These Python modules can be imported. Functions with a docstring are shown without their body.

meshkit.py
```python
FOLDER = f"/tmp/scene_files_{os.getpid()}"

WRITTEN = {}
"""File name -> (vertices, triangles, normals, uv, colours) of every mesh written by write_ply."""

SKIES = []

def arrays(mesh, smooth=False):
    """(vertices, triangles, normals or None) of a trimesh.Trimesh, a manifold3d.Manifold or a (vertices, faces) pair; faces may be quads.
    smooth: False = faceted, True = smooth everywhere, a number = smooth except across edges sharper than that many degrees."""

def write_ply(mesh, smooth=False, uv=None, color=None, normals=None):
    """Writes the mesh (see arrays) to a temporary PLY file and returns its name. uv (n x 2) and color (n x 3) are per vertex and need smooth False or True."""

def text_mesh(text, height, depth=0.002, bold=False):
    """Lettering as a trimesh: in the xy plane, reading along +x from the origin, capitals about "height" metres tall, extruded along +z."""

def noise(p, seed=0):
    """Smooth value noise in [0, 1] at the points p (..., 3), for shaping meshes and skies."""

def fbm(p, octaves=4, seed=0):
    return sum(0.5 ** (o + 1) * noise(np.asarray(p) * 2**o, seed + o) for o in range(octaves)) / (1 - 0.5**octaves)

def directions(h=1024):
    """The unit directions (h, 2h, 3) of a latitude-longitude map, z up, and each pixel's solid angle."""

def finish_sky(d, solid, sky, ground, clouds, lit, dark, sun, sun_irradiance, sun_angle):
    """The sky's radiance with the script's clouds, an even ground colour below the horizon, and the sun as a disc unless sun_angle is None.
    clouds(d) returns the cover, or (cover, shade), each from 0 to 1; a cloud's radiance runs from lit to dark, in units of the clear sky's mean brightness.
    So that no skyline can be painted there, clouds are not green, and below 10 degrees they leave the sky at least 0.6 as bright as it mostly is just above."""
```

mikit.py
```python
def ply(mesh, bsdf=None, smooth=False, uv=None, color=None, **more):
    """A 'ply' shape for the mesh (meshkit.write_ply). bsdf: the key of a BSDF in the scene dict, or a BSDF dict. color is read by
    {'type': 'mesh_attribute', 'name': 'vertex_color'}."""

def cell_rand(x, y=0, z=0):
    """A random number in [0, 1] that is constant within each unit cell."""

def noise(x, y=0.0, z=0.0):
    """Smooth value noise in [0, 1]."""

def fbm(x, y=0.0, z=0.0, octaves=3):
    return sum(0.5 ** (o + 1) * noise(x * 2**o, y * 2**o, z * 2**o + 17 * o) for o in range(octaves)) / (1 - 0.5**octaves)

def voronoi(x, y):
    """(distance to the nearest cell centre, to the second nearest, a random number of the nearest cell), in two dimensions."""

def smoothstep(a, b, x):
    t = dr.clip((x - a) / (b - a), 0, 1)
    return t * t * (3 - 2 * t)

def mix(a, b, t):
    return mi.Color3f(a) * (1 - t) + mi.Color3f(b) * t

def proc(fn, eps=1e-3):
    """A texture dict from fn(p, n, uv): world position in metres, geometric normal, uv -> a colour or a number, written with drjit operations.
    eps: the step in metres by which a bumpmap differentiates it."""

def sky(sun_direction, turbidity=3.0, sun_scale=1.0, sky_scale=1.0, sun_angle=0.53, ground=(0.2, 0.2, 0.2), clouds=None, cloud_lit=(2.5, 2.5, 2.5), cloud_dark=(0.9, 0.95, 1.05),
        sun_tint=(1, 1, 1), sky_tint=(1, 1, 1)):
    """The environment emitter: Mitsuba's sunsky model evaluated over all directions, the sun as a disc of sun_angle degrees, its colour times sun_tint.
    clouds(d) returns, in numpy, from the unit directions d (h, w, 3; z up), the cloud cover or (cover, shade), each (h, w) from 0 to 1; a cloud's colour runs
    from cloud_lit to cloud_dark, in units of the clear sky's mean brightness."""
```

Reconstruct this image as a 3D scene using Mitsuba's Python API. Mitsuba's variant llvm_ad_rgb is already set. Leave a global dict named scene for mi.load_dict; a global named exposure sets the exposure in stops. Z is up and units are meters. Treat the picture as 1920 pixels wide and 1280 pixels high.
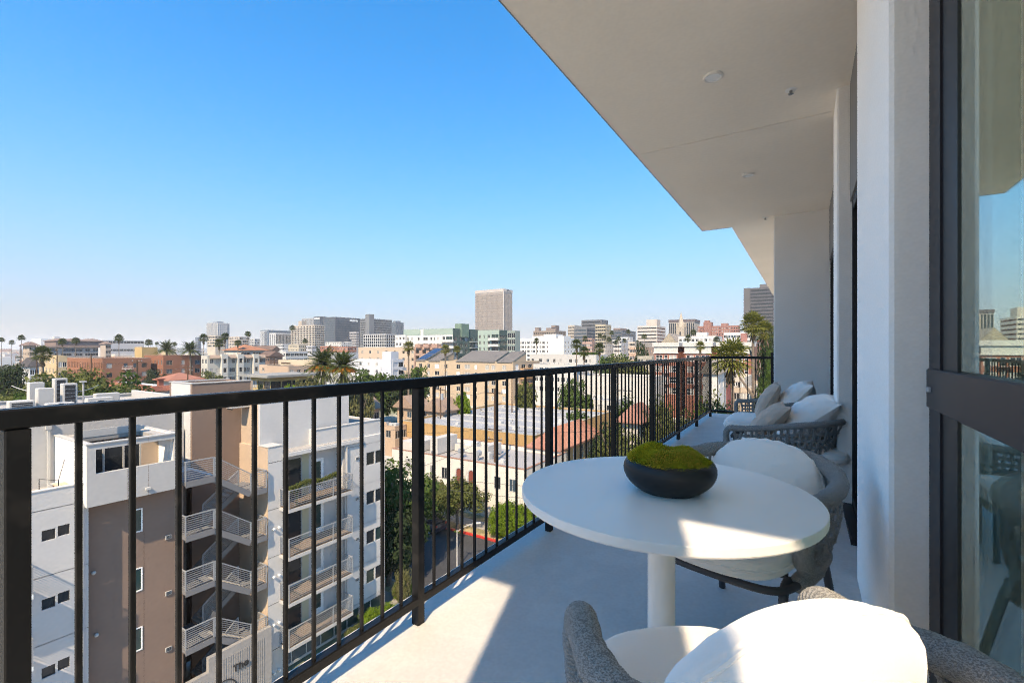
import math, random
import numpy as np
import drjit as dr
import mitsuba as mi
import trimesh
import mikit, meshkit
from mikit import proc, noise, fbm, voronoi, cell_rand, smoothstep, mix
from shapely.geometry import Polygon

T = mi.ScalarTransform4f
scene, labels = {}, {}

# ---------------------------------------------------------------- camera, sky, exposure
# world: x across the balcony (towards the building is +), y along it, z up; balcony floor is z = 0
FOCAL, YAW, VERT, EYE = 873.4, 0.563, 654.0, 1.194      # focal length and horizon row in photograph pixels (1920 x 1280)
CS, SN = math.cos(YAW), math.sin(YAW)
FWD, RIGHT = np.array([-SN, CS, 0.0]), np.array([CS, SN, 0.0])
scene['camera'] = {
    'type': 'perspective', 'fov_axis': 'x', 'fov': math.degrees(2 * math.atan(960 / FOCAL)),
    'near_clip': 0.05, 'far_clip': 20000.0, 'principal_point_offset_y': (640 - VERT) / 1280,
    'to_world': T().look_at(origin=[0, 0, EYE], target=[FWD[0], FWD[1], EYE], up=[0, 0, 1])}
SUN_EL, SUN_SIDE = math.radians(45.5), 0.335             # height of the sun; how far it stands towards +x for each metre of -y
_h = math.hypot(1, SUN_SIDE)
SUN = (math.cos(SUN_EL) * SUN_SIDE / _h, -math.cos(SUN_EL) / _h, math.sin(SUN_EL))
def haze_cover(d):
    """the pale marine haze that thickens towards the horizon, the same all round, a little uneven"""
    el = np.degrees(np.arcsin(np.clip(d[..., 2], 0, 1)))
    return np.clip(0.95 * np.exp(-(el / 13.0) ** 1.4) * (0.97 + 0.06 * meshkit.fbm(d * 3.0, 3, 4)), 0, 1)


scene['sky'] = mikit.sky(SUN, turbidity=2.4, sun_scale=0.49, sky_scale=0.93, sky_tint=(0.16, 0.625, 0.835), sun_tint=(1.0, 0.965, 0.915), ground=(0.30, 0.28, 0.25),
                         clouds=haze_cover, cloud_lit=(1.30, 1.17, 1.10))
exposure = 3.38


def at(px, py, X=None, Y=None, Z=None, D=None):
    """The point seen at pixel (px, py) of the photograph on the plane x = X, y = Y, z = Z or at depth D."""
    u, w = (px - 960) / FOCAL, -(py - VERT) / FOCAL
    r = np.array([u * CS - SN, u * SN + CS, w])
    t = D if D is not None else X / r[0] if X is not None else Y / r[1] if Y is not None else (Z - EYE) / r[2]
    return r * t + np.array([0, 0, EYE])


# ---------------------------------------------------------------- naming
def numbered(key):
    if key not in scene and key not in labels and not any(k.startswith(key + '__') for k in ()):
        return key
    i = _next.get(key, 1)
    while f'{key}_{i:03d}' in scene or f'{key}_{i:03d}' in labels:
        i += 1
    _next[key] = i + 1
    return f'{key}_{i:03d}'


_next, _taken = {}, set()


def fresh(key):
    if key not in _taken:
        _taken.add(key)
        return key
    i = _next.get(key, 1)
    while f'{key}_{i:03d}' in _taken:
        i += 1
    _next[key] = i + 1
    _taken.add(f'{key}_{i:03d}')
    return f'{key}_{i:03d}'


def thing(name, label, cat, group=None, kind=None):
    k = fresh(name)
    labels[k] = {'label': label, 'category': cat}
    if group: labels[k]['group'] = group
    if kind: labels[k]['kind'] = kind
    return k


def put(key, shape, to=None):
    scene[key] = {**shape, 'to_world': to} if to is not None else dict(shape)
    return key


def one(name, shape, label, cat, group=None, kind=None, to=None):
    """a thing that is one mesh"""
    return put(thing(name, label, cat, group, kind), shape, to)


def struct(name, shape, to=None, label=None):
    k = fresh(name)
    labels[k] = {'kind': 'structure'}
    if label: labels[k]['label'] = label
    return put(k, shape, to)


def part(parent, name, shape, to=None, kind=None, label=None):
    k = fresh(parent + '__' + name)
    if kind or label:
        labels[k] = {**({'kind': kind} if kind else {}), **({'label': label} if label else {})}
    return put(k, shape, to)


# ---------------------------------------------------------------- materials
def flat(key, rgb, rough=None, metal=0.0, spec=0.5, **kw):
    rgb = list(map(float, rgb))
    b = {'type': 'diffuse', 'reflectance': {'type': 'rgb', 'value': rgb}} if rough is None else \
        {'type': 'principled', 'base_color': {'type': 'rgb', 'value': rgb}, 'roughness': rough, 'metallic': metal, 'specular': spec, **kw}
    scene[key] = {'type': 'twosided', 'bsdf': b}
    return key


def pcol(key, fn, rough=0.9, bump=None, scale=0.001, eps=1e-3, spec=0.3, **kw):
    b = {'type': 'principled', 'base_color': proc(fn), 'roughness': rough, 'specular': spec, **kw}
    if bump: b = {'type': 'bumpmap', 'arbitrary': proc(bump, eps), 'scale': scale, 'bsdf': b}
    scene[key] = {'type': 'twosided', 'bsdf': b}
    return key


def leafy(key, rgb, trans=0.7):
    scene[key] = {'type': 'principledthin', 'base_color': {'type': 'rgb', 'value': list(map(float, rgb))}, 'roughness': 0.6, 'diff_trans': trans, 'spec_trans': 0.0, 'eta': 1.4}
    return key


def grain(p, f, o=3):
    return fbm(p.x * f, p.y * f, p.z * f, o)


# balcony
pcol('m_floor', lambda p, n, uv: mi.Color3f(0.555, 0.535, 0.505) * (0.89 + 0.09 * grain(p, 1.3) + 0.05 * smoothstep(0.45, 0.62, grain(p, 7)) + 0.11 * grain(p, 90, 2)), 0.55,
     lambda p, n, uv: grain(p, 160, 2), 0.0006, 2e-3)
pcol('m_ceiling', lambda p, n, uv: mi.Color3f(0.82, 0.745, 0.635) * (0.90 + 0.11 * grain(p, 1.1) + 0.07 * grain(p, 60, 2)), 0.95,
     lambda p, n, uv: grain(p, 90, 1), 0.0028, 2e-3, 0.1)
pcol('m_stucco', lambda p, n, uv: mi.Color3f(0.84, 0.805, 0.755) * (0.88 + 0.10 * grain(p, 1.7) + 0.11 * grain(p, 130, 2)), 0.95,
     lambda p, n, uv: grain(p, 120, 1), 0.0022, 2e-3, 0.1)
pcol('m_black', lambda p, n, uv: mix((0.0065, 0.0064, 0.0063), (0.015, 0.0138, 0.0128), smoothstep(0.55, 0.75, grain(p, 14))), 0.42,
     lambda p, n, uv: grain(p, 60, 2), 0.0004, 3e-3, 0.28)
flat('m_frame', (0.020, 0.020, 0.024), 0.45, 0.0, 0.3)
flat('m_gasket', (0.008, 0.008, 0.009), 0.5)
flat('m_wallgrey', (0.30, 0.29, 0.275))
pcol('m_rope', lambda p, n, uv: mix((0.165, 0.162, 0.156), (0.36, 0.353, 0.338), smoothstep(0.28, 0.72, fbm(p.x * 420, p.y * 420, p.z * 640, 2))), 0.95,
     lambda p, n, uv: grain(p, 420, 2), 0.0018, 8e-4, 0.1)
pcol('m_cushion', lambda p, n, uv: mi.Color3f(0.84, 0.80, 0.745) * (0.96 + 0.05 * grain(p, 300, 2)), 0.95,
     lambda p, n, uv: noise(p.x * 700, p.y * 700, p.z * 700) + 4 * grain(p, 26), 0.0005, 1e-3, 0.15, sheen=0.2)
pcol('m_beige', lambda p, n, uv: mi.Color3f(0.55, 0.44, 0.35) * (0.92 + 0.12 * grain(p, 220, 2)), 0.95,
     lambda p, n, uv: noise(p.x * 600, p.y * 600, p.z * 600) + 5 * grain(p, 22), 0.0006, 1e-3, 0.15, sheen=0.2)
pcol('m_table', lambda p, n, uv: mi.Color3f(0.81, 0.78, 0.735) * (0.975 + 0.03 * grain(p, 5) + 0.015 * grain(p, 300, 2)), 0.36, None)
flat('m_tubes', (0.045, 0.045, 0.048), 0.45)
pcol('m_bowl', lambda p, n, uv: mi.Color3f(0.018, 0.018, 0.019) * (0.9 + 0.4 * grain(p, 40)), 0.42, lambda p, n, uv: grain(p, 70, 2), 0.0004, 2e-3)
leafy('m_moss', (0.52, 0.46, 0.035), 0.5); leafy('m_moss2', (0.32, 0.33, 0.025), 0.5); leafy('m_moss3', (0.64, 0.45, 0.07), 0.5)
flat('m_mosscore', (0.05, 0.055, 0.008))
scene['m_window_glass'] = {'type': 'thindielectric', 'int_ior': 1.75, 'specular_transmittance': {'type': 'rgb', 'value': [0.90, 1.0, 0.93]}, 'specular_reflectance': {'type': 'rgb', 'value': [0.90, 1.0, 0.92]}}
leafy('m_curtain', (0.90, 0.90, 0.86), 1.1); flat('m_room', (0.80, 0.79, 0.76)); flat('m_roomfloor', (0.62, 0.58, 0.52), 0.5)
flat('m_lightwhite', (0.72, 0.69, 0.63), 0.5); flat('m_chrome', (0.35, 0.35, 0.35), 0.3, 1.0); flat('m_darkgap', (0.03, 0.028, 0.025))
# the city: one paint whose colour is each wall's own, kept per vertex
scene['m_paint'] = {'type': 'twosided', 'bsdf': {'type': 'diffuse', 'reflectance': {'type': 'mesh_attribute', 'name': 'vertex_color'}}}
flat('m_pane', (0.022, 0.026, 0.030), 0.08); flat('m_paneblue', (0.05, 0.075, 0.10), 0.06); flat('m_blind', (0.36, 0.35, 0.33), 0.35)
flat('m_panegreen', (0.03, 0.055, 0.05), 0.06)
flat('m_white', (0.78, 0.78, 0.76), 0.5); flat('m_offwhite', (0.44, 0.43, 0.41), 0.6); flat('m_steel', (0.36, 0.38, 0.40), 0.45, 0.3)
flat('m_dark', (0.03, 0.03, 0.032), 0.5); flat('m_wood', (0.11, 0.075, 0.055)); flat('m_redpaint', (0.45, 0.035, 0.025), 0.5)
flat('m_towerpane', (0.24, 0.205, 0.18), 0.4); flat('m_railgrey', (0.31, 0.32, 0.33), 0.45, 0.2); flat('m_stairgrey', (0.16, 0.16, 0.165), 0.6)
flat('m_solar', (0.03, 0.05, 0.11), 0.15); flat('m_copper', (0.3, 0.1, 0.05))
pcol('m_asphalt', lambda p, n, uv: mi.Color3f(0.052, 0.053, 0.056) * (0.75 + 0.35 * grain(p, 0.35) + 0.25 * grain(p, 6, 2)), 0.9)
pcol('m_concrete', lambda p, n, uv: mi.Color3f(0.29, 0.275, 0.255) * (0.8 + 0.25 * grain(p, 0.5) + 0.2 * grain(p, 7, 2)), 0.9)
pcol('m_ground', lambda p, n, uv: mix(mix((0.36, 0.335, 0.295), (0.14, 0.15, 0.08), smoothstep(0.45, 0.6, grain(p, 0.035))), (0.40, 0.385, 0.36), smoothstep(0.56, 0.66, grain(p, 0.06))) * (0.8 + 0.4 * grain(p, 1.5, 2)), 0.95)
pcol('m_drygrass', lambda p, n, uv: mix((0.34, 0.27, 0.15), (0.19, 0.17, 0.09), smoothstep(0.4, 0.65, grain(p, 1.1))) * (0.75 + 0.5 * grain(p, 14, 2)), 0.95)
for _k, _c in dict(olive=(0.125, 0.14, 0.045), dark=(0.045, 0.065, 0.030), green=(0.075, 0.115, 0.03), bright=(0.14, 0.21, 0.020), pale=(0.15, 0.15, 0.065), palm=(0.075, 0.095, 0.028), palmlight=(0.16, 0.165, 0.04), orange=(0.50, 0.20, 0.025), skirt=(0.20, 0.145, 0.085)).items():
    leafy('m_leaf_' + _k, _c, 0.55)
pcol('m_bark', lambda p, n, uv: mi.Color3f(0.17, 0.135, 0.105) * (0.7 + 0.6 * noise(p.x * 3, p.y * 3, p.z * 9)), 0.95)


# ---------------------------------------------------------------- mesh tools
class MB:
    """collects quads and triangles into one mesh"""
    def __init__(s): s.v, s.f, s.n = [], [], 0

    def add(s, v, f):
        v, f = np.asarray(v, float).reshape(-1, 3), np.asarray(f, int)
        if f.ndim == 2 and f.shape[1] == 4: f = np.vstack([f[:, [0, 1, 2]], f[:, [0, 2, 3]]])
        s.v.append(v); s.f.append(f + s.n); s.n += len(v)
        return s

    def mesh(s, m): return s.add(m.vertices, m.faces)

    def box(s, x0, x1, y0, y1, z0, z1):
        v = [(x, y, z) for z in (z0, z1) for y in (y0, y1) for x in (x0, x1)]
        return s.add(v, [(0, 2, 3, 1), (4, 5, 7, 6), (0, 1, 5, 4), (2, 6, 7, 3), (0, 4, 6, 2), (1, 3, 7, 5)])

    def quad(s, a, b, c, d): return s.add([a, b, c, d], [(0, 1, 2, 3)])

    def poly(s, pts): return s.add(pts, [(0, i, i + 1) for i in range(1, len(pts) - 1)])

    def beam(s, p, q, w, h, up=(0, 0, 1)):
        p, q, up = np.asarray(p, float), np.asarray(q, float), np.asarray(up, float)
        d = (q - p) / np.linalg.norm(q - p)
        if abs(d @ up) > 0.95: up = np.array([1.0, 0, 0])
        a = np.cross(d, up); a /= np.linalg.norm(a); b = np.cross(a, d)
        v = [e + a * sx * w / 2 + b * sy * h / 2 for e in (p, q) for sx, sy in ((-1, -1), (1, -1), (1, 1), (-1, 1))]
        return s.add(v, [(0, 1, 2, 3), (7, 6, 5, 4), (0, 4, 5, 1), (1, 5, 6, 2), (2, 6, 7, 3), (3, 7, 4, 0)])

    def tube(s, pts, r, sides=8, cap=True):
        v, f = tube(pts, r, sides, cap)
        return s.add(v, f)

    def out(s): return np.vstack(s.v), np.vstack(s.f)

    def ply(s, bsdf, smooth=False, **kw): return mikit.ply(s.out(), bsdf, smooth, **kw)

    def paint(s, rgb, bsdf='m_paint', amp=0.10, freq=0.35, seed=0):
        v, f = s.out()
        return mikit.ply((v, f), bsdf, False, color=tinted(v, rgb, amp, freq, seed))


def tinted(v, rgb, amp=0.10, freq=0.35, seed=0):
    k = 1 + amp * (2 * meshkit.fbm(v * freq + 31.7 * seed, 3, seed) - 1) + 0.4 * amp * (2 * meshkit.noise(v * 3.1, seed + 5) - 1)
    rgb = np.asarray(rgb, float) * 0.90
    rgb = 0.88 * rgb + 0.12 * rgb.mean()                    # weathered: a little greyer than fresh paint
    return np.clip(rgb * k[:, None], 0, 0.95)


def tube(pts, r, sides=8, cap=True):
    p = np.asarray(pts, float)
    r = np.broadcast_to(np.asarray(r, float).T, (sides, len(p))).T if np.ndim(r) != 2 else np.asarray(r)
    t = np.gradient(p, axis=0); t /= np.linalg.norm(t, axis=1, keepdims=True) + 1e-12
    a = np.cross(t[0], (0, 0, 1.0) if abs(t[0, 2]) < 0.9 else (1.0, 0, 0)); a /= np.linalg.norm(a)
    A = np.empty_like(p)
    for i in range(len(p)):
        a = a - t[i] * (a @ t[i]); a /= np.linalg.norm(a); A[i] = a
    B, ang = np.cross(t, A), np.arange(sides) * 2 * np.pi / sides
    v = p[:, None] + r[:, :, None] * (np.cos(ang)[None, :, None] * A[:, None] + np.sin(ang)[None, :, None] * B[:, None])
    i, j = np.meshgrid(np.arange(len(p) - 1), np.arange(sides), indexing='ij')
    q = np.stack([i * sides + j, i * sides + (j + 1) % sides, (i + 1) * sides + (j + 1) % sides, (i + 1) * sides + j], -1).reshape(-1, 4)
    f = np.vstack([q[:, [0, 1, 2]], q[:, [0, 2, 3]]])
    v = v.reshape(-1, 3)
    if cap:
        n = len(v)
        v = np.vstack([v, p[:1], p[-1:]])
        k = np.arange(sides)
        f = np.vstack([f, np.stack([(k + 1) % sides, k, np.full(sides, n)], 1), np.stack([n - 1 - sides + 1 + k, n - sides + (k + 1) % sides, np.full(sides, n + 1)], 1)])
    return v, f


def spline(pts, n):
    """a smooth curve through the points, n samples"""
    from scipy.interpolate import CubicSpline
    p = np.asarray(pts, float)
    t = np.r_[0, np.cumsum(np.linalg.norm(np.diff(p, axis=0), axis=1) ** 0.5)]
    return CubicSpline(t, p)(np.linspace(0, t[-1], n))


def even(p, step):
    """resample a polyline at even steps"""
    s = np.r_[0, np.cumsum(np.linalg.norm(np.diff(p, axis=0), axis=1))]
    q = np.linspace(0, s[-1], max(3, int(s[-1] / step)))
    return np.stack([np.interp(q, s, p[:, k]) for k in range(3)], 1), q


def revolve(profile, n=64):
    return trimesh.creation.revolve(np.asarray(profile, float), sections=n)


def rounded(x0, x1, y0, y1, z0, z1, r=0.004):
    """a box with its edges taken off"""
    pts = []
    for x, sx in ((x0, 1), (x1, -1)):
        for y, sy in ((y0, 1), (y1, -1)):
            for z, sz in ((z0, 1), (z1, -1)):
                pts += [(x + sx * r, y + sy * r, z), (x + sx * r, y, z + sz * r), (x, y + sy * r, z + sz * r)]
    return trimesh.convex.convex_hull(np.array(pts))
# ================================================================ THE BALCONY
CEIL, WALL_X, GLASS_X, PIER_X = 3.185, 0.28, 0.36, 0.225
struct('balcony_floor', MB().box(-1.62, 4.0, -12.0, 9.35, -0.30, 0.0).ply('m_floor'))  # the long unseen stretch behind the camera is added to bounce sunlight in
# ceiling: two slabs with an open joint between them, a narrower soffit beyond, dark backing in the joint
JOINT = 4.74
struct('balcony_ceiling', MB().box(-1.48, 4.0, -0.99, JOINT - 0.004, CEIL, CEIL + 0.30).box(-1.48, 4.0, JOINT + 0.004, 8.38, CEIL, CEIL + 0.30)
       .box(-1.03, 4.0, 8.38, 30.0, CEIL + 0.001, CEIL + 0.30).ply('m_ceiling'))
struct('ceiling_joint', MB().box(-1.475, 3.99, JOINT - 0.004, JOINT + 0.004, CEIL + 0.02, CEIL + 0.28).ply('m_darkgap'))
struct('ceiling_edge_trim', MB().box(-1.486, -1.4805, -0.99, 8.38, CEIL - 0.004, CEIL + 0.02).box(-1.486, -1.03, 8.3805, 8.386, CEIL - 0.004, CEIL + 0.02).ply('m_wallgrey'))


def pier(x0, y0, y1, name, x1=2.2, up=0.01):
    m = MB().mesh(rounded(x0, x1, y0, y1, -0.01, CEIL + up, 0.012))
    struct(name, m.ply('m_stucco', 20))


Y_PIER = 2.53 * PIER_X / 0.30
pier(PIER_X, Y_PIER, 3.02, 'pier', 1.2)
pier(0.20, 4.33, 4.86, 'pier_wall', 1.0)
pier(-0.41, 8.02, 8.9, 'end_wall', 1.0)
# wall behind the piers, with the dark sliding doors
struct('building_wall', MB().box(WALL_X, WALL_X + 0.2, 3.025, 3.50, 0, CEIL).box(WALL_X, WALL_X + 0.2, 3.50, 4.325, 2.30, CEIL)
       .box(WALL_X, WALL_X + 0.2, 4.865, 5.15, 0, CEIL).box(WALL_X, WALL_X + 0.2, 5.15, 8.015, 2.45, CEIL).ply('m_wallgrey'))


def sliding_door(y0, y1, top, label):
    d = thing('sliding_door', label, 'sliding door')
    x = WALL_X + 0.012
    m = MB()
    for a, b in ((y0, y0 + 0.07), (y1 - 0.07, y1)): m.box(x, x + 0.16, a, b, 0.0, top)
    m.box(x, x + 0.16, y0 + 0.07, y1 - 0.07, top - 0.08, top).box(x, x + 0.16, y0 + 0.07, y1 - 0.07, 0.0, 0.10)
    mid = (y0 + y1) / 2
    if y1 - y0 > 1: m.box(x, x + 0.1, mid - 0.05, mid + 0.05, 0.10, top - 0.08)
    part(d, 'frame', m.ply('m_gasket'))
    part(d, 'track', MB().box(x - 0.06, x - 0.002, y0, y1, 0.001, 0.035).ply('m_frame'))
    part(d, 'pane', MB().box(x + 0.13, x + 0.14, y0 + 0.06, y1 - 0.06, 0.09, top - 0.07).ply('m_pane'))


sliding_door(3.505, 4.32, 2.30, 'narrow black sliding door between the two white stucco piers')
sliding_door(5.155, 8.01, 2.45, 'long black sliding door behind the lounge chairs')

# the big window by the camera
win = thing('balcony_window', 'tall green-tinted window with dark metal frame and a crossbar beside the front chair', 'window')
yf0, yf1 = Y_PIER - 0.29, Y_PIER - 0.003
FX = PIER_X + 0.095
f = MB().box(FX, FX + 0.12, yf1 - 0.135, yf1, 0, CEIL)
part(win, 'jamb', f.ply('m_frame'))
part(win, 'jamb', MB().box(FX + 0.006, FX + 0.12, yf0, yf1 - 0.1355, 0, CEIL).ply('m_gasket'))
ZB0, ZB1 = 1.018, 1.135
part(win, 'crossbar', MB().mesh(rounded(FX - 0.012, FX + 0.11, 0.55, yf1 - 0.03, ZB0, ZB1, 0.004)).ply('m_frame'))
part(win, 'latch', MB().mesh(rounded(FX - 0.02, FX - 0.011, yf1 - 0.10, yf1 - 0.075, 1.068, 1.082, 0.002)).ply('m_steel'))
GX = FX + 0.010
for gx in (GX, GX + 0.014):                                 # double glazing
    part(win, 'pane', MB().quad((gx, 0.6, 0.05), (gx, yf0 + 0.01, 0.05), (gx, yf0 + 0.01, ZB0 + 0.005), (gx, 0.6, ZB0 + 0.005)).ply('m_window_glass'))
    part(win, 'pane', MB().quad((gx, 0.6, ZB1 - 0.005), (gx, yf0 + 0.01, ZB1 - 0.005), (gx, yf0 + 0.01, CEIL), (gx, 0.6, CEIL)).ply('m_window_glass'))
part(win, 'jamb', MB().box(FX, FX + 0.12, 0.46, 0.5995, 0, CEIL).ply('m_frame'))
part(win, 'sill', MB().box(FX, FX + 0.12, 0.5997, yf0 - 0.001, 0.0, 0.05).ply('m_frame'))
# the room behind it
struct('room_wall', MB().box(0.55, 3.9, 3.03, 3.15, 0, CEIL).box(3.9, 4.0, 0.46, 3.15, 0, CEIL).box(0.44, 1.5, 0.44, 0.455, 0, CEIL).ply('m_room'))
rw = thing('room_door', 'unseen open door frame added to let sunlight into the room', 'door')  # unseen opening added so sun brightens the room behind the window
part(rw, 'frame', MB().box(1.5, 1.58, 0.42, 0.47, 0, CEIL).box(3.82, 3.9, 0.42, 0.47, 0, CEIL).ply('m_frame'))
struct('room_floor', MB().box(0.44, 3.9, 0.4585, 3.03, 0.002, 0.012).ply('m_roomfloor'))
ys = np.linspace(0.65, 2.95, 180)
cx = 0.56 + 0.03 * np.sin(ys * 38) + 0.012 * np.sin(ys * 17 + 1)
v = np.vstack([np.c_[cx, ys, np.full(180, 0.03)], np.c_[cx, ys, np.full(180, CEIL - 0.05)]])
one('curtain', mikit.ply((v, [(i, i + 1, i + 181, i + 180) for i in range(179)]), 'm_curtain', True), 'pale curtain hanging in folds behind the green-tinted window', 'curtain')
# what shades the near end of the balcony: a stucco pier and the end of the building behind the camera
pier(-0.207, -1.15, -0.993, 'rear_pier', 0.484, 0.30)
struct('rear_wall', MB().box(0.895, 1.45, -1.15, -0.9905, 0, CEIL + 0.3).ply('m_stucco'))  # cut short so sun reaches the opening added in the room

# lights and sprinklers on the ceiling
def disc_light(x, y, r, where):
    d = thing('ceiling_light', where, 'ceiling light')
    prof = [(0, -0.012), (r * 0.78, -0.012), (r * 0.82, -0.018), (r * 0.94, -0.016), (r, -0.006), (r, 0.002)]
    part(d, 'trim', MB().mesh(revolve(prof[1:], 48)).ply('m_lightwhite', 40), T().translate([x, y, CEIL]))
    part(d, 'lens', MB().mesh(revolve([(0, -0.013), (r * 0.78, -0.0128), (r * 0.78, -0.008)], 48)).ply('m_white', 40), T().translate([x, y, CEIL]))


disc_light(-0.574, 3.662, 0.068, 'larger round white light on the balcony ceiling, nearest the camera')
disc_light(-0.557, 5.937, 0.068, 'smaller looking round white light past the ceiling joint')
for x, y, lab in ((-0.098, 4.178, 'fire sprinkler with round white plate beside the white pier'), (-0.522, 8.03, 'tiny far fire sprinkler by the end wall of the ceiling')):
    d = thing('sprinkler', lab, 'sprinkler')
    part(d, 'plate', MB().mesh(revolve([(0.0, -0.006), (0.034, -0.006), (0.04, -0.001), (0.04, 0.002)], 32)).ply('m_white', 40), T().translate([x, y, CEIL]))
    part(d, 'nozzle', MB().mesh(revolve([(0.0, -0.034), (0.018, -0.033), (0.018, -0.030), (0.005, -0.029), (0.006, -0.022), (0.012, -0.018), (0.012, -0.004)], 20)).ply('m_chrome', 40), T().translate([x, y, CEIL]))

# ---------------------------------------------------------------- railing
rail = thing('balcony_railing', 'black metal balcony railing of square balusters overlooking the city', 'railing')
RX, PITCH, Y0R, ZT, ZBR = -1.43, 1.2234, 0.2761, 1.067, 0.125
YE = Y0R + 7 * PITCH + 0.30
POST_Y = [Y0R + PITCH * k for k in range(-2, 8)]
YEND = POST_Y[-1]
part(rail, 'top_rail', MB().mesh(rounded(RX - 0.022, RX + 0.022, -2.3, YEND + 0.022, ZT - 0.042, ZT, 0.004)).ply('m_black'))
part(rail, 'bottom_rail', MB().mesh(rounded(RX - 0.02, RX + 0.02, -2.3, YEND - 0.0225, ZBR - 0.038, ZBR, 0.004)).ply('m_black'))
post = MB().mesh(rounded(-0.0205, 0.0205, -0.0205, 0.0205, 0.0, ZT - 0.0425, 0.003)).ply('m_black')
base = MB().mesh(rounded(-0.027, 0.027, -0.027, 0.027, -0.002, 0.006, 0.002)).ply('m_offwhite')
bal = MB().mesh(rounded(-0.0063, 0.0063, -0.0063, 0.0063, ZBR - 0.002, ZT - 0.0415, 0.002)).ply('m_black')
for y in POST_Y:
    p = part(rail, 'post', post, T().translate([RX, y, 0]))
for y in POST_Y[:-1]:
    for k in range(1, 12):
        part(rail, 'baluster', bal, T().translate([RX, y + PITCH * k / 12, 0]))
XE = -0.43
part(rail, 'top_rail', MB().mesh(rounded(RX + 0.0225, XE - 0.06, YEND - 0.022, YEND + 0.022, ZT - 0.042, ZT, 0.004)).ply('m_black'))
part(rail, 'bottom_rail', MB().mesh(rounded(RX + 0.0228, XE - 0.06, YEND - 0.02, YEND + 0.02, ZBR - 0.038, ZBR, 0.004)).ply('m_black'))
for k in range(1, 8): part(rail, 'baluster', bal, T().translate([RX + k * 0.118, YEND, 0]))
part(rail, 'end_panel', MB().mesh(rounded(XE - 0.06, XE + 0.10, YEND - 0.03, YEND + 0.03, 0.0, ZT + 0.07, 0.004)).ply('m_black'))

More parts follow.
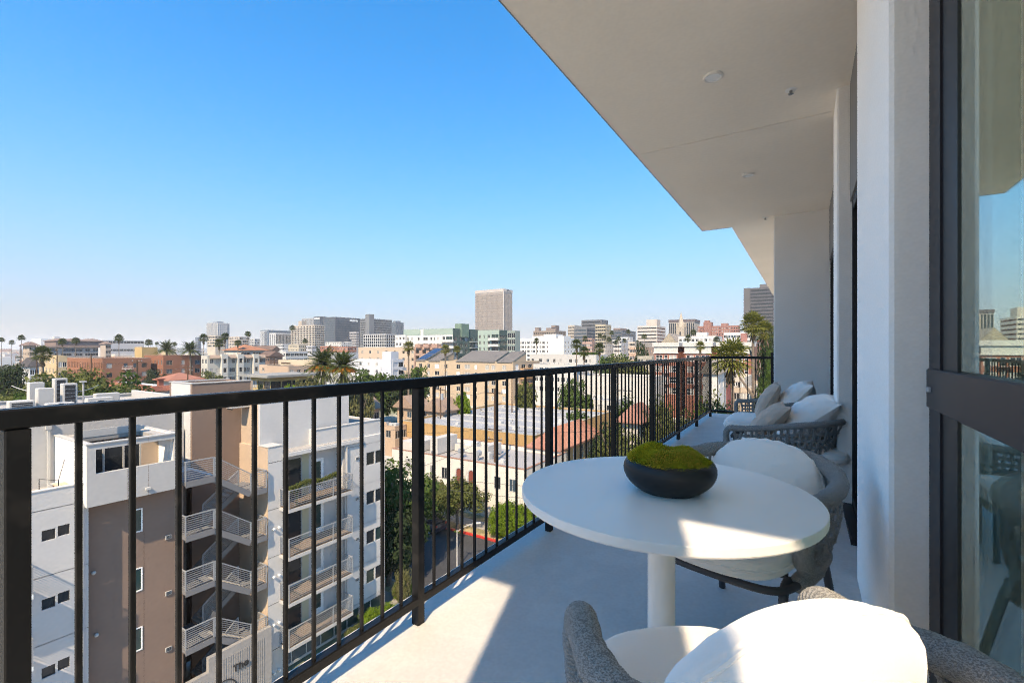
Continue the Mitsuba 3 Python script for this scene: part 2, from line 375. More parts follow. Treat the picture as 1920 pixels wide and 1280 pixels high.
# ---------------------------------------------------------------- table, bowl, moss
tab = thing('round_table', 'round white pedestal table between the two rope chairs', 'table')
TX, TY, TR = -0.3996, 1.5475, 0.455
TZ = 0.740
part(tab, 'tabletop', MB().mesh(revolve([(0, TZ - 0.032), (TR - 0.012, TZ - 0.032), (TR - 0.003, TZ - 0.029), (TR, TZ - 0.024), (TR, TZ - 0.0035), (TR - 0.0015, TZ - 0.001), (TR - 0.004, TZ), (0, TZ)], 160)).ply('m_table', 30), T().translate([TX, TY, 0]))
part(tab, 'column', MB().mesh(revolve([(0.043, 0.014), (0.043, TZ - 0.033)], 64)).ply('m_table', 40), T().translate([TX, TY, 0]))
part(tab, 'base', MB().mesh(revolve([(0, 0.014), (0.235, 0.012), (0.245, 0.006), (0.245, 0.0005)], 96)).ply('m_table', 40), T().translate([TX, TY, 0]))

BX, BY, BZ = -0.372, 1.535, TZ + 0.001
bowl = thing('bowl', 'low rounded matte black bowl on the white table', 'bowl')
prof = spline([(0.098, 0.0), (0.122, 0.018), (0.146, 0.048), (0.155, 0.075), (0.150, 0.094), (0.141, 0.106)], 40)[:, :2] if False else None
from scipy.interpolate import CubicSpline as _CS
_q = np.array([(0.084, 0.0), (0.108, 0.016), (0.130, 0.042), (0.1375, 0.066), (0.135, 0.084), (0.128, 0.096)])
_t = np.r_[0, np.cumsum(np.hypot(*np.diff(_q, axis=0).T))]
_o = _CS(_t, _q)(np.linspace(0, _t[-1], 36))
_in = _o[::-1] + np.array([-0.006, 0.004])
prof = np.vstack([[(0, 0.0)], _o, _in[_in[:, 1] > 0.03], [(0, 0.03)]])
put(bowl, MB().mesh(revolve(prof, 128)).ply('m_bowl', 40), T().translate([BX, BY, BZ]).scale([1.04, 1.0, 1.0]))
moss = thing('moss', 'yellow-green cushion moss heaped in the black bowl', 'moss')
rng = np.random.default_rng(5)


def moss_h(x, y):
    q = np.stack([x * 13, y * 13, x * 0 + 3.3], -1)
    lump = sum(a * np.exp(-(((x - cx) ** 2 + (y - cy) ** 2) / s ** 2)) for cx, cy, s, a in ((-0.055, 0.035, 0.055, 0.032), (0.055, -0.015, 0.050, 0.030), (-0.02, -0.065, 0.045, 0.024), (0.035, 0.075, 0.040, 0.022), (-0.085, -0.03, 0.035, 0.016)))
    r = np.sqrt(x * x + y * y) / 0.130
    return 0.100 + 1.30 * lump + 0.012 * (meshkit.fbm(q, 3, 2) - 0.5) - 0.006 * r ** 8


g = np.linspace(-1, 1, 46)
gx, gy = np.meshgrid(g, g)
rr = np.maximum(np.abs(gx), np.abs(gy)); ang = np.arctan2(gy, gx)
px, py = rr * np.cos(ang) * 0.124, rr * np.sin(ang) * 0.124
V = np.stack([px, py, moss_h(px, py) - 0.006], -1).reshape(-1, 3)
I = np.arange(45 * 46).reshape(45, 46)[:, :-1].ravel()
part(moss, 'cushion', mikit.ply((V, np.stack([I, I + 1, I + 47, I + 46], 1)), 'm_mosscore', True), T().translate([BX, BY, BZ]))
for mat, n, seed in (('m_moss', 15000, 1), ('m_moss2', 9000, 2), ('m_moss3', 7000, 3)):
    rng = np.random.default_rng(seed)
    a, r = rng.uniform(0, 2 * np.pi, n), 0.1245 * np.sqrt(rng.uniform(0, 1, n))
    x, y = r * np.cos(a), r * np.sin(a)
    pick = meshkit.noise(np.stack([x * 22, y * 22, x * 0 + 9.1], -1), 3)
    keep = (pick > 0.42) if seed == 1 else (pick < 0.66) if seed == 2 else (meshkit.noise(np.stack([x * 17, y * 17, x * 0 + 2.1], -1), 8) > 0.50)
    x, y, a, r = x[keep], y[keep], a[keep], r[keep]
    n = len(x); z = moss_h(x, y) - 0.008
    e = 0.003
    nx, ny = -(moss_h(x + e, y) - moss_h(x - e, y)) / (2 * e), -(moss_h(x, y + e) - moss_h(x, y - e)) / (2 * e)
    d = np.stack([nx + rng.normal(0, 0.55, n) + 0.5 * (r > 0.118) * np.cos(a), ny + rng.normal(0, 0.55, n) + 0.5 * (r > 0.118) * np.sin(a), np.ones(n)], -1)
    d /= np.linalg.norm(d, axis=1, keepdims=True)
    L = rng.uniform(0.007, 0.014, n)[:, None]
    s = np.cross(d, rng.normal(0, 1, (n, 3))); s /= np.linalg.norm(s, axis=1, keepdims=True)
    w = rng.uniform(0.0007, 0.0014, n)[:, None]
    o = np.stack([x, y, z], -1)
    V = np.concatenate([o - s * w, o + s * w, o + d * L * 0.6 + s * w * 0.8, o + d * L * 0.6 - s * w * 0.8, o + d * L + rng.normal(0, 0.002, (n, 3))])
    k = np.arange(n)
    F = np.vstack([np.stack([k, k + n, k + 2 * n], 1), np.stack([k, k + 2 * n, k + 3 * n], 1), np.stack([k + 3 * n, k + 2 * n, k + 4 * n], 1)])
    part(moss, 'sprigs', mikit.ply((V, F), mat), T().translate([BX, BY, BZ]), kind='stuff')

# ---------------------------------------------------------------- rope chairs
def wrapped(pts, r, cord=0.0088, sides=16, amp=0.075, step=None):
    """a tube wound with cord: its ridges are real"""
    p, q = even(np.asarray(pts, float), step or cord / 5)
    th = np.arange(sides) * 2 * np.pi / sides
    ridge = np.abs(np.sin(np.pi * (q[:, None] / cord + th[None, :] / (2 * np.pi))))
    lump = 1 + 0.03 * np.sin(q * 41)[:, None] + 0.03 * np.sin(q * 97 + 2)[:, None]
    end = np.clip(np.minimum(q, q[-1] - q) / (r * 0.9), 0.02, 1)
    end = np.sqrt(1 - (1 - end) ** 2)[:, None]
    return tube(p, r * lump * (1 - amp + 2 * amp * ridge) * end, sides)


def cord(m, pts, r=0.0042, seed=0):
    p, q = even(np.asarray(pts, float), 0.006)
    m.tube(p, r * (1 + 0.16 * np.sin(q * 2 * np.pi / 0.012 + seed)), 6)


def cushion(w, d, h, crown, nu=72, nv=24, e=3.2, wrinkle=0.004, seed=0, pipe=True, sq=(0.42, 0.55)):
    """a round-cornered upholstered pad centred on the origin, its seam round the middle"""
    m = MB()
    u = np.linspace(0, 2 * np.pi, nu, endpoint=False)
    vv = np.linspace(-np.pi / 2, np.pi / 2, nv)
    U, VV = np.meshgrid(u, vv)
    sg = lambda t, k: np.sign(t) * np.abs(t) ** k
    R = np.cos(VV) ** sq[0]
    X, Y = w / 2 * R * sg(np.cos(U), 2 / e), d / 2 * R * sg(np.sin(U), 2 / e)
    rn = np.clip(np.hypot(X / (w / 2), Y / (d / 2)), 0, 1)
    Z = np.sign(VV) * (h / 2 * np.abs(np.sin(VV)) ** sq[1] + crown * (1 - rn ** 2))
    P = np.stack([X, Y, Z], -1)
    P[..., 2] += wrinkle * (2 * meshkit.fbm(P * np.array([7, 13, 7]) + seed, 3, seed) - 1) * (np.abs(np.sin(VV)) > 0.2)
    pull = np.sin(U * 46 + 3 * np.sin(U * 5 + seed))
    P += (wrinkle * 0.28 * pull * np.exp(-(VV / 0.35) ** 2))[..., None] * np.stack([np.cos(U), np.sin(U), 0 * U], -1)
    I = np.arange((nv - 1) * nu).reshape(nv - 1, nu)
    q = np.stack([I, np.roll(I, -1, 1), np.roll(I, -1, 1) + nu, I + nu], -1).reshape(-1, 4)
    m.add(P.reshape(-1, 3), q)
    if pipe:
        k = nv // 2
        ring = (P[k] + P[k - 1]) / 2 * np.array([1.005, 1.005, 1])
        m.tube(np.vstack([ring, ring[:2]]), 0.0045, 6, False)
    return m


def rim_curve(hw, back, front, z_front, z_back, n=160, bow=2.5):
    """the U of the upper rail from one arm tip to the other, local: facing +y"""
    t = np.linspace(0, np.pi, n)
    c, s_ = np.cos(t), np.sin(t)
    x = hw * np.sign(c) * np.abs(c) ** (2 / bow)
    y = -back * np.abs(s_) ** (2 / bow)
    arm = lambda sgn: np.stack([np.full(40, sgn * hw) - sgn * 0.02 * np.linspace(1, 0, 40) ** 2, np.linspace(front, 0, 40), np.zeros(40)], 1)
    p = np.vstack([arm(1)[:-1], np.stack([x, y, 0 * x], 1), arm(-1)[::-1][1:]])
    p, q = even(p, 0.006)
    k = np.clip((front - p[:, 1]) / (front + back), 0, 1)
    p[:, 2] = z_front + (z_back - z_front) * (k * k * (3 - 2 * k))
    return p


def rope_chair(x, y, facing, label, pad, wide):
    c = thing('rope_chair', label, 'chair', None)
    to = T().translate([x, y, 0]).rotate([0, 0, 1], facing)
    P = lambda name, m, mat, sm=False: part(c, name, m.ply(mat, sm), to)
    rim = rim_curve(0.290, 0.30, 0.20, 0.645, 0.725, bow=2.05)
    rim[:, 0] *= 1 + wide * np.exp(-((rim[:, 1] + 0.04) / 0.14) ** 2)
    n = len(rim)
    down = lambda e, sgn: spline([e, e + (0, 0.030, -0.012), e + (0, 0.044, -0.05), e + (sgn * -0.004, 0.035, -0.12), e + (sgn * -0.012, 0.012, -0.215)], 60)
    m = MB(); m.add(*wrapped(np.vstack([down(rim[0], 1)[::-1], rim[1:-1], down(rim[-1], -1)]), 0.0295))
    P('rim', m, 'm_rope', True)
    low = rim_curve(0.268, 0.275, 0.19, 0.405, 0.395, bow=2.05)
    m = MB(); m.add(*wrapped(low, 0.021))
    P('lower_rail', m, 'm_rope', True)
    # the weave: upright cords in pairs round the shell, rows of cord threaded through them
    m = MB()
    k = max(int(0.027 / 0.006), 1)
    at_ = lambda c_, f: np.array([np.interp(f, np.linspace(0, 1, len(c_)), c_[:, j]) for j in range(3)])
    N = 46
    rg = random.Random(3)
    for i in range(N):
        f0 = (i + 0.5) / N
        for dlt in (-0.0022, 0.0022):
            a, b = at_(rim, f0 + dlt), at_(low, f0 + dlt + rg.uniform(-0.002, 0.002) + (0.012 if i % 2 else -0.012))
            mid = (a + b) / 2; out = np.array([mid[0], mid[1], 0]); out /= np.linalg.norm(out)
            w = [a + (b - a) * s_ + out * (0.020 * math.sin(math.pi * s_) + 0.006 * math.sin(2 * math.pi * s_ * 2.5 + i * math.pi)) for s_ in np.linspace(0, 1, 9)]
            cord(m, spline(w, 40), 0.0040, i)
    P('upright_cords', m, 'm_rope', True)
    m = MB()
    for row, s_ in enumerate((0.26, 0.42, 0.58, 0.74, 0.88)):
        for dz in ((-0.005, 0.005) if row > 0 else (0.0,)):
            w = []
            for f0 in np.linspace(0.01, 0.99, 240):
                a, b = at_(rim, f0), at_(low, f0)
                q = a + (b - a) * s_; out = np.array([q[0], q[1], 0]); out /= np.linalg.norm(out)
                w.append(q + out * (0.020 * math.sin(math.pi * s_) + 0.0065 * math.sin(f0 * N * math.pi + row * math.pi)) + np.array([0, 0, dz + 0.006 * math.sin(f0 * 23 + row)]))
            cord(m, w, 0.0042, row)
    P('cross_cords', m, 'm_rope', True)
    # steel frame
    ring = spline([(0.21, -0.22, 0.375), (0.245, 0.0, 0.375), (0.235, 0.26, 0.375), (0.19, 0.325, 0.375), (0.1, 0.345, 0.375), (0, 0.348, 0.375), (-0.1, 0.345, 0.375), (-0.19, 0.325, 0.375), (-0.235, 0.26, 0.375), (-0.245, 0.0, 0.375), (-0.21, -0.22, 0.375)], 120)
    m = MB(); m.tube(ring, 0.0135, 12).box(-0.2, 0.2, -0.02, 0.0, 0.368, 0.383).box(-0.2, 0.2, 0.16, 0.18, 0.368, 0.383).box(-0.215, 0.215, -0.22, -0.20, 0.368, 0.383)
    P('seat_frame', m, 'm_tubes', True)
    for sx in (-1, 1):
        m = MB(); m.add(*wrapped([(sx * 0.242, 0.22, 0.372), (sx * 0.25, 0.05, 0.372), (sx * 0.235, -0.16, 0.372)], 0.030)); P('wrapped_bar', m, 'm_rope', True)
        m = MB(); m.tube(spline([(sx * 0.215, 0.20, 0.374), (sx * 0.218, 0.262, 0.370), (sx * 0.222, 0.288, 0.345), (sx * 0.226, 0.296, 0.30), (sx * 0.236, 0.312, 0.12), (sx * 0.243, 0.322, 0.004)], 50), 0.0155, 12); P('leg', m, 'm_tubes', True)
        m = MB(); m.tube(spline([(sx * 0.20, -0.16, 0.374), (sx * 0.208, -0.215, 0.362), (sx * 0.214, -0.235, 0.32), (sx * 0.232, -0.29, 0.12), (sx * 0.242, -0.322, 0.004)], 50), 0.0155, 12); P('leg', m, 'm_tubes', True)
    seat = cushion(0.47, 0.57, 0.082, 0.006, e=3.0, wrinkle=0.003, seed=1, sq=(0.26, 0.42))
    part(c, 'seat_cushion', seat.ply('m_cushion', 50), to @ T().translate([0, 0.15, 0.452]))
    back = cushion(0.46, 0.39, 0.085, 0.060, e=2.3, wrinkle=0.011, seed=2)
    part(c, 'back_cushion', back.ply('m_cushion', 50), to @ T().translate(pad[:3]).rotate([0, 0, 1], pad[4]).rotate([1, 0, 0], pad[3]))
    return c


rope_chair(-0.045, 0.885, 39, 'grey rope armchair in front, cushion in bright sunlight', (-0.035, -0.075, 0.652, 112, 10), 0.0)
rope_chair(-0.205, 2.165, 165, 'grey rope armchair on the far side of the white table', (0, -0.155, 0.600, 106, 0), 0.08)

# ---------------------------------------------------------------- lounge chairs
def pillow(w, h, t, mat, wr=0.012, seed=0, n=56):
    g = np.linspace(-1, 1, n)
    a, b = np.meshgrid(g, g)
    th = ((1 - a ** 2).clip(0) ** 0.55 * (1 - b ** 2).clip(0) ** 0.55)
    pinch = 1 - 0.10 * (1 - np.abs(a) ** 2.0) * np.abs(b) ** 3
    pinch2 = 1 - 0.10 * (1 - np.abs(b) ** 2.0) * np.abs(a) ** 3
    m = MB()
    for sg in (-1, 1):
        q = np.stack([a * 5, b * 5, a * 0 + sg * 4 + seed], -1)
        fold = np.sin(np.arctan2(b, a) * 14 + 2.5 * meshkit.noise(q, seed)) * (np.hypot(a, b) ** 2) * 0.35
        z = sg * (t / 2 * th + wr * (th > 0) * th ** 0.4 * (2 * meshkit.fbm(q, 3, seed) - 1 + fold))
        P = np.stack([a * w / 2 * pinch2, z, b * h / 2 * pinch], -1).reshape(-1, 3)
        I = np.arange((n - 1) * n).reshape(n - 1, n)[:, :-1].ravel()
        m.add(P, np.stack([I, I + 1, I + n + 1, I + n], 1))
    return m.ply(mat, True)


def lounge(x, y, label, arm, front):
    c = thing('lounge_chair', label, 'lounge chair')
    to = T().translate([x, y, 0]).rotate([0, 0, 1], 90)         # facing the railing
    rim = rim_curve(0.475, 0.40, 0.34, 0.545, 0.640, bow=3.2)
    rim[:, :2] *= (1 + 0.10 * np.clip((rim[:, 2] - 0.545) / 0.095, 0, 1))[:, None] ** 1.0
    low = rim_curve(0.425, 0.30, 0.31, 0.26, 0.24, bow=3.2)
    keep = lambda c_: c_[~((c_[:, 0] * arm < 0) & (c_[:, 1] > -0.16))]      # an arm on one side only
    rim, low = keep(rim), keep(low)
    if arm < 0: rim, low = rim[::-1], low[::-1]
    down = lambda e, sgn: spline([e, e + (0, 0.030, -0.012), e + (0, 0.044, -0.05), e + (sgn * -0.006, 0.038, -0.14), e + (sgn * -0.025, 0.01, -0.29)], 50)
    m = MB(); m.add(*wrapped(np.vstack([down(rim[0], arm)[::-1], rim[1:-1], np.linspace(rim[-1], low[-1], 20)]), 0.024, 0.012, 12))
    part(c, 'rim', m.ply('m_rope', True), to)
    m = MB(); m.add(*wrapped(low, 0.02, 0.012, 10)); part(c, 'lower_rail', m.ply('m_rope', True), to)
    at_ = lambda c_, f: np.array([np.interp(f, np.linspace(0, 1, len(c_)), c_[:, j]) for j in range(3)])
    N = 40
    m = MB()
    for i in range(N):
        f0 = (i + 0.5) / N
        for dlt in (-0.0030, 0.0030):
            a, b = at_(rim, f0 + dlt), at_(low, f0 + dlt)
            out = np.array([a[0], a[1], 0]); out /= np.linalg.norm(out)
            w = [a + (b - a) * s_ + out * (0.010 * math.sin(math.pi * s_) + 0.006 * math.sin(2 * math.pi * s_ * 2.5 + i * math.pi)) for s_ in np.linspace(0, 1, 9)]
            m.tube(spline(w, 18), 0.0062, 5)
    part(c, 'upright_cords', m.ply('m_rope', True), to)
    m = MB()
    for row, s_ in enumerate((0.20, 0.34, 0.48, 0.62, 0.76, 0.90)):
        for dz in (-0.006, 0.006):
            w = []
            for f0 in np.linspace(0.01, 0.99, 110):
                a, b = at_(rim, f0), at_(low, f0)
                q = a + (b - a) * s_; out = np.array([q[0], q[1], 0]); out /= np.linalg.norm(out)
                w.append(q + out * (0.010 * math.sin(math.pi * s_) + 0.007 * math.sin(f0 * N * math.pi + row * math.pi)) + np.array([0, 0, dz]))
            m.tube(w, 0.0062, 5)
    part(c, 'cross_cords', m.ply('m_rope', True), to)
    m = MB().box(-0.40, 0.40, -0.28, 0.34, 0.225, 0.255)
    part(c, 'base', m.ply('m_tubes'), to)
    for sx in (-1, 1):
        for yy in (-0.24, 0.30):
            m = MB(); m.tube([(sx * 0.38, yy, 0.23), (sx * 0.40, yy * 1.08, 0.004)], 0.016, 10); part(c, 'leg', m.ply('m_tubes', 40), to)
    part(c, 'seat_cushion', cushion(0.90, 0.80, 0.135, 0.010, e=7, seed=4).ply('m_cushion', 50), to @ T().translate([-arm * 0.03, front - 0.40, 0.365]))
    return c, to


l1, to1 = lounge(-0.175, 4.66, 'nearer grey rope lounge chair with white cushions facing the railing', -1, 0.33)
one('back_pillow', pillow(0.86, 0.52, 0.30, 'm_cushion', seed=1), 'large plump white back cushion in the nearer lounge chair', 'cushion', to=to1 @ T().translate([0.0, -0.20, 0.615]).rotate([1, 0, 0], 50))
one('throw_pillow', pillow(0.44, 0.44, 0.17, 'm_beige', seed=3), 'beige throw pillow on the nearer lounge chair, front of the two', 'pillow', to=to1 @ T().translate([-0.20, 0.10, 0.575]).rotate([0, 0, 1], 10).rotate([1, 0, 0], 42))
l2, to2 = lounge(-0.36, 6.00, 'farther grey rope lounge chair with white cushions by the end wall', 1, 0.42)
one('back_pillow', pillow(0.86, 0.52, 0.28, 'm_cushion', seed=5), 'white back cushion in the farther lounge chair by the end wall', 'cushion', to=to2 @ T().translate([0.02, -0.26, 0.63]).rotate([1, 0, 0], 40))
one('throw_pillow', pillow(0.46, 0.46, 0.17, 'm_beige', seed=7), 'beige throw pillow standing upright on the farther lounge chair', 'pillow', to=to2 @ T().translate([-0.12, 0.00, 0.62]).rotate([0, 0, 1], 6).rotate([1, 0, 0], 28))

ott = thing('ottoman', 'low white upholstered stool mostly hidden behind the far rope armchair', 'stool')
part(ott, 'cushion', cushion(0.50, 0.44, 0.11, 0.008, e=6, seed=8).ply('m_cushion', 50), T().translate([-0.43, 3.80, 0.375]))
m = MB(); m.add(*wrapped([(-0.64, 3.62, 0.30), (-0.22, 3.62, 0.30), (-0.22, 3.98, 0.30), (-0.64, 3.98, 0.30), (-0.64, 3.62, 0.30)], 0.02, 0.012, 10)); part(ott, 'frame', m.ply('m_rope', True))
for x_, y_ in ((-0.62, 3.64), (-0.24, 3.64), (-0.24, 3.96), (-0.62, 3.96)): part(ott, 'leg', MB().tube([(x_, y_, 0.30), (x_, y_, 0.003)], 0.014, 10).ply('m_tubes', 40))
# ================================================================ THE CITY
G = -18.0                                                   # street level
struct('ground', MB().quad((-12000, -12000, G - 0.3), (12000, -12000, G - 0.3), (12000, 14000, G - 0.3), (-12000, 14000, G - 0.3)).ply('m_ground'))
struct('street', MB().quad((-400, 27.6, G - 0.15), (60, 27.6, G - 0.15), (60, 38.6, G - 0.15), (-400, 38.6, G - 0.15)).ply('m_asphalt'))
struct('pavement', MB().box(-400, 60, 38.85, 40.2, G - 0.3, G + 0.001).box(-400, 60, 25.9, 27.35, G - 0.3, G + 0.001).ply('m_drygrass'))
struct('sidewalk', MB().box(-400, 60, 40.205, 42.0, G - 0.3, G + 0.02).box(-400, 60, 24.4, 25.895, G - 0.3, G + 0.02).ply('m_concrete'))
struct('kerb', MB().box(-400, -33.6, 38.6, 38.85, G - 0.3, G + 0.012).box(-26.2, 60, 38.6, 38.85, G - 0.3, G + 0.012).box(-400, 60, 27.35, 27.6, G - 0.3, G + 0.012).ply('m_concrete'))
struct('red_kerb', MB().box(-33.595, -26.205, 38.58, 38.85, G - 0.3, G + 0.02).ply('m_redpaint'))
struct('front_yard', MB().box(-60, 10, 42.005, 43.4, G - 0.3, G + 0.06).ply('m_drygrass'))
struct('lane_marking', MB().box(-60, -45, 33.0, 33.12, G - 0.15, G - 0.145).box(-40, -31, 33.0, 33.12, G - 0.15, G - 0.145).box(-26, -17, 33.0, 33.12, G - 0.15, G - 0.145).ply('m_offwhite'))

R = random.Random(11)
_wcache = {}


def wall_face(m, o, u, L, z0, z1, openings, depth=0.18, step=0.0):
    """one wall with real openings: cells around them, and their reveals. o: corner (x, y); u: unit direction along the wall; the outside is on the right of u"""
    ux, uy = u
    nx, ny = uy, -ux                                        # outward
    us = sorted({0.0, L, *[a for q in openings for a in (q[0], q[1])]})
    zs = sorted({z0, z1, *[a for q in openings for a in (q[2], q[3])]})
    pt = lambda a, z, d=0.0: (o[0] + ux * a - nx * d, o[1] + uy * a - ny * d, z)
    V, Fq = [], []
    for i in range(len(zs) - 1):
        zc = (zs[i] + zs[i + 1]) / 2
        row = [q for q in openings if q[2] < zc < q[3]]
        run = None
        for j in range(len(us) - 1):
            uc = (us[j] + us[j + 1]) / 2
            hole = any(q[0] < uc < q[1] for q in row)
            if not hole: run = us[j] if run is None else run
            if run is not None and (hole or j == len(us) - 2):
                e = us[j] if hole else us[j + 1]
                n = len(V); V += [pt(run, zs[i]), pt(e, zs[i]), pt(e, zs[i + 1]), pt(run, zs[i + 1])]; Fq.append((n, n + 1, n + 2, n + 3)); run = None
    for a, b, c, d in openings:
        for p, q in (((a, c), (a, d)), ((a, d), (b, d)), ((b, d), (b, c)), ((b, c), (a, c))):
            n = len(V); V += [pt(*p), pt(*q), pt(*q, depth), pt(*p, depth)]; Fq.append((n, n + 1, n + 2, n + 3))
    m.add(V, Fq)
    return lambda a, z, d=0.0: np.array(pt(a, z, d))


def grid(L, nc, rows, w, h, mu=None, skip=lambda i, j: False):
    """window rectangles: nc columns in a wall of length L, one row at each sill height"""
    mu = (L / nc - w) / 2 if mu is None else mu
    pitch = (L - 2 * mu - w) / max(nc - 1, 1)
    return [(mu + i * pitch, mu + i * pitch + w, z, z + h) for j, z in enumerate(rows) for i in range(nc) if not skip(i, j)]


def window(parent, P, q, depth=0.18, frame='m_white', fw=0.06, mull=1, sash=False, panes=('m_pane', 'm_pane', 'm_blind', 'm_paneblue'), name='window'):
    """a frame with its glass, set in the opening q of the wall whose points are P(along, z, inward)"""
    a, b, c, d = q
    w, h = b - a, d - c
    n = P(0, 0, -1) - P(0, 0); uvec = P(1, 0) - P(0, 0)
    key = (round(w, 2), round(h, 2), tuple(np.round(uvec, 3)), mull, sash, frame, fw)
    if key not in _wcache:
        m = MB(); X = lambda s_, z, t: uvec * s_ + np.array([0, 0, z]) + n * t
        bar = lambda s0, s1, z0, z1, t0=-0.03, t1=0.03: m.add([X(s_, z, t) for t in (t0, t1) for s_, z in ((s0, z0), (s1, z0), (s1, z1), (s0, z1))], [(3, 2, 1, 0), (4, 5, 6, 7), (0, 1, 5, 4), (1, 2, 6, 5), (2, 3, 7, 6), (3, 0, 4, 7)])
        bar(0, w, 0, fw); bar(0, w, h - fw, h); bar(0, fw, fw, h - fw); bar(w - fw, w, fw, h - fw)
        for k in range(1, mull + 1): bar(w * k / (mull + 1) - fw / 2, w * k / (mull + 1) + fw / 2, fw, h - fw, -0.025, 0.025)
        if sash: bar(fw, w - fw, h / 2 - fw / 2, h / 2 + fw / 2, -0.022, 0.022)
        g = MB().quad(X(0, 0, 0), X(w, 0, 0), X(w, h, 0), X(0, h, 0))
        _wcache[key] = (m.ply(frame), g)
        _wcache[key + ('g',)] = {}
    fr, g = _wcache[key]
    o = P(a, c, depth * 0.6)
    k = part(parent, name, fr, T().translate(o.tolist()))
    mat = R.choice(panes)
    gd = _wcache[key + ('g',)]
    if mat not in gd: gd[mat] = g.ply(mat)
    part(k, 'pane', gd[mat], T().translate(o.tolist()))
    return k


def panes_mesh(P, qs, depth=0.14, m=None):
    m = m or MB()
    for a, b, c, d in qs: m.quad(P(a, c, depth), P(b, c, depth), P(b, d, depth), P(a, d, depth))
    return m


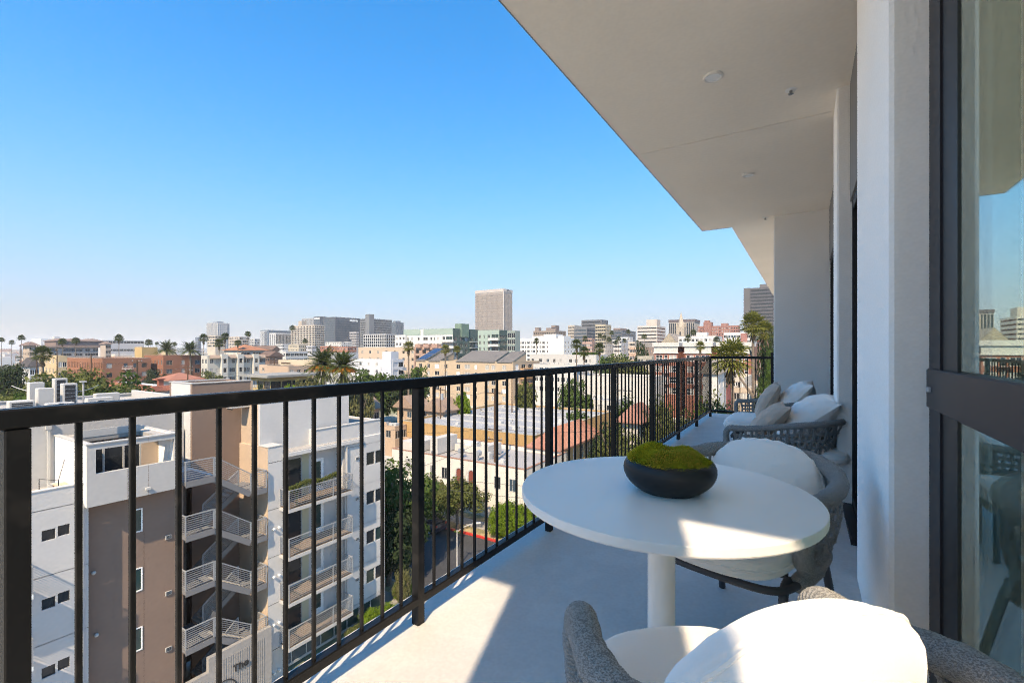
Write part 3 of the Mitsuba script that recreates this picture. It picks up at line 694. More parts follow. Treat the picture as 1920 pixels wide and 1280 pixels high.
class Building:
    """an upright block with its front corner at (x1, y0): a face towards -y ('s', its left face in the photograph) and one towards +x ('e')"""
    def __init__(b, name, label, cat, x0, x1, y0, y1, top, rgb, s=(), e=(), base=None, parapet=0.7, roof=(0.42, 0.41, 0.39), each=False, key=None, depth=0.2, frame='m_white', mull=1, sash=False,
                 panes=('m_pane', 'm_pane', 'm_pane', 'm_blind', 'm_paneblue'), group=None, cap=None, wallname='wall', amp=0.09, seed=None, ergb=None):
        base = G - 0.35 if base is None else base
        b.key = key or thing(name, label, cat, group)
        b.x0, b.x1, b.y0, b.y1, b.top, b.base = x0, x1, y0, y1, top, base
        seed = R.randrange(1000) if seed is None else seed
        m = MB()
        b.S = wall_face(m, (x0, y0), (1, 0), x1 - x0, base, top, list(s), depth)
        if ergb is not None: m2 = MB()
        else: m2 = m
        b.E = wall_face(m2, (x1, y0), (0, 1), y1 - y0, base, top, list(e), depth)
        for o, u, L in (((x1, y1), (-1, 0), x1 - x0), ((x0, y1), (0, -1), y1 - y0)): wall_face(m, o, u, L, base, top, [])
        t = 0.25
        if parapet:
            m.box(x0 + t, x1 - t, y0 + t - 0.02, y0 + t, top - parapet, top).box(x0 + t, x1 - t, y1 - t, y1 - t + 0.02, top - parapet, top)
            m.box(x0 + t - 0.02, x0 + t, y0 + t, y1 - t, top - parapet, top).box(x1 - t, x1 - t + 0.02, y0 + t, y1 - t, top - parapet, top)
            c = MB()
            for q in ((x0 - 0.04, x1 + 0.04, y0 - 0.04, y0 + t), (x0 - 0.04, x1 + 0.04, y1 - t, y1 + 0.04), (x0 - 0.04, x0 + t, y0 + t, y1 - t), (x1 - t, x1 + 0.04, y0 + t, y1 - t)): c.box(*q, top, top + 0.08)
            part(b.key, 'parapet_cap', c.paint(cap or np.minimum(np.asarray(rgb) * 1.05, 0.85), amp=0.05, seed=seed + 2))
        part(b.key, wallname, m.paint(rgb, amp=amp, seed=seed))
        if ergb is not None: part(b.key, wallname, m2.paint(ergb, amp=amp, seed=seed))
        nx, ny = max(2, int((x1 - x0) / 3)), max(2, int((y1 - y0) / 3))
        gx, gy = np.meshgrid(np.linspace(x0 + t * 0.5, x1 - t * 0.5, min(nx, 40)), np.linspace(y0 + t * 0.5, y1 - t * 0.5, min(ny, 40)))
        w_ = gx.shape[1]
        I = np.arange((gx.shape[0] - 1) * w_).reshape(-1, w_)[:, :-1].ravel()
        r = MB().add(np.stack([gx, gy, np.full_like(gx, top - parapet + (0.002 if parapet else 0.0))], -1).reshape(-1, 3), np.stack([I, I + 1, I + w_ + 1, I + w_], 1))
        part(b.key, 'roof', r.paint(roof, amp=0.26, freq=0.3, seed=seed + 1))
        b.depth = depth
        if each:
            for P, qs in ((b.S, s), (b.E, e)):
                for q in qs: window(b.key, P, q, depth, frame, mull=mull, sash=sash, panes=panes)
        else:
            sets = {}
            for P, qs in ((b.S, s), (b.E, e)):
                for q in qs: panes_mesh(P, [q], depth * 0.8, sets.setdefault(R.choice(panes), MB()))
            for mat, mm in sets.items(): part(b.key, 'window', mm.ply(mat), kind='stuff')

    def boxes(b, name, rgb, *qs, kind=None):
        m = MB()
        for q in qs: m.box(*q)
        return part(b.key, name, m.paint(rgb, seed=R.randrange(99)), kind=kind)

    def vents(b, n, seed=0, tall=0.7):
        """small roof furniture, each a part"""
        rg = random.Random(seed)
        zr = b.top - 0.7
        for _ in range(n):
            x, y = rg.uniform(b.x0 + 1, b.x1 - 1), rg.uniform(b.y0 + 1, b.y1 - 1)
            kind = rg.random()
            if kind < 0.45:
                h = rg.uniform(0.4, tall + 0.3); part(b.key, 'vent_pipe', MB().tube([(x, y, zr), (x, y, zr + h)], 0.09, 6).tube([(x, y, zr + h), (x, y, zr + h + 0.12)], 0.15, 6).paint((0.25, 0.25, 0.25)))
            elif kind < 0.75:
                a, c, h = rg.uniform(0.5, 1.1), rg.uniform(0.5, 1.1), rg.uniform(0.5, 1.0); part(b.key, 'roof_unit', MB().box(x, x + a, y, y + c, zr, zr + h).box(x + 0.1, x + a - 0.1, y + 0.1, y + c - 0.1, zr + h, zr + h + 0.08).paint((0.55, 0.55, 0.53)))
            elif kind < 0.86:
                a, c = rg.uniform(0.9, 1.8), rg.uniform(0.9, 1.6); part(b.key, 'skylight', MB().box(x, x + a, y, y + c, zr, zr + 0.25).paint((0.7, 0.72, 0.74)))
            else:
                part(b.key, 'satellite_dish', MB().mesh(revolve([(0, 0), (0.2, 0.03), (0.38, 0.11), (0.36, 0.13), (0, 0.03)], 14)).paint((0.4, 0.4, 0.4)), T().translate([x, y, zr + 0.75]).rotate([0, 0, 1], rg.uniform(0, 90)).rotate([0, 1, 0], 60))
                part(b.key, 'dish_mast', MB().tube([(x, y, zr), (x, y, zr + 0.75)], 0.03, 5).paint((0.3, 0.3, 0.3)))
        for i in range(n // 2):                              # patched membrane, and conduits across the roof
            x, y = rg.uniform(b.x0 + 0.6, b.x1 - 2), rg.uniform(b.y0 + 0.6, b.y1 - 2)
            w, d = rg.uniform(1, 6), rg.uniform(0.6, 2.5); t = rg.uniform(0.22, 0.60)
            part(b.key, 'roof_patch', MB().box(x, min(x + w, b.x1 - 0.4), y, min(y + d, b.y1 - 0.4), zr, zr + 0.02 + 0.004 * i % 0.05).paint((t, t * 0.98, t * 0.95), amp=0.2))
        for i in range(max(1, n // 6)):
            x, y = rg.uniform(b.x0 + 0.6, b.x1 - 1), rg.uniform(b.y0 + 0.6, b.y1 - 1)
            part(b.key, 'conduit', MB().tube([(b.x0 + 0.4, y, zr + 0.12), (x, y, zr + 0.12), (x, b.y1 - 0.5, zr + 0.12)], 0.05, 5).paint((0.35, 0.34, 0.33)))



def city(name, label, cat, pl, pc, pr, top, D, rgb, s=None, e=None, yspan=None, xspan=None, **kw):
    """a Building whose front corner stands at photograph column pc at depth D, faces reaching columns pl and pr, roof at row top.
    s, e: (columns, window width, height, storeys, storey height) or lists of rectangles"""
    c = at(pc, top, D=D)
    x1, y0, z1 = c
    x0 = at(pl, 640, Y=y0)[0] if xspan is None else x1 - xspan
    y1 = at(pr, 640, X=x1)[1] if yspan is None else y0 + yspan
    def rects(spec, L):
        if spec is None: return []
        if isinstance(spec, list): return spec
        nc, w, h, ns, fh = spec[:5]
        drop = spec[5] if len(spec) > 5 else 1.0
        return grid(L, nc, [z1 - drop - h - fh * k for k in range(ns) if z1 - drop - h - fh * k > G + 0.3], min(w, L / nc * 0.92), h)
    return Building(name, label, cat, x0, x1, y0, max(y1, y0 + 2), z1, rgb, rects(s, x1 - x0), rects(e, max(y1, y0 + 2) - y0), **kw)


def hip(m, x0, x1, y0, y1, z, h, over=0.5, gable=False, axis='x'):
    x0, x1, y0, y1 = x0 - over, x1 + over, y0 - over, y1 + over
    if axis == 'x':
        i = 0 if gable else min((y1 - y0) / 2, (x1 - x0) / 2 - 0.1); ym = (y0 + y1) / 2
        a, b = (x0 + i, ym, z + h), (x1 - i, ym, z + h)
        m.quad((x0, y0, z), (x1, y0, z), b, a).quad((x1, y1, z), (x0, y1, z), a, b).poly([(x1, y0, z), (x1, y1, z), b]).poly([(x0, y1, z), (x0, y0, z), a])
    else:
        i = 0 if gable else min((x1 - x0) / 2, (y1 - y0) / 2 - 0.1); xm = (x0 + x1) / 2
        a, b = (xm, y0 + i, z + h), (xm, y1 - i, z + h)
        m.quad((x1, y0, z), (x1, y1, z), b, a).quad((x0, y1, z), (x0, y0, z), a, b).poly([(x0, y0, z), (x1, y0, z), a]).poly([(x1, y1, z), (x0, y1, z), b])
    m.box(x0, x1, y0, y1, z - 0.18, z - 0.002)
    return m


def tiled(m, a, b, c, d, n, courses=0):
    """barrel tiles laid down a roof slope a-b (eave) to d-c (ridge): n ribs of half round"""
    a, b, c, d = map(np.asarray, (a, b, c, d))
    nrm = np.cross(b - a, d - a); nrm = nrm / np.linalg.norm(nrm); nrm = nrm * np.sign(nrm[2])
    for i in range(n):
        f0, f1 = (i + 0.15) / n, (i + 0.85) / n
        fm = (f0 + f1) / 2; r = np.linalg.norm(b - a) * 0.35 / n
        lo = [a + (b - a) * f for f in (f0, fm, f1)]; hi = [d + (c - d) * f for f in (f0, fm, f1)]
        lo[1] = lo[1] + nrm * r; hi[1] = hi[1] + nrm * r
        m.quad(lo[0], lo[1], hi[1], hi[0]).quad(lo[1], lo[2], hi[2], hi[1])
    return m


# ---------------------------------------------------------------- the apartment building across the way
nb = thing('apartment_building', 'white and brown apartment building with open stairs and balconies just across from the railing', 'building')
WHITE_N, BROWN_N, TAN_N, GREY_N = (0.50, 0.495, 0.485), (0.215, 0.158, 0.127), (0.47, 0.365, 0.27), (0.42, 0.415, 0.405)


def stucco(key, rgb):
    c = mi.Color3f(*rgb)
    return pcol(key, lambda p, n, uv: c * (0.88 + 0.14 * grain(p, 0.55) + 0.07 * grain(p, 9, 2)), 0.95, lambda p, n, uv: grain(p, 12, 2), 0.012, 0.02, 0.1)


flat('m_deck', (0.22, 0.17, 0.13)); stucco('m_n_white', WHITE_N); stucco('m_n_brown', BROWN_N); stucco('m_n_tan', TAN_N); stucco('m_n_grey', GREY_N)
JT = 0.03                                                   # open joints between the storeys of render


def banded(P_mat, X, y0, y1, cuts, openings, depth=0.16, each=True, **kw):
    """a wall towards +x at x = X, in storey bands with open joints; returns the point function"""
    m = MB(); P = None
    for za, zb in zip(cuts[1:], cuts[:-1]):
        P = wall_face(m, (X, y0), (0, 1), y1 - y0, za + JT / 2, zb - JT / 2, [q for q in openings if za <= q[2] and q[3] <= zb], depth)
        m.box(X - 0.06, X, y0 + 0.001, y1 - 0.001, za - JT / 2 - 0.02, za - JT / 2 + 0.004) if False else None
    part(nb, 'wall', m.ply(P_mat))
    part(nb, 'joint_backing', MB().box(X - 0.30, X - 0.035, y0, y1, cuts[-1], cuts[0] - 0.05).ply('m_darkgap')) if not openings else None
    return P


LV = [-5.45, -8.20, -10.98, -13.75, -16.45]                # storey joints
# left wing: white, small window pairs
LX = -26.6
ops = []
for k in range(4):
    z = -6.74 - 2.83 * k
    ops += [(5.88 - 1.0, 6.30 - 1.0, z, z + 0.44), (6.37 - 1.0, 6.75 - 1.0, z + 0.05, z + 0.49)]
P = banded('m_n_white', LX, 1.0, 7.36, [-4.66, *LV, G - 0.35], ops, 0.14)
part(nb, 'joint_backing', MB().box(LX - 0.4, LX - 0.20, 1.0, 7.35, G - 0.3, -4.75).ply('m_n_grey'))
for q in ops: window(nb, P, q, 0.14, 'm_dark', 0.035, 0, panes=('m_pane',))
part(nb, 'parapet', MB().box(LX - 0.20, LX - 0.003, 1.0, 7.19, -5.40, -4.66).box(LX - 0.22, LX + 0.03, 1.0, 7.19, -4.66, -4.62).ply('m_n_white'))
part(nb, 'terrace_floor', MB().box(-30.5, LX - 0.205, 1.0, 7.19, -5.45, -5.35).ply('m_concrete'))
# back wing with the roof the air conditioners stand on
part(nb, 'wall', MB().box(-30.7, -30.5, -6.0, 7.18, -5.6, -1.75).box(-30.7, -30.5, 7.18, 12.9, -5.6, -1.62).box(-38.2, -38.0, -6, 12.9, G, -1.80).box(-38.0, -30.7, 12.7, 12.9, G, -1.55).ply('m_n_grey'))
part(nb, 'roof', MB().box(-38.0, -30.7, -6.0, 12.7, -2.3, -1.95).ply('m_concrete'))
part(nb, 'parapet_cap', MB().box(-38.25, -37.95, -6, 12.9, -1.795, -1.74).box(-30.75, -30.46, -6.0, 7.18, -1.745, -1.70).box(-30.75, -30.46, 7.18, 12.9, -1.615, -1.57).ply('m_offwhite'))
part(nb, 'downspout', MB().box(-30.499, -30.36, 6.86, 7.06, -2.62, -2.30).box(-30.499, -30.40, 6.92, 7.02, -5.35, -2.62).box(-30.36, -30.352, 6.88, 7.04, -2.36, -2.31).ply('m_offwhite'))
# penthouse box with its loggia, roof slot and bright side wall
bx0, bx1, by0, by1, bz0, bz1 = -30.5, -26.2, 7.20, 10.62, -5.66, -2.96
m = MB()
m.box(bx1 - 0.18, bx1, by0, by0 + 0.30, bz0, bz1).box(bx1 - 0.18, bx1, by0 + 0.30, by1, bz0, -4.26).box(bx1 - 0.18, bx1, by0 + 0.30, by1, -3.20, bz1).box(bx1 - 0.18, bx1, by1 - 0.14, by1, -4.26, -3.20)
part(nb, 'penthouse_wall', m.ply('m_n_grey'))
part(nb, 'wall_joint', MB().box(bx1 + 0.0005, bx1 + 0.004, 8.62, 8.635, bz0, -4.26).box(bx1 + 0.0005, bx1 + 0.004, 9.42, 9.435, bz0, -4.26).box(bx1 + 0.0005, bx1 + 0.004, 8.62, 8.635, -3.2, bz1).box(bx1 + 0.0005, bx1 + 0.004, 9.42, 9.435, -3.2, bz1).ply('m_n_brown'))
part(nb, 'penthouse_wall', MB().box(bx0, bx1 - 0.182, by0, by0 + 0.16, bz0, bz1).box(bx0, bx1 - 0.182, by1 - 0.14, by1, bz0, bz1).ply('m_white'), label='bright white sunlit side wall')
part(nb, 'penthouse_roof', MB().box(bx0, -28.9, by0 + 0.161, by1 - 0.141, bz1 - 0.25, bz1 - 0.05).box(-27.0, bx1 - 0.182, by0 + 0.161, by1 - 0.141, bz1 - 0.25, bz1 - 0.05).box(-28.9, -27.0, by0 + 0.161, 7.6, bz1 - 0.25, bz1 - 0.05).box(-28.9, -27.0, 10.0, by1 - 0.141, bz1 - 0.25, bz1 - 0.05).ply('m_concrete'))
part(nb, 'roof_edge', MB().box(bx0, bx1 + 0.05, by0 - 0.05, by0 + 0.16, bz1, bz1 + 0.05).box(bx1 - 0.18, bx1 + 0.05, by0 + 0.16, by1, bz1, bz1 + 0.05).box(-28.95, -28.88, 7.55, 10.05, bz1 - 0.05, bz1 + 0.30).box(bx0, bx1 - 0.18, by1 - 0.14, by1, bz1, bz1 + 0.05).ply('m_offwhite'))
part(nb, 'loggia_wall', MB().box(-28.05, -27.95, by0 + 0.161, 7.6, bz0 + 0.2, bz1 - 0.26).box(-28.05, -27.95, 9.75, by1 - 0.141, bz0 + 0.2, bz1 - 0.26).ply('m_n_tan'))
part(nb, 'loggia_floor', MB().box(-30.2, bx1 - 0.183, by0 + 0.161, by1 - 0.141, bz0, bz0 + 0.2).ply('m_concrete'))
k = part(nb, 'sliding_door', MB().box(-28.06, -27.96, 7.6, 7.66, bz0 + 0.2, bz1 - 0.26).box(-28.06, -27.96, 8.25, 8.33, bz0 + 0.2, bz1 - 0.26).box(-28.06, -27.96, 9.02, 9.08, bz0 + 0.2, bz1 - 0.26).box(-28.06, -27.96, 9.69, 9.75, bz0 + 0.2, bz1 - 0.26).ply('m_offwhite'))
part(k, 'pane', MB().box(-28.03, -28.02, 7.66, 9.69, bz0 + 0.2, bz1 - 0.26).ply('m_pane'))
part(nb, 'scupper', MB().box(bx1 + 0.001, bx1 + 0.16, 9.28, 9.46, -5.40, -5.30).ply('m_n_grey'))
for y, z in ((7.62, -8.80), (7.72, -11.62), (7.76, -14.5)):
    part(nb, 'wall_lamp', MB().mesh(trimesh.creation.icosphere(2, 0.085)).ply('m_offwhite', 40), T().translate([-26.90, y, z]))
# brown face with three white windows
BX_ = -27.0
ops = [(8.93 - 7.36, 9.36 - 7.36 + 0.1, z, z + 1.12) for z in (-7.55, -10.38, -13.22, -16.0)]
m = MB(); P = wall_face(m, (BX_, 7.36), (0, 1), 3.84, G - 0.35, -5.667, ops, 0.12)
wall_face(m, (BX_, 11.20), (-1, 0), 2.5, G - 0.35, -5.667, [])
m.box(-29.6, -27.3, 7.37, 11.19, G, -5.7)
part(nb, 'wall', m.ply('m_n_brown'), label='plain brown rendered wall with three windows')
for q in ops:
    k = window(nb, P, q, 0.0, 'm_white', 0.055, 0, panes=('m_panegreen',))
part(nb, 'wall_joint', MB().box(BX_ + 0.0005, BX_ + 0.004, 8.90, 8.912, G, -7.6).box(BX_ + 0.0005, BX_ + 0.004, 9.52, 9.532, G, -7.6).ply('m_wood'))
# stair tower behind
m = MB()
m.box(-29.7, -29.5, 12.68, 15.98, G, -0.80).box(-32.3, -29.7, 15.78, 15.98, G, -0.8).box(-32.3, -32.1, 12.68, 15.78, G, -0.8)
part(nb, 'tower_wall', m.ply('m_n_brown'), label='brown rendered stair tower wall')
part(nb, 'tower_wall', MB().box(-32.1, -29.701, 12.68, 12.84, -6.0, -0.80).ply('m_n_white'), label='white side of the stair tower')
part(nb, 'tower_roof', MB().box(-32.1, -29.7, 12.84, 15.78, -1.4, -1.2).ply('m_concrete'))
part(nb, 'parapet_cap', MB().box(-32.34, -29.46, 12.64, 12.86, -0.798, -0.75).box(-29.74, -29.46, 12.86, 16.0, -0.798, -0.75).box(-32.34, -32.1, 12.86, 16.0, -0.798, -0.75).ply('m_offwhite'))
part(nb, 'corner_trim', MB().box(-29.62, -29.47, 15.985, 16.10, G, -0.80).ply('m_n_tan'))
part(nb, 'stairwell_wall', MB().box(-31.5, -31.3, 11.21, 12.67, G, -5.8).box(-31.3, -29.5, 11.2, 11.3, G, -5.8).ply('m_n_brown'))
part(nb, 'walkway', MB().box(-30.5, -26.9, 11.31, 12.66, -5.75, -5.55).box(-30.46, -30.3, 10.63, 12.6, -5.55, -3.4).ply('m_n_grey'))
# stairs: landings, flights and their bar railings
SX0, SX1 = -28.7, -26.25


def bar_rail(pts, h=1.02, n=8, mat='m_steel', posts=True):
    """a railing of level bars between double posts along a polyline at floor height"""
    m = MB()
    for p, q in zip(pts[:-1], pts[1:]):
        p, q = np.asarray(p, float), np.asarray(q, float)
        L = np.linalg.norm((q - p)[:2])
        for e in ([p + (q - p) * t for t in np.linspace(0, 1, max(2, int(round(L / 1.3)) + 1))]):
            m.beam(e, e + (0, 0, h), 0.05, 0.05)
        m.beam(p + (0, 0, h), q + (0, 0, h), 0.06, 0.05)
        for k in range(1, n + 1): m.beam(p + (0, 0, 0.10 + (h - 0.16) * (k - 0.5) / n), q + (0, 0, 0.10 + (h - 0.16) * (k - 0.5) / n), 0.022, 0.022)
    return m


for L in (-5.50, -8.22, -10.96, -13.90):
    ld = part(nb, 'stair_landing', MB().box(SX0, SX1, 10.98, 12.33, L - 0.17, L).box(SX1 + 0.001, SX1 + 0.05, 10.98, 12.33, L - 0.26, L + 0.04).ply('m_stairgrey'))
    part(ld, 'railing', bar_rail([(SX1 - 0.9, 10.99, L), (SX1, 10.99, L), (SX1, 12.30, L)]).ply('m_railgrey'))
    lo = L - 1.30
    fl = part(nb, 'stair_flight', MB().beam((SX1, 12.33, L - 0.12), (SX1, 14.22, lo - 0.12), 0.05, 0.30).beam((SX1 - 1.1, 12.33, L - 0.12), (SX1 - 1.1, 14.22, lo - 0.12), 0.05, 0.30).ply('m_stairgrey'))
    for k in range(8):
        y, z = 12.35 + 1.88 * k / 8, L - 1.30 * (k + 1) / 8
        part(fl, 'tread', MB().box(SX1 - 1.07, SX1 - 0.03, y, y + 0.27, z - 0.05, z).ply('m_concrete'))
    part(fl, 'railing', bar_rail([(SX1, 12.36, L), (SX1, 14.22, lo)]).ply('m_railgrey'))
    l2_ = part(nb, 'stair_landing', MB().box(SX0, SX1, 14.25, 15.14, lo - 0.17, lo).box(SX1 + 0.001, SX1 + 0.05, 14.25, 15.14, lo - 0.26, lo + 0.04).ply('m_stairgrey'))
    part(l2_, 'railing', bar_rail([(SX1, 14.24, lo), (SX1, 15.12, lo), (SX1 - 1.2, 15.12, lo)]).ply('m_railgrey'))
    f2 = part(nb, 'stair_flight', MB().beam((SX1 - 1.3, 14.25, lo - 0.12), (SX1 - 1.3, 12.35, L - 2.84), 0.05, 0.30).beam((SX0, 14.25, lo - 0.12), (SX0, 12.35, L - 2.84), 0.05, 0.30).ply('m_stairgrey'))
    for k in range(8):
        y, z = 14.22 - 1.88 * k / 8, lo - 1.42 * (k + 1) / 8
        part(f2, 'tread', MB().box(SX0 + 0.03, SX1 - 1.33, y - 0.27, y, z - 0.05, z).ply('m_concrete'))
    part(f2, 'railing', bar_rail([(SX1 - 1.3, 14.22, lo), (SX1 - 1.3, 12.36, L - 2.72)]).ply('m_railgrey'))
# sign wall in front of the stairs
SGX = -25.9
part(nb, 'sign_wall', MB().box(SGX - 0.25, SGX, 10.9, 11.9, G, -15.4).box(SGX - 0.25, SGX, 11.9, 15.22, G, -14.68).ply('m_concrete'))
for i in range(22):
    if i == 0: bars = MB()
    bars.box(SGX + 0.0005, SGX + 0.02, 12.2 + i * 0.12, 12.26 + i * 0.12, G, -15.1)
part(nb, 'board_marks', bars.ply('m_concrete'), kind='stuff')
turn = T([[0, 0, 1, 0], [1, 0, 0, 0], [0, 1, 0, 0], [0, 0, 0, 1]])
part(nb, 'lettering', MB().mesh(meshkit.text_mesh('The', 0.34, 0.05, True)).ply('m_dark'), T().translate([SGX + 0.03, 13.05, -16.05]) @ turn, label='dark raised word THE on the sign wall')
ringm = MB(); ringm.tube([(SGX + 0.05, 12.62 + 0.62 * math.cos(t), -16.85 + 0.62 * math.sin(t)) for t in np.linspace(0.1, 3.6, 40)], 0.03, 6)
part(nb, 'emblem', ringm.ply('m_dark'))
# right block
RXX = -26.4
stripY = (15.30, 16.20)
P = banded('m_n_white', RXX, 15.30, 16.20, [-4.55, *LV, G - 0.35], [], 0.16)
part(nb, 'side_wall', MB().box(-29.5, RXX - 0.301, 15.30, 15.46, G, -4.57).ply('m_n_tan'), label='sunlit tan side wall beside the stairs')
part(nb, 'side_wall', MB().box(RXX - 0.30, RXX - 0.002, 15.297, 15.299, G, -4.57).ply('m_n_tan'))
part(nb, 'ledge', MB().box(-27.4, RXX + 0.03, 15.29, 16.20, -4.55, -4.50).ply('m_offwhite'))
part(nb, 'upper_wall', MB().box(-27.6, -27.4, 15.40, 21.75, -5.4, -2.0).box(-33.0, -27.6, 21.55, 21.75, -8, -2.0).box(-33.0, -32.8, 15.4, 21.55, -8, -2.0).ply('m_n_white'))
part(nb, 'side_wall', MB().box(-32.8, -27.602, 15.40, 15.56, -5.4, -2.0).ply('m_n_tan'))
part(nb, 'roof', MB().box(-32.8, -27.6, 15.56, 21.55, -2.5, -2.3).ply('m_concrete'))
part(nb, 'parapet_cap', MB().box(-27.64, -27.36, 15.36, 21.79, -1.998, -1.95).box(-33, -27.64, 15.36, 15.58, -1.998, -1.95).box(-33, -27.64, 21.53, 21.79, -1.998, -1.95).ply('m_offwhite'))
part(nb, 'canopy', MB().box(-27.4, -26.25, 16.21, 22.0, -5.28, -5.06).ply('m_n_white'))
part(nb, 'canopy_roof', MB().box(-27.399, -26.35, 16.25, 21.9, -5.055, -5.03).ply('m_concrete'))
# roof terrace block at the right end
part(nb, 'terrace_wall', MB().box(-27.0, -26.8, 18.6, 24.10, -5.04, -4.05).box(-32, -27.0, 18.6, 18.8, -5.04, -4.05).box(-32, -27.0, 23.9, 24.10, -8, -4.05).ply('m_n_white'))
part(nb, 'parapet_cap', MB().box(-27.04, -26.76, 18.56, 24.14, -4.048, -4.0).ply('m_offwhite'))
part(nb, 'terrace_floor', MB().box(-32, -27.0, 21.76, 23.9, -4.75, -4.65).box(-27.38, -27.0, 18.8, 21.76, -4.75, -4.65).ply('m_concrete'))
# right wall with paired windows, upper band set flush
ops = []
for k in range(4):
    z = -7.12 - 2.80 * k
    for a in (22.46, 23.28): ops.append((a - 20.62, a + 0.76 - 20.62, z, z + 0.95))
P = banded('m_n_white', RXX, 20.62, 24.10, [-5.02, -5.55 - 0.0, -8.35, -11.15, -13.95, -16.5], ops, 0.10)
part(nb, 'joint_backing', MB().box(RXX - 0.5, RXX - 0.16, 20.62, 24.1, -16.5, -5.05).box(-33, RXX - 0.5, 23.9, 24.1, G, -5.05).box(RXX - 0.499, RXX - 0.002, 24.102, 24.15, G, -5.02).ply('m_n_white'))
for q in ops: window(nb, P, q, 0.10, 'm_offwhite', 0.04, 0, panes=('m_pane', 'm_panegreen', 'm_pane'))
# recess with glass doors, balconies
RB = -27.25
m = MB().box(RB - 0.2, RB, 18.05, 18.55, G + 1.6, -5.29).box(RB - 0.2, RB, 18.55, 20.62, G + 1.6, -5.29)
part(nb, 'recess_wall', MB().box(RB - 0.2, RB, 18.02, 18.50, -16.6, -5.29).paint((0.52, 0.50, 0.34), seed=4))
fr = [(18.72 - 18.5, 19.62 - 18.5, z, z + 2.12) for z in (-8.15, -10.95, -13.65, -16.25)]
m = MB(); P = wall_face(m, (RB, 18.50), (0, 1), 2.12, -16.6, -5.29, fr, 0.14)
m.box(RB, RXX - 0.17, 20.60, 20.615, -16.6, -5.29)
part(nb, 'recess_wall', m.ply('m_n_white'))
for i, q in enumerate(fr):
    k = part(nb, 'door', MB().box(RB - 0.08, RB - 0.03, 18.72, 18.92, q[2], q[3]).box(RB - 0.08, RB - 0.03, 19.42, 19.62, q[2], q[3]).box(RB - 0.08, RB - 0.03, 18.92, 19.42, q[2], q[2] + 0.35).box(RB - 0.08, RB - 0.03, 18.92, 19.42, q[3] - 0.2, q[3]).ply('m_white'))
    part(k, 'pane', MB().box(RB - 0.07, RB - 0.06, 18.92, 19.42, q[2] + 0.35, q[3] - 0.2).ply('m_panegreen' if i != 2 else 'm_blind'))
    z0 = q[2] - 0.02
    k = part(nb, 'sliding_door', MB().box(RB - 0.06, RB - 0.02, 16.22, 16.28, z0, z0 + 2.5).box(RB - 0.06, RB - 0.02, 16.95, 17.01, z0, z0 + 2.5).box(RB - 0.06, RB - 0.02, 17.96, 18.02, z0, z0 + 2.5).box(RB - 0.06, RB - 0.02, 16.28, 17.96, z0 + 2.45, z0 + 2.5).ply('m_steel'))
    part(k, 'pane', MB().box(RB - 0.05, RB - 0.045, 16.28, 17.96, z0, z0 + 2.45).ply('m_pane'))
    part(nb, 'lintel', MB().box(RB - 0.2, RB - 0.001, 16.21, 18.015, z0 + 2.5, z0 + 2.78).ply('m_n_grey'))
for i, z in enumerate((-8.18, -10.98, -13.68, -16.28)):
    b_ = part(nb, 'balcony', MB().box(RB + 0.001, -25.45, 16.0, 20.55, z - 0.20, z).ply('m_offwhite'))
    part(b_, 'deck', MB().box(RB + 0.01, -25.5, 16.05, 20.5, z + 0.001, z + 0.02).ply('m_deck'))
    part(b_, 'railing', bar_rail([(RXX + 0.02, 16.03, z), (-25.48, 16.03, z), (-25.48, 20.52, z), (RXX + 0.02, 20.52, z)], 1.08, 8).ply('m_railgrey'))
for k in range(4):
    z = -9.35 - 2.80 * k
    for y in (15.62, 15.95):
        part(nb, 'wall_lamp', MB().tube([(RXX + 0.001, y, z), (RXX + 0.10, y, z), (RXX + 0.16, y, z - 0.02)], [0.06, 0.075, 0.07], 12).ply('m_white', 40))
# glazed ground floor
part(nb, 'storefront_wall', MB().box(RXX - 0.3, RXX - 0.01, 15.3, 15.75, G - 0.3, -16.52).box(RXX - 0.3, RXX - 0.01, 23.9, 24.1, G - 0.3, -16.52).box(RXX - 0.3, RXX + 0.02, 20.6, 24.12, -16.78, -16.52).ply('m_n_grey'))
for i in range(8):
    y = 15.76 + i * 1.017
    k = part(nb, 'storefront_window', MB().box(RXX - 0.16, RXX - 0.08, y, y + 0.06, G, -16.8).box(RXX - 0.16, RXX - 0.08, y + 0.06, y + 1.016, G, G + 0.15).ply('m_steel'))
    part(k, 'pane', MB().box(RXX - 0.13, RXX - 0.12, y + 0.06, y + 1.016, G + 0.15, -16.8).ply('m_paneblue' if i < 3 else 'm_panegreen'))
# balconies of the left wing, just inside the frame
for z in (-8.45, -11.28, -14.1):
    b_ = part(nb, 'balcony', MB().box(LX + 0.001, LX + 0.9, 3.2, 5.45, z - 0.18, z).ply('m_white'))
    part(b_, 'railing', bar_rail([(LX + 0.03, 5.42, z), (LX + 0.87, 5.42, z), (LX + 0.87, 3.2, z)], 1.05, 8).ply('m_railgrey'))

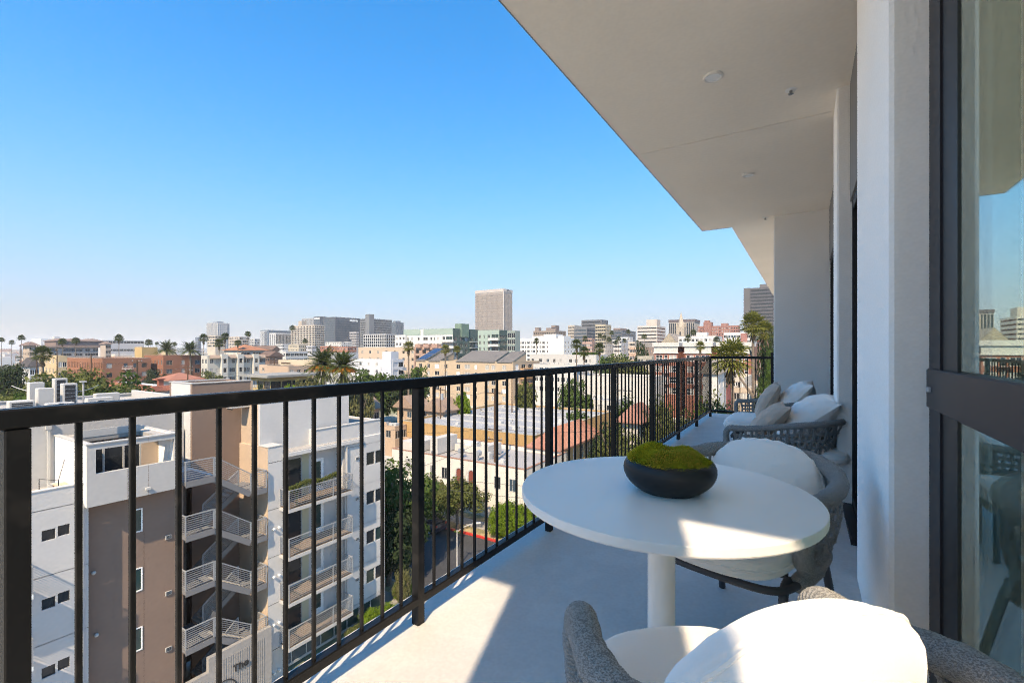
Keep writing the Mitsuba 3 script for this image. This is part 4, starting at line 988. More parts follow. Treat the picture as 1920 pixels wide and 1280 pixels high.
for y, z0, z1 in ((7.15, G, -5.5), (20.75, -16.4, -5.4)):
    part(nb, 'drain_pipe', MB().tube([((-26.53 if y < 10 else -26.33), y, z0), ((-26.53 if y < 10 else -26.33), y, z1)], 0.045, 8).ply('m_offwhite'))
for y, z in ((5.1, -7.6), (5.1, -10.4), (5.1, -13.2), (21.5, -6.5), (21.5, -9.3), (21.5, -12.1), (21.5, -14.9), (10.4, -8.3), (10.4, -11.1), (10.4, -13.9)):
    x = -26.999 if 9 < y < 12 else -26.399 if y > 12 else -26.599
    k = part(nb, 'wall_vent', MB().box(x, x + 0.05, y, y + 0.26, z, z + 0.20).ply('m_offwhite'))
    part(k, 'louvre', MB().box(x + 0.0505, x + 0.07, y + 0.03, y + 0.23, z + 0.03, z + 0.06).box(x + 0.0505, x + 0.07, y + 0.03, y + 0.23, z + 0.09, z + 0.12).box(x + 0.0505, x + 0.07, y + 0.03, y + 0.23, z + 0.15, z + 0.18).ply('m_dark'))
# things standing on its terrace, roof and balconies
one('terrace_pot', MB().mesh(revolve([(0, 0), (0.14, 0), (0.19, 0.36), (0.17, 0.36), (0.15, 0.3), (0, 0.3)], 24)).ply('m_offwhite', 40), 'grey bucket on the terrace beside a pile of boards', 'pot', to=T().translate([-29.3, 6.85, -5.35]))
k = thing('board_pile', 'low pile of brown boards on the white terrace', 'board pile')
for i in range(5): part(k, 'board', MB().box(-28.9, -28.0, 6.75, 7.15, -5.35 + 0.09 * i, -5.27 + 0.09 * i).ply('m_wood' if i % 2 else 'm_n_tan'))
one('rod_frame', MB().tube([(-28.4, 6.2, -5.35), (-28.4, 6.2, -4.5), (-28.1, 6.75, -4.65), (-28.1, 6.75, -5.35)], 0.02, 6).tube([(-28.1, 6.75, -4.65), (-28.3, 7.0, -3.8)], 0.014, 6).ply('m_dark'), 'bent black metal rod frame on the white terrace', 'frame')
for i, (x, y, r) in enumerate(((-27.6, 5.75, 0.17), (-28.3, 5.95, 0.2), (-27.9, 5.4, 0.22))):
    s_ = trimesh.creation.icosphere(3, r); s_.vertices[:] = s_.vertices * (1.2, 1, 0.8) + 0.25 * r * (meshkit.fbm(s_.vertices * 9 + i, 3)[:, None] - 0.5)
    one('plastic_bag', MB().mesh(s_).ply('m_white', 60), ('white plastic bag nearest the black rod frame', 'white plastic bag behind the others on the terrace', 'larger white plastic bag at the terrace edge')[i], 'bag', to=T().translate([x, y, -5.35 + r * 0.7]))


def condenser(x, y, z, w, d, h, label, dark=False, fan=False, group=None):
    k = thing('air_conditioner', label, 'air conditioner', group)
    part(k, 'casing', MB().mesh(rounded(-w / 2, w / 2, -d / 2, d / 2, 0.08, h, 0.02)).ply('m_offwhite'), T().translate([x, y, z]))
    part(k, 'feet', MB().box(-w / 2 + 0.05, w / 2 - 0.05, -d / 2 + 0.05, -d / 2 + 0.12, 0, 0.08).box(-w / 2 + 0.05, w / 2 - 0.05, d / 2 - 0.12, d / 2 - 0.05, 0, 0.08).ply('m_dark'), T().translate([x, y, z]))
    g_ = MB()
    if dark:
        g_.box(w / 2 + 0.001, w / 2 + 0.012, -d / 2 + 0.08, d / 2 - 0.08, 0.16, h - 0.08)
        part(k, 'grille', g_.ply('m_dark'), T().translate([x, y, z]))
        s2 = MB()
        for i in range(6): s2.box(w / 2 + 0.013, w / 2 + 0.022, -d / 2 + 0.08, d / 2 - 0.08, 0.2 + i * (h - 0.3) / 6, 0.215 + i * (h - 0.3) / 6)
        part(k, 'grille_bars', s2.ply('m_steel'), T().translate([x, y, z]), kind='stuff')
    if fan:
        g_ = MB()
        for r in (0.08, 0.15, 0.22, 0.28): g_.tube([(w / 2 + 0.012, r * math.cos(t), h / 2 + 0.03 + r * math.sin(t)) for t in np.linspace(0, 2 * math.pi, 25)], 0.008, 4, False)
        part(k, 'fan_guard', g_.ply('m_steel'), T().translate([x, y, z]))
        part(k, 'fan', MB().mesh(revolve([(0, 0), (0.27, 0), (0.27, 0.004), (0, 0.004)], 24)).ply('m_dark'), T().translate([x + w / 2 + 0.003, y, z + h / 2 + 0.03]).rotate([0, 1, 0], 90))


ZR = -1.95
for px_, w, d, h, D, lab, dk, fn in (
        (39, 0.5, 0.85, 0.72, 21.8, 'low white condenser with dark louvred face, leftmost on the roof', True, False), (67, 0.5, 0.55, 1.45, 23.6, 'tall white condenser cabinet, left of the pair', False, False), (83, 0.5, 0.55, 1.25, 22.6, 'tall white condenser cabinet, right of the pair', False, False),
        (112, 0.45, 0.50, 1.62, 24.2, 'tall condenser with dark open face, left of the two', True, False), (129, 0.45, 0.55, 1.42, 23.4, 'tall condenser with dark open face, right of the two', True, False),
        (112, 0.4, 0.95, 0.66, 21.6, 'low white condenser with round fan in front of the tall dark pair', False, True), (186, 0.4, 0.95, 0.86, 22.0, 'white condenser with round fan just above the railing', False, True), (200, 0.4, 0.95, 0.95, 23.2, 'white condenser behind the fan unit above the railing', False, False)):
    q = at(px_, 740, D=D); condenser(q[0], q[1], ZR, w, d, h, lab, dk, fn)
q = at(156, 760, D=25); one('vent_pipe', MB().tube([(q[0], q[1], ZR), (q[0], q[1], ZR + 1.35)], 0.04, 8).box(q[0] - 0.12, q[0] + 0.12, q[1] - 0.12, q[1] + 0.12, ZR + 1.35, ZR + 1.42).ply('m_offwhite'), 'thin white capped pipe among the roof condensers', 'vent pipe')
q = at(448, 735, D=28); condenser(q[0], q[1], -2.4, 0.6, 1.2, 1.0, 'white condenser box behind the brown stair tower', False, True)
# planting screen on the top balcony
k = thing('hedge_screen', 'green hedge on a wire trellis along the top balcony', 'hedge')
m = MB()
for i in range(22): m.beam((-25.62, 16.1 + i * 0.16, -8.15), (-25.62, 16.1 + i * 0.16 + 0.9, -7.25), 0.012, 0.012).beam((-25.62, 16.1 + i * 0.16 + 0.9, -8.15), (-25.62, 16.1 + i * 0.16, -7.25), 0.012, 0.012)
part(k, 'trellis', m.ply('m_wood'))
for i, y in enumerate((16.6, 17.7, 19.4)): part(k, 'stake', MB().tube([(-25.6, y, -8.15), (-25.6, y, -6.75)], 0.03, 6).ply('m_leaf_green'))
# ---------------------------------------------------------------- plants: leaf clouds, palms
def leaf_cloud(n, clumps, seed, size, flat_=0.75, shell=0.55):
    """leaf-sized faces in clumps filling a unit crown (radius 1, centre 0)"""
    rg = np.random.default_rng(seed)
    c = rg.normal(0, 1, (clumps, 3)); c /= np.linalg.norm(c, axis=1, keepdims=True)
    c *= (shell + (1 - shell) * rg.uniform(0, 1, (clumps, 1))) * rg.uniform(0.6, 0.95, (clumps, 1)); c[:, 2] *= flat_
    cr = rg.uniform(0.16, 0.36, clumps)
    k = rg.integers(0, clumps, n)
    d = rg.normal(0, 1, (n, 3)); d /= np.linalg.norm(d, axis=1, keepdims=True)
    p = c[k] + d * (cr[k] * rg.uniform(0.35, 1.0, n) ** 0.6)[:, None]
    nrm = d + rg.normal(0, 0.6, (n, 3)) + np.array([0, 0, 0.5]); nrm /= np.linalg.norm(nrm, axis=1, keepdims=True)
    a = np.cross(nrm, rg.normal(0, 1, (n, 3))); a /= np.linalg.norm(a, axis=1, keepdims=True); b = np.cross(nrm, a)
    s = size * rg.uniform(0.6, 1.3, (n, 1))
    V = np.concatenate([p - a * s, p - b * s * 0.45, p + a * s, p + b * s * 0.45])
    i = np.arange(n)
    return V, np.vstack([np.stack([i, i + n, i + 2 * n], 1), np.stack([i, i + 2 * n, i + 3 * n], 1)])


CROWNS = {(k, sz): leaf_cloud(n, c, 40 + k, s, shell=sh) for k, sh in ((0, 0.55), (1, 0.4), (2, 0.65)) for sz, n, c, s in (('near', 9000, 60, 0.055), ('mid', 3600, 46, 0.085))}
_crown = {}


def tree_trunk(seed):
    rg = random.Random(seed)
    m = MB(); top = np.array([rg.uniform(-0.06, 0.06), rg.uniform(-0.06, 0.06), 0.62])
    m.tube(spline([(0, 0, -0.02), (0.02, 0.0, 0.2), (0.0, 0.02, 0.42), top], 10), np.linspace(0.045, 0.026, 10), 7)
    for i in range(7):
        a = i * 0.9 + rg.uniform(-0.3, 0.3); h = rg.uniform(0.34, 0.6); r = rg.uniform(0.14, 0.26)
        m.tube(spline([(0.0, 0.0, h), (0.5 * r * math.cos(a), 0.5 * r * math.sin(a), h + 0.12), (r * math.cos(a), r * math.sin(a), h + rg.uniform(0.18, 0.34))], 7), np.linspace(0.02, 0.006, 7), 5)
    return m.ply('m_bark')


TRUNKS = [tree_trunk(i) for i in range(3)]


def tree(x, y, h, w, leaf, label, name='tree', group=None, near=False, z=None, low=0.30, cat='tree', seed=None):
    """trunk and crown; h total height, w crown width"""
    seed = R.randrange(10000) if seed is None else seed
    rg = random.Random(seed)
    z = G - 0.3 if z is None else z
    k = thing(name, label, cat, group)
    kk = (seed % 3, 'near' if near else 'mid')
    if (kk, leaf) not in _crown: _crown[kk, leaf] = mikit.ply(CROWNS[kk], 'm_leaf_' + leaf)
    part(k, 'trunk', TRUNKS[seed % 3], T().translate([x, y, z]).scale([h * 0.8, h * 0.8, h]))
    ch = h * (1 - low)
    part(k, 'crown', _crown[kk, leaf], T().translate([x, y, z + h * low + ch / 2]).rotate([0, 0, 1], rg.uniform(0, 360)).scale([w / 1.9, w / 1.9 * rg.uniform(0.85, 1.15), ch / 1.55]))
    return k


def fan_palm_crown(seed, n=44, droop=0.5):
    """a crown of fan leaves; unit: leaf reach about 1"""
    rg = random.Random(seed); m = MB()
    for i in range(n):
        az = i * 2.39996 + rg.uniform(-0.2, 0.2); el = math.radians(80 - 125 * (i / n) + rg.uniform(-9, 9))
        d = np.array([math.cos(az) * math.cos(el), math.sin(az) * math.cos(el), math.sin(el)])
        side = np.array([-math.sin(az), math.cos(az), 0]); upv = np.cross(side, d) * -1
        st = rg.uniform(0.38, 0.55); hub = d * st
        m.beam((0, 0, 0), hub, 0.02, 0.012)
        R_ = rg.uniform(0.42, 0.58); ns = 11
        for k in range(ns):
            f = (k - (ns - 1) / 2) / ((ns - 1) / 2) * 1.75
            dir_ = d * math.cos(f) + side * math.sin(f)
            tip = hub + dir_ * R_ * (1 - 0.16 * abs(f) / 1.75) - np.array([0, 0, droop * R_ * rg.uniform(0.25, 0.6)])
            mid = hub + dir_ * R_ * 0.6 - np.array([0, 0, 0.03])
            wv = np.cross(dir_, upv); wv = wv / (np.linalg.norm(wv) + 1e-9) * 0.034
            lift = upv * (0.012 if k % 2 else -0.012)
            m.add([hub, mid - wv + lift, mid + wv - lift, tip], [(0, 1, 2), (1, 3, 2)])
    return m


def skirt_mesh(seed):
    rg = random.Random(seed); m = MB()
    for i in range(70):
        az = rg.uniform(0, 2 * math.pi); z = -rg.uniform(0.0, 0.75); r = 0.10 + 0.16 * (1 + z) * rg.uniform(0.6, 1.2)
        a = np.array([0.06 * math.cos(az), 0.06 * math.sin(az), z + 0.05]); b = np.array([r * math.cos(az), r * math.sin(az), z - rg.uniform(0.18, 0.42)])
        s_ = np.array([-math.sin(az), math.cos(az), 0]) * rg.uniform(0.03, 0.07)
        m.add([a, b - s_, b + s_], [(0, 1, 2)])
    return m


FANS = {c: [fan_palm_crown(i).ply('m_leaf_' + c) for i in range(2)] for c in ('palm', 'palmlight')}
BALLS = [fan_palm_crown(7 + i, 60, 0.9).ply('m_leaf_palm') for i in range(2)]
SKIRTS = [skirt_mesh(i).ply('m_leaf_skirt') for i in range(2)]


def palm(px_, top, D, reach, label, leaf='palm', group='fan palms across the city', ball=False, skirt=True, lean=0.0, tr=0.16, base=None):
    """a fan palm whose crown's top stands at pixel (px_, top) at depth D"""
    q = at(px_, top, D=D)
    k = thing('fan_palm', label, 'palm tree', group)
    hub = np.array([q[0], q[1], q[2] - reach * 0.85])
    z0 = G - 0.3 if base is None else base
    rg = random.Random(int(px_ * 10 + top))
    pts = spline([(hub[0] + lean, hub[1], z0), (hub[0] + lean * 0.6, hub[1], (z0 + hub[2]) / 2), tuple(hub)], 14)
    part(k, 'trunk', MB().tube(pts, np.linspace(tr * 1.3, tr * 0.8, 14), 8).ply('m_bark'))
    rot = rg.uniform(0, 360)
    sh = BALLS[rg.randrange(2)] if ball else FANS[leaf][rg.randrange(2)]
    part(k, 'crown', sh, T().translate(hub.tolist()).rotate([0, 0, 1], rot).scale(reach))
    if skirt: part(k, 'dead_fronds', SKIRTS[rg.randrange(2)], T().translate(hub.tolist()).rotate([0, 0, 1], rot).scale(reach * 1.05))
    return k


def feather_palm(x, y, hub_z, reach, label, fruit=True, base=None, group=None, seed=0, skirt=True):
    """a date palm: arching feather fronds, orange fruit stalks, hanging dead fronds"""
    k = thing('date_palm', label, 'palm tree', group)
    base = G - 0.3 if base is None else base
    part(k, 'trunk', MB().tube([(x, y, base), (x, y, hub_z)], [0.34, 0.30], 10).ply('m_bark'))
    rg = random.Random(seed); m, dead, fr = MB(), MB(), MB()
    for i in range(72):
        az = i * 2.39996; el = math.radians(82 - 92 * i / 72 + rg.uniform(-6, 6)); L = reach * rg.uniform(0.85, 1.1)
        h = np.array([math.cos(az), math.sin(az), 0]); sd = np.array([-math.sin(az), math.cos(az), 0])
        pts = [h * (L * t * math.cos(el * (1 - 0.25 * t))) + np.array([0, 0, L * t * math.sin(el) - 0.30 * L * t * t * (0.5 + math.cos(el))]) for t in np.linspace(0.02, 1, 9)]
        tgt = dead if i > 64 and skirt else m
        for j in range(8):
            a, b = pts[j], pts[j + 1]
            for s_ in (-1, 1):
                for t in (0.25, 0.75):
                    o = a + (b - a) * t; w = L * 0.19 * math.sin(math.pi * min(0.95, (j + t) / 8 * 0.85 + 0.12))
                    tip = o + sd * s_ * w + (b - a) * 0.5 - np.array([0, 0, w * 0.25]); e = (b - a) * 0.24
                    tgt.add([o - e, o + e, tip], [(0, 1, 2)])
    part(k, 'crown', m.ply('m_leaf_palm'), T().translate([x, y, hub_z]))
    if fruit:
        for i in range(420):
            az = rg.uniform(0, 6.28); r = reach * rg.uniform(0.22, 0.58); z = reach * (0.02 - 0.30 * r / reach + rg.uniform(-0.10, 0.08))
            o = np.array([r * math.cos(az), r * math.sin(az), z]); d = np.array([math.cos(az), math.sin(az), -0.9]) * reach * 0.09; s_ = np.array([-math.sin(az), math.cos(az), 0.2]) * reach * 0.02
            fr.add([o - s_, o + s_, o + d + s_, o + d - s_], [(0, 1, 2, 3)])
        part(k, 'fruit_stalks', fr.ply('m_leaf_orange'), T().translate([x, y, hub_z]))
    if skirt:
        for i in range(90):
            az = rg.uniform(0, 6.28); r = reach * rg.uniform(0.25, 0.62); o = np.array([r * 0.4 * math.cos(az), r * 0.4 * math.sin(az), -reach * rg.uniform(0.1, 0.35)]); e = np.array([r * math.cos(az), r * math.sin(az), -reach * rg.uniform(0.5, 1.0)])
            s_ = np.array([-math.sin(az), math.cos(az), 0]) * reach * 0.022
            dead.add([o, e - s_, e + s_], [(0, 1, 2)])
        part(k, 'dead_fronds', dead.ply('m_leaf_olive'), T().translate([x, y, hub_z]))
    return k


# ivy over the trellis of the top balcony
rg = np.random.default_rng(3)
n = 2600
p = np.stack([rg.normal(-25.60, 0.07, n), rg.uniform(16.1, 19.6, n), np.zeros(n)], 1)
p[:, 2] = -6.80 - np.abs(rg.normal(0, 0.16, n)) + 0.08 * np.sin(p[:, 1] * 3)
nr = rg.normal(0, 1, (n, 3)) + (1, 0, 0.4); nr /= np.linalg.norm(nr, axis=1, keepdims=True)
a = np.cross(nr, rg.normal(0, 1, (n, 3))); a /= np.linalg.norm(a, axis=1, keepdims=True); b = np.cross(nr, a); s_ = 0.045
V = np.concatenate([p - a * s_, p - b * s_ * 0.6, p + a * s_, p + b * s_ * 0.6]); i = np.arange(n)
part('hedge_screen', 'leaves', mikit.ply((V, np.vstack([np.stack([i, i + n, i + 2 * n], 1), np.stack([i, i + 2 * n, i + 3 * n], 1)])), 'm_leaf_olive'), kind='stuff')
# ---------------------------------------------------------------- far skyline
DG, BL = ('m_pane',), ('m_paneblue',)


def bands(L, z1, n, h, fh, drop=2.0, inset=0.4):
    return [(inset, L - inset, z1 - drop - h - fh * k, z1 - drop - fh * k) for k in range(n)]


def tower(name, label, pl, pc, pr, top, D, rgb, nS, nE, ns, fh, w, h, drop=2.0, **kw):
    kw.setdefault('parapet', 1.0); kw.setdefault('depth', 0.4); kw.setdefault('panes', DG); kw.setdefault('amp', 0.05)
    return city(name, label, kw.pop('cat', 'office building'), pl, pc, pr, top, D, rgb, (nS, w, h, ns, fh, drop), (nE, w, h, ns, fh, drop), **kw)


# dark striped towers and neighbours, left of the tall beige tower
t = tower('office_tower', 'wide dark grey glass office tower with light lettering at its top corner', 606, 628, 675, 594, 780, (0.105, 0.115, 0.135), 1, 1, 13, 3.9, 400, 2.5, panes=('m_paneblue',))
part(t.key, 'sign', MB().box(t.x1 + 0.01, t.x1 + 0.6, t.y1 - 22, t.y1 - 10, t.top - 6, t.top - 3).box(t.x1 + 0.01, t.x1 + 0.6, t.y1 - 9, t.y1 - 5, t.top - 6, t.top - 3).ply('m_white'))
t = tower('office_tower', 'grey office tower with a raised shaft, right of the dark glass tower', 675, 692, 735, 597, 760, (0.17, 0.18, 0.19), 1, 1, 11, 3.9, 300, 1.4, panes=('m_pane',))
t.boxes('stair_shaft', (0.20, 0.21, 0.22), (t.x1 - 8, t.x1 + 1.5, t.y0 - 1, t.y0 + 9, t.base, t.top + 7))
t = tower('office_tower', 'bluish grey tower farther back, right of the one with a shaft', 733, 742, 757, 604, 950, (0.16, 0.19, 0.23), 6, 8, 12, 4.0, 3.0, 2.6, panes=('m_paneblue',))
t.boxes('roof_house', (0.17, 0.20, 0.24), (t.x1 - 10, t.x1 - 2, t.y0 + 2, t.y0 + 16, t.top - 1, t.top + 3))
t = tower('office_tower', 'pale ribbed office tower behind the cream apartment tower', 566, 588, 590, 596, 900, (0.36, 0.37, 0.38), 9, 1, 1, 60, 1.2, 56, panes=('m_pane',))
t = tower('office_tower', 'dark tower with light lettering left of the wide glass tower', 588, 600, 612, 593, 860, (0.13, 0.145, 0.17), 1, 1, 13, 4.0, 200, 2.2, panes=('m_paneblue',))
part(t.key, 'sign', MB().box(t.x0 + 2, t.x1 - 1, t.y0 - 0.6, t.y0 - 0.01, t.top - 5, t.top - 2.8).ply('m_white'))
t = tower('apartment_tower', 'cream apartment tower with stacked balcony bands and a roof house', 546, 590, 608, 609, 620, (0.52, 0.46, 0.38), 8, 5, 11, 3.0, 4.2, 1.5, drop=1.6, cat='apartment tower', depth=1.2)
t.boxes('roof_house', (0.50, 0.42, 0.33), (t.x0 + 12, t.x0 + 20, t.y0 + 3, t.y0 + 10, t.top - 1, t.top + 6.5))
for kz in range(10):
    z = t.top - 1.5 - 3.0 * kz - 1.6
    part(t.key, 'balcony_slab', MB().box(t.x0 - 0.3, t.x1 + 0.9, t.y0 - 0.9, t.y0 - 0.01, z - 0.9, z).box(t.x1 + 0.01, t.x1 + 0.9, t.y0 - 0.01, t.y1, z - 0.9, z).paint((0.62, 0.57, 0.49)))
tower('office_building', 'white ribbed office block left of the cream apartment tower', 505, 517, 549, 624, 640, (0.56, 0.56, 0.56), 3, 12, 1, 60, 1.6, 20, panes=('m_pane',))
tower('office_building', 'long bluish low block behind the white ribbed office block', 488, 502, 552, 618.5, 900, (0.20, 0.25, 0.30), 1, 1, 7, 3.8, 300, 2.0, panes=BL)
tower('office_building', 'tiny pale office block at the left end of the bluish one', 488, 496, 500, 621, 820, (0.50, 0.52, 0.54), 3, 3, 7, 3.6, 3, 1.8)
tower('office_building', 'small pink-grey office slab between the two dark towers', 655, 668, 673, 622, 600, (0.42, 0.40, 0.40), 5, 2, 6, 3.3, 3.0, 1.6)
tower('office_building', 'white gridded office block in front of the grey tower with a shaft', 681, 724, 741, 626, 520, (0.58, 0.58, 0.57), 11, 4, 5, 3.5, 2.7, 2.9, drop=0.8)
t = city('church', 'small church with dark pyramid spire amid the low roofs', 'church', 645, 655, 660, 640, 560, (0.55, 0.52, 0.47), None, None, parapet=0)
part(t.key, 'spire', MB().poly([(t.x0, t.y0, t.top), (t.x1, t.y0, t.top), ((t.x0 + t.x1) / 2, (t.y0 + t.y1) / 2, t.top + 6)]).poly([(t.x1, t.y0, t.top), (t.x1, t.y1, t.top), ((t.x0 + t.x1) / 2, (t.y0 + t.y1) / 2, t.top + 6)]).ply('m_dark'))
# the tall beige tower
t = tower('tower', 'tallest beige tower with a pale top band, alone against the sky', 891, 944, 960.5, 546.5, 640, (0.38, 0.335, 0.30), 34, 12, 1, 90, 0.62, 74, drop=2.5, cat='tower', depth=0.5, panes=('m_towerpane',))
t.boxes('crown_band', (0.56, 0.50, 0.45), (t.x0 - 0.4, t.x1 + 0.4, t.y0 - 0.4, t.y1 + 0.4, t.top + 0.1, t.top + 4.2))
t.boxes('corner_fin', (0.62, 0.57, 0.52), (t.x1 - 0.4, t.x1 + 0.7, t.y0 - 0.7, t.y0 + 0.3, t.base, t.top))
for i in range(24):
    z = t.top - 4 - 3.6 * i
    if z > G + 10 and i % 1 == 0:
        if i == 0: mm = MB()
        mm.box(t.x0, t.x1, t.y0 - 0.12, t.y0 - 0.005, z - 0.9, z)
part(t.key, 'spandrel', mm.paint((0.31, 0.275, 0.25)), kind='stuff')
mm = MB().box(t.x1 + 0.41, t.x1 + 0.6, t.y0 + 9, t.y0 + 10, t.top + 0.8, t.top + 3.8).box(t.x1 + 0.41, t.x1 + 0.6, t.y0 + 10.1, t.y0 + 12.4, t.top + 3.2, t.top + 3.8).box(t.x1 + 0.41, t.x1 + 0.6, t.y0 + 11.8, t.y0 + 12.6, t.top + 1.9, t.top + 3.2).box(t.x1 + 0.41, t.x1 + 0.6, t.y0 + 10.1, t.y0 + 12.3, t.top + 1.3, t.top + 1.9).box(t.x1 + 0.41, t.x1 + 0.6, t.y0 + 13.2, t.y0 + 18, t.top + 1.8, t.top + 2.6)
part(t.key, 'sign', mm.ply('m_dark'), label='small dark emblem and lettering on the top band')
# white tower far left, low skyline there
q = at(409, 606, D=950)
k = thing('tower', 'far white tower with chamfered corners, alone on the left', 'tower')
w_ = 17.0
hexa = Polygon([(-w_, -w_ * 0.5), (-w_ * 0.5, -w_), (w_ * 0.5, -w_), (w_, -w_ * 0.5), (w_, w_ * 0.5), (w_ * 0.5, w_), (-w_ * 0.5, w_), (-w_, w_ * 0.5)])
m_ = trimesh.creation.extrude_polygon(hexa, q[2] - G, engine='earcut'); m_.apply_translation((q[0], q[1], G))
part(k, 'wall', MB().mesh(m_).paint((0.52, 0.52, 0.51), amp=0.04))
mm = MB()
for i in range(13):
    z = q[2] - 4 - i * 3.6
    h2 = trimesh.creation.extrude_polygon(hexa.buffer(0.25, join_style=2), 1.5, engine='earcut'); h2.apply_translation((q[0], q[1], z)); mm.mesh(h2)
part(k, 'window', mm.paint((0.33, 0.35, 0.375)), kind='stuff')
mm = MB()
cs_ = np.array(hexa.buffer(0.5, join_style=2).exterior.coords)
for a, b in zip(cs_[:-1], cs_[1:]):
    for t_ in np.linspace(0, 1, 6)[:-1]:
        p = a + (b - a) * t_; mm.box(q[0] + p[0] - 0.25, q[0] + p[0] + 0.25, q[1] + p[1] - 0.25, q[1] + p[1] + 0.25, G, q[2])
part(k, 'mullion', mm.paint((0.48, 0.48, 0.48)), kind='stuff')
part(k, 'roof_house', MB().box(q[0] - 8, q[0] + 9, q[1] - 6, q[1] + 6, q[2], q[2] + 3.5).paint((0.25, 0.30, 0.36)))
city('office_building', 'tiny blue-grey glass block left of the far white tower', 'office building', 366, 371, 377, 632, 800, (0.25, 0.28, 0.36), (3, 3, 2, 5, 3.6), (3, 3, 2, 5, 3.6), panes=BL)
city('apartment_block', 'cream block with a dark window band below the far white tower', 'building', 389, 404, 423, 629, 520, (0.55, 0.48, 0.38), (6, 3, 1.7, 4, 3.2), (6, 3, 1.7, 4, 3.2))
city('apartment_block', 'beige block with small balconies right of the far white tower', 'building', 428, 449, 468, 631, 470, (0.52, 0.45, 0.38), (7, 2.2, 1.5, 4, 3.0), (6, 2.4, 1.8, 4, 3.0))
city('apartment_block', 'low grey block with dark windows right of the small beige block', 'building', 466, 478, 487, 635, 560, (0.48, 0.48, 0.47), (4, 2.4, 1.5, 4, 3.0), (4, 2.4, 1.8, 4, 3.0))
city('warehouse', 'long white warehouse wall on the left skyline, sunlit at its left end', 'warehouse', 59, 77, 184, 635, 430, (0.68, 0.68, 0.67), None, None)
city('warehouse', 'pale grey warehouse right of the long white one', 'warehouse', 181, 190, 270, 637.5, 520, (0.58, 0.58, 0.57), None, (12, 5, 2.4, 2, 9), panes=DG)
t = city('roof_tower', 'small white box tower rising over the long warehouse', 'building', 97, 102, 113, 631, 480, (0.62, 0.60, 0.58), None, None)
t = city('apartment_block', 'long brown-roofed apartment block before the white warehouse', 'building', 66, 92, 184, 651, 300, (0.40, 0.35, 0.32), (5, 2.4, 1.4, 3, 3.0), (18, 3.2, 1.5, 3, 3.0), parapet=0)
part(t.key, 'hip_roof', hip(MB(), t.x0, t.x1, t.y0, t.y1, t.top + 0.2, 3.0, 1.2, axis='y').paint((0.20, 0.155, 0.135)))
for y_ in (0.15, 0.42, 0.78):
    y__ = t.y0 + (t.y1 - t.y0) * y_
    part(t.key, 'roof_house', hip(MB().box(t.x0 + 4, t.x1 - 2, y__, y__ + 9, t.top, t.top + 4.2), t.x0 + 4, t.x1 - 2, y__, y__ + 9, t.top + 4.3, 1.8, 0.8).paint((0.27, 0.20, 0.18)))
t = city('apartment_block', 'tan block with a broad flat roof, second from the left edge', 'building', 43, 55, 68, 648, 270, (0.50, 0.40, 0.31), (4, 1.6, 1.4, 4, 3.0), (4, 1.8, 1.6, 4, 3.0), parapet=0.3)
part(t.key, 'hip_roof', hip(MB(), t.x0, t.x1, t.y0, t.y1, t.top + 0.2, 2.2, 1.6).paint((0.22, 0.16, 0.14)))
t = city('apartment_block', 'square tan stair tower with a tiled cap at the right end of the brown roofs', 'building', 188, 198, 208, 645, 280, (0.50, 0.41, 0.34), None, (2, 1.5, 1.4, 3, 3.0), parapet=0)
part(t.key, 'hip_roof', hip(MB(), t.x0, t.x1, t.y0, t.y1, t.top + 0.2, 1.2, 0.7).paint((0.30, 0.22, 0.19)))

# ---------------------------------------------------------------- left middle ground
t = city('house', 'white clapboard house with a dark grey hip roof at the far left', 'house', 40, 56, 72, 688, 140, (0.52, 0.52, 0.50), (3, 1.0, 1.5, 2, 3.0, 0.8), (2, 1.0, 1.5, 2, 3.0, 0.8), each=True, parapet=0, depth=0.12)
part(t.key, 'hip_roof', hip(MB(), t.x0, t.x1, t.y0, t.y1, t.top + 0.2, 2.6, 0.6).paint((0.10, 0.095, 0.10)))
city('apartment_block', 'cream yellow apartment block with green-grey side, left of the brick block', 'building', 73, 109, 126, 667, 150, (0.62, 0.47, 0.27), (6, 1.2, 1.6, 3, 3.1), (2, 1.5, 1.7, 3, 3.4, 2.0), each=True)
BRICK = (0.33, 0.135, 0.075)


def brick_block(label, pl, pc, pr, top, D, rgb, nS, nE, w, h, fh, group=None, side='each'):
    t = city('brick_block', label, 'building', pl, pc, pr, top, D, rgb, None, None, each=True, cap=(0.50, 0.42, 0.36))
    return t


c = at(192, 672, D=170); x1, y0, z1 = c; x0 = at(126, 640, Y=y0)[0]; y1 = at(283, 640, X=x1)[1]
LS, LE = x1 - x0, y1 - y0
s_ = [(0.8 + i * (LS - 2.0) / 20, 0.8 + i * (LS - 2.0) / 20 + 0.75, z1 - 3.9 - 3.4 * k, z1 - 1.6 - 3.4 * k) for k in range(3) for i in range(21)]
e_ = [(a, a + b, z, z + 1.7) for k in range(3) for z in (z1 - 3.6 - 3.4 * k,) for a, b in ((LE * 0.08, 1.7), (LE * 0.42, 1.3), (LE * 0.62, 1.4), (LE * 0.80, 1.7))]
bA = Building('brick_block', 'larger orange brick block with tall narrow windows and a white fire escape', 'building', x0, x1, y0, y1, z1, (0.34, 0.155, 0.09), s_, e_, each=True, cap=(0.52, 0.45, 0.38), depth=0.25, frame='m_wood', mull=0)
fe = MB()
yf = y0 + LE * 0.42
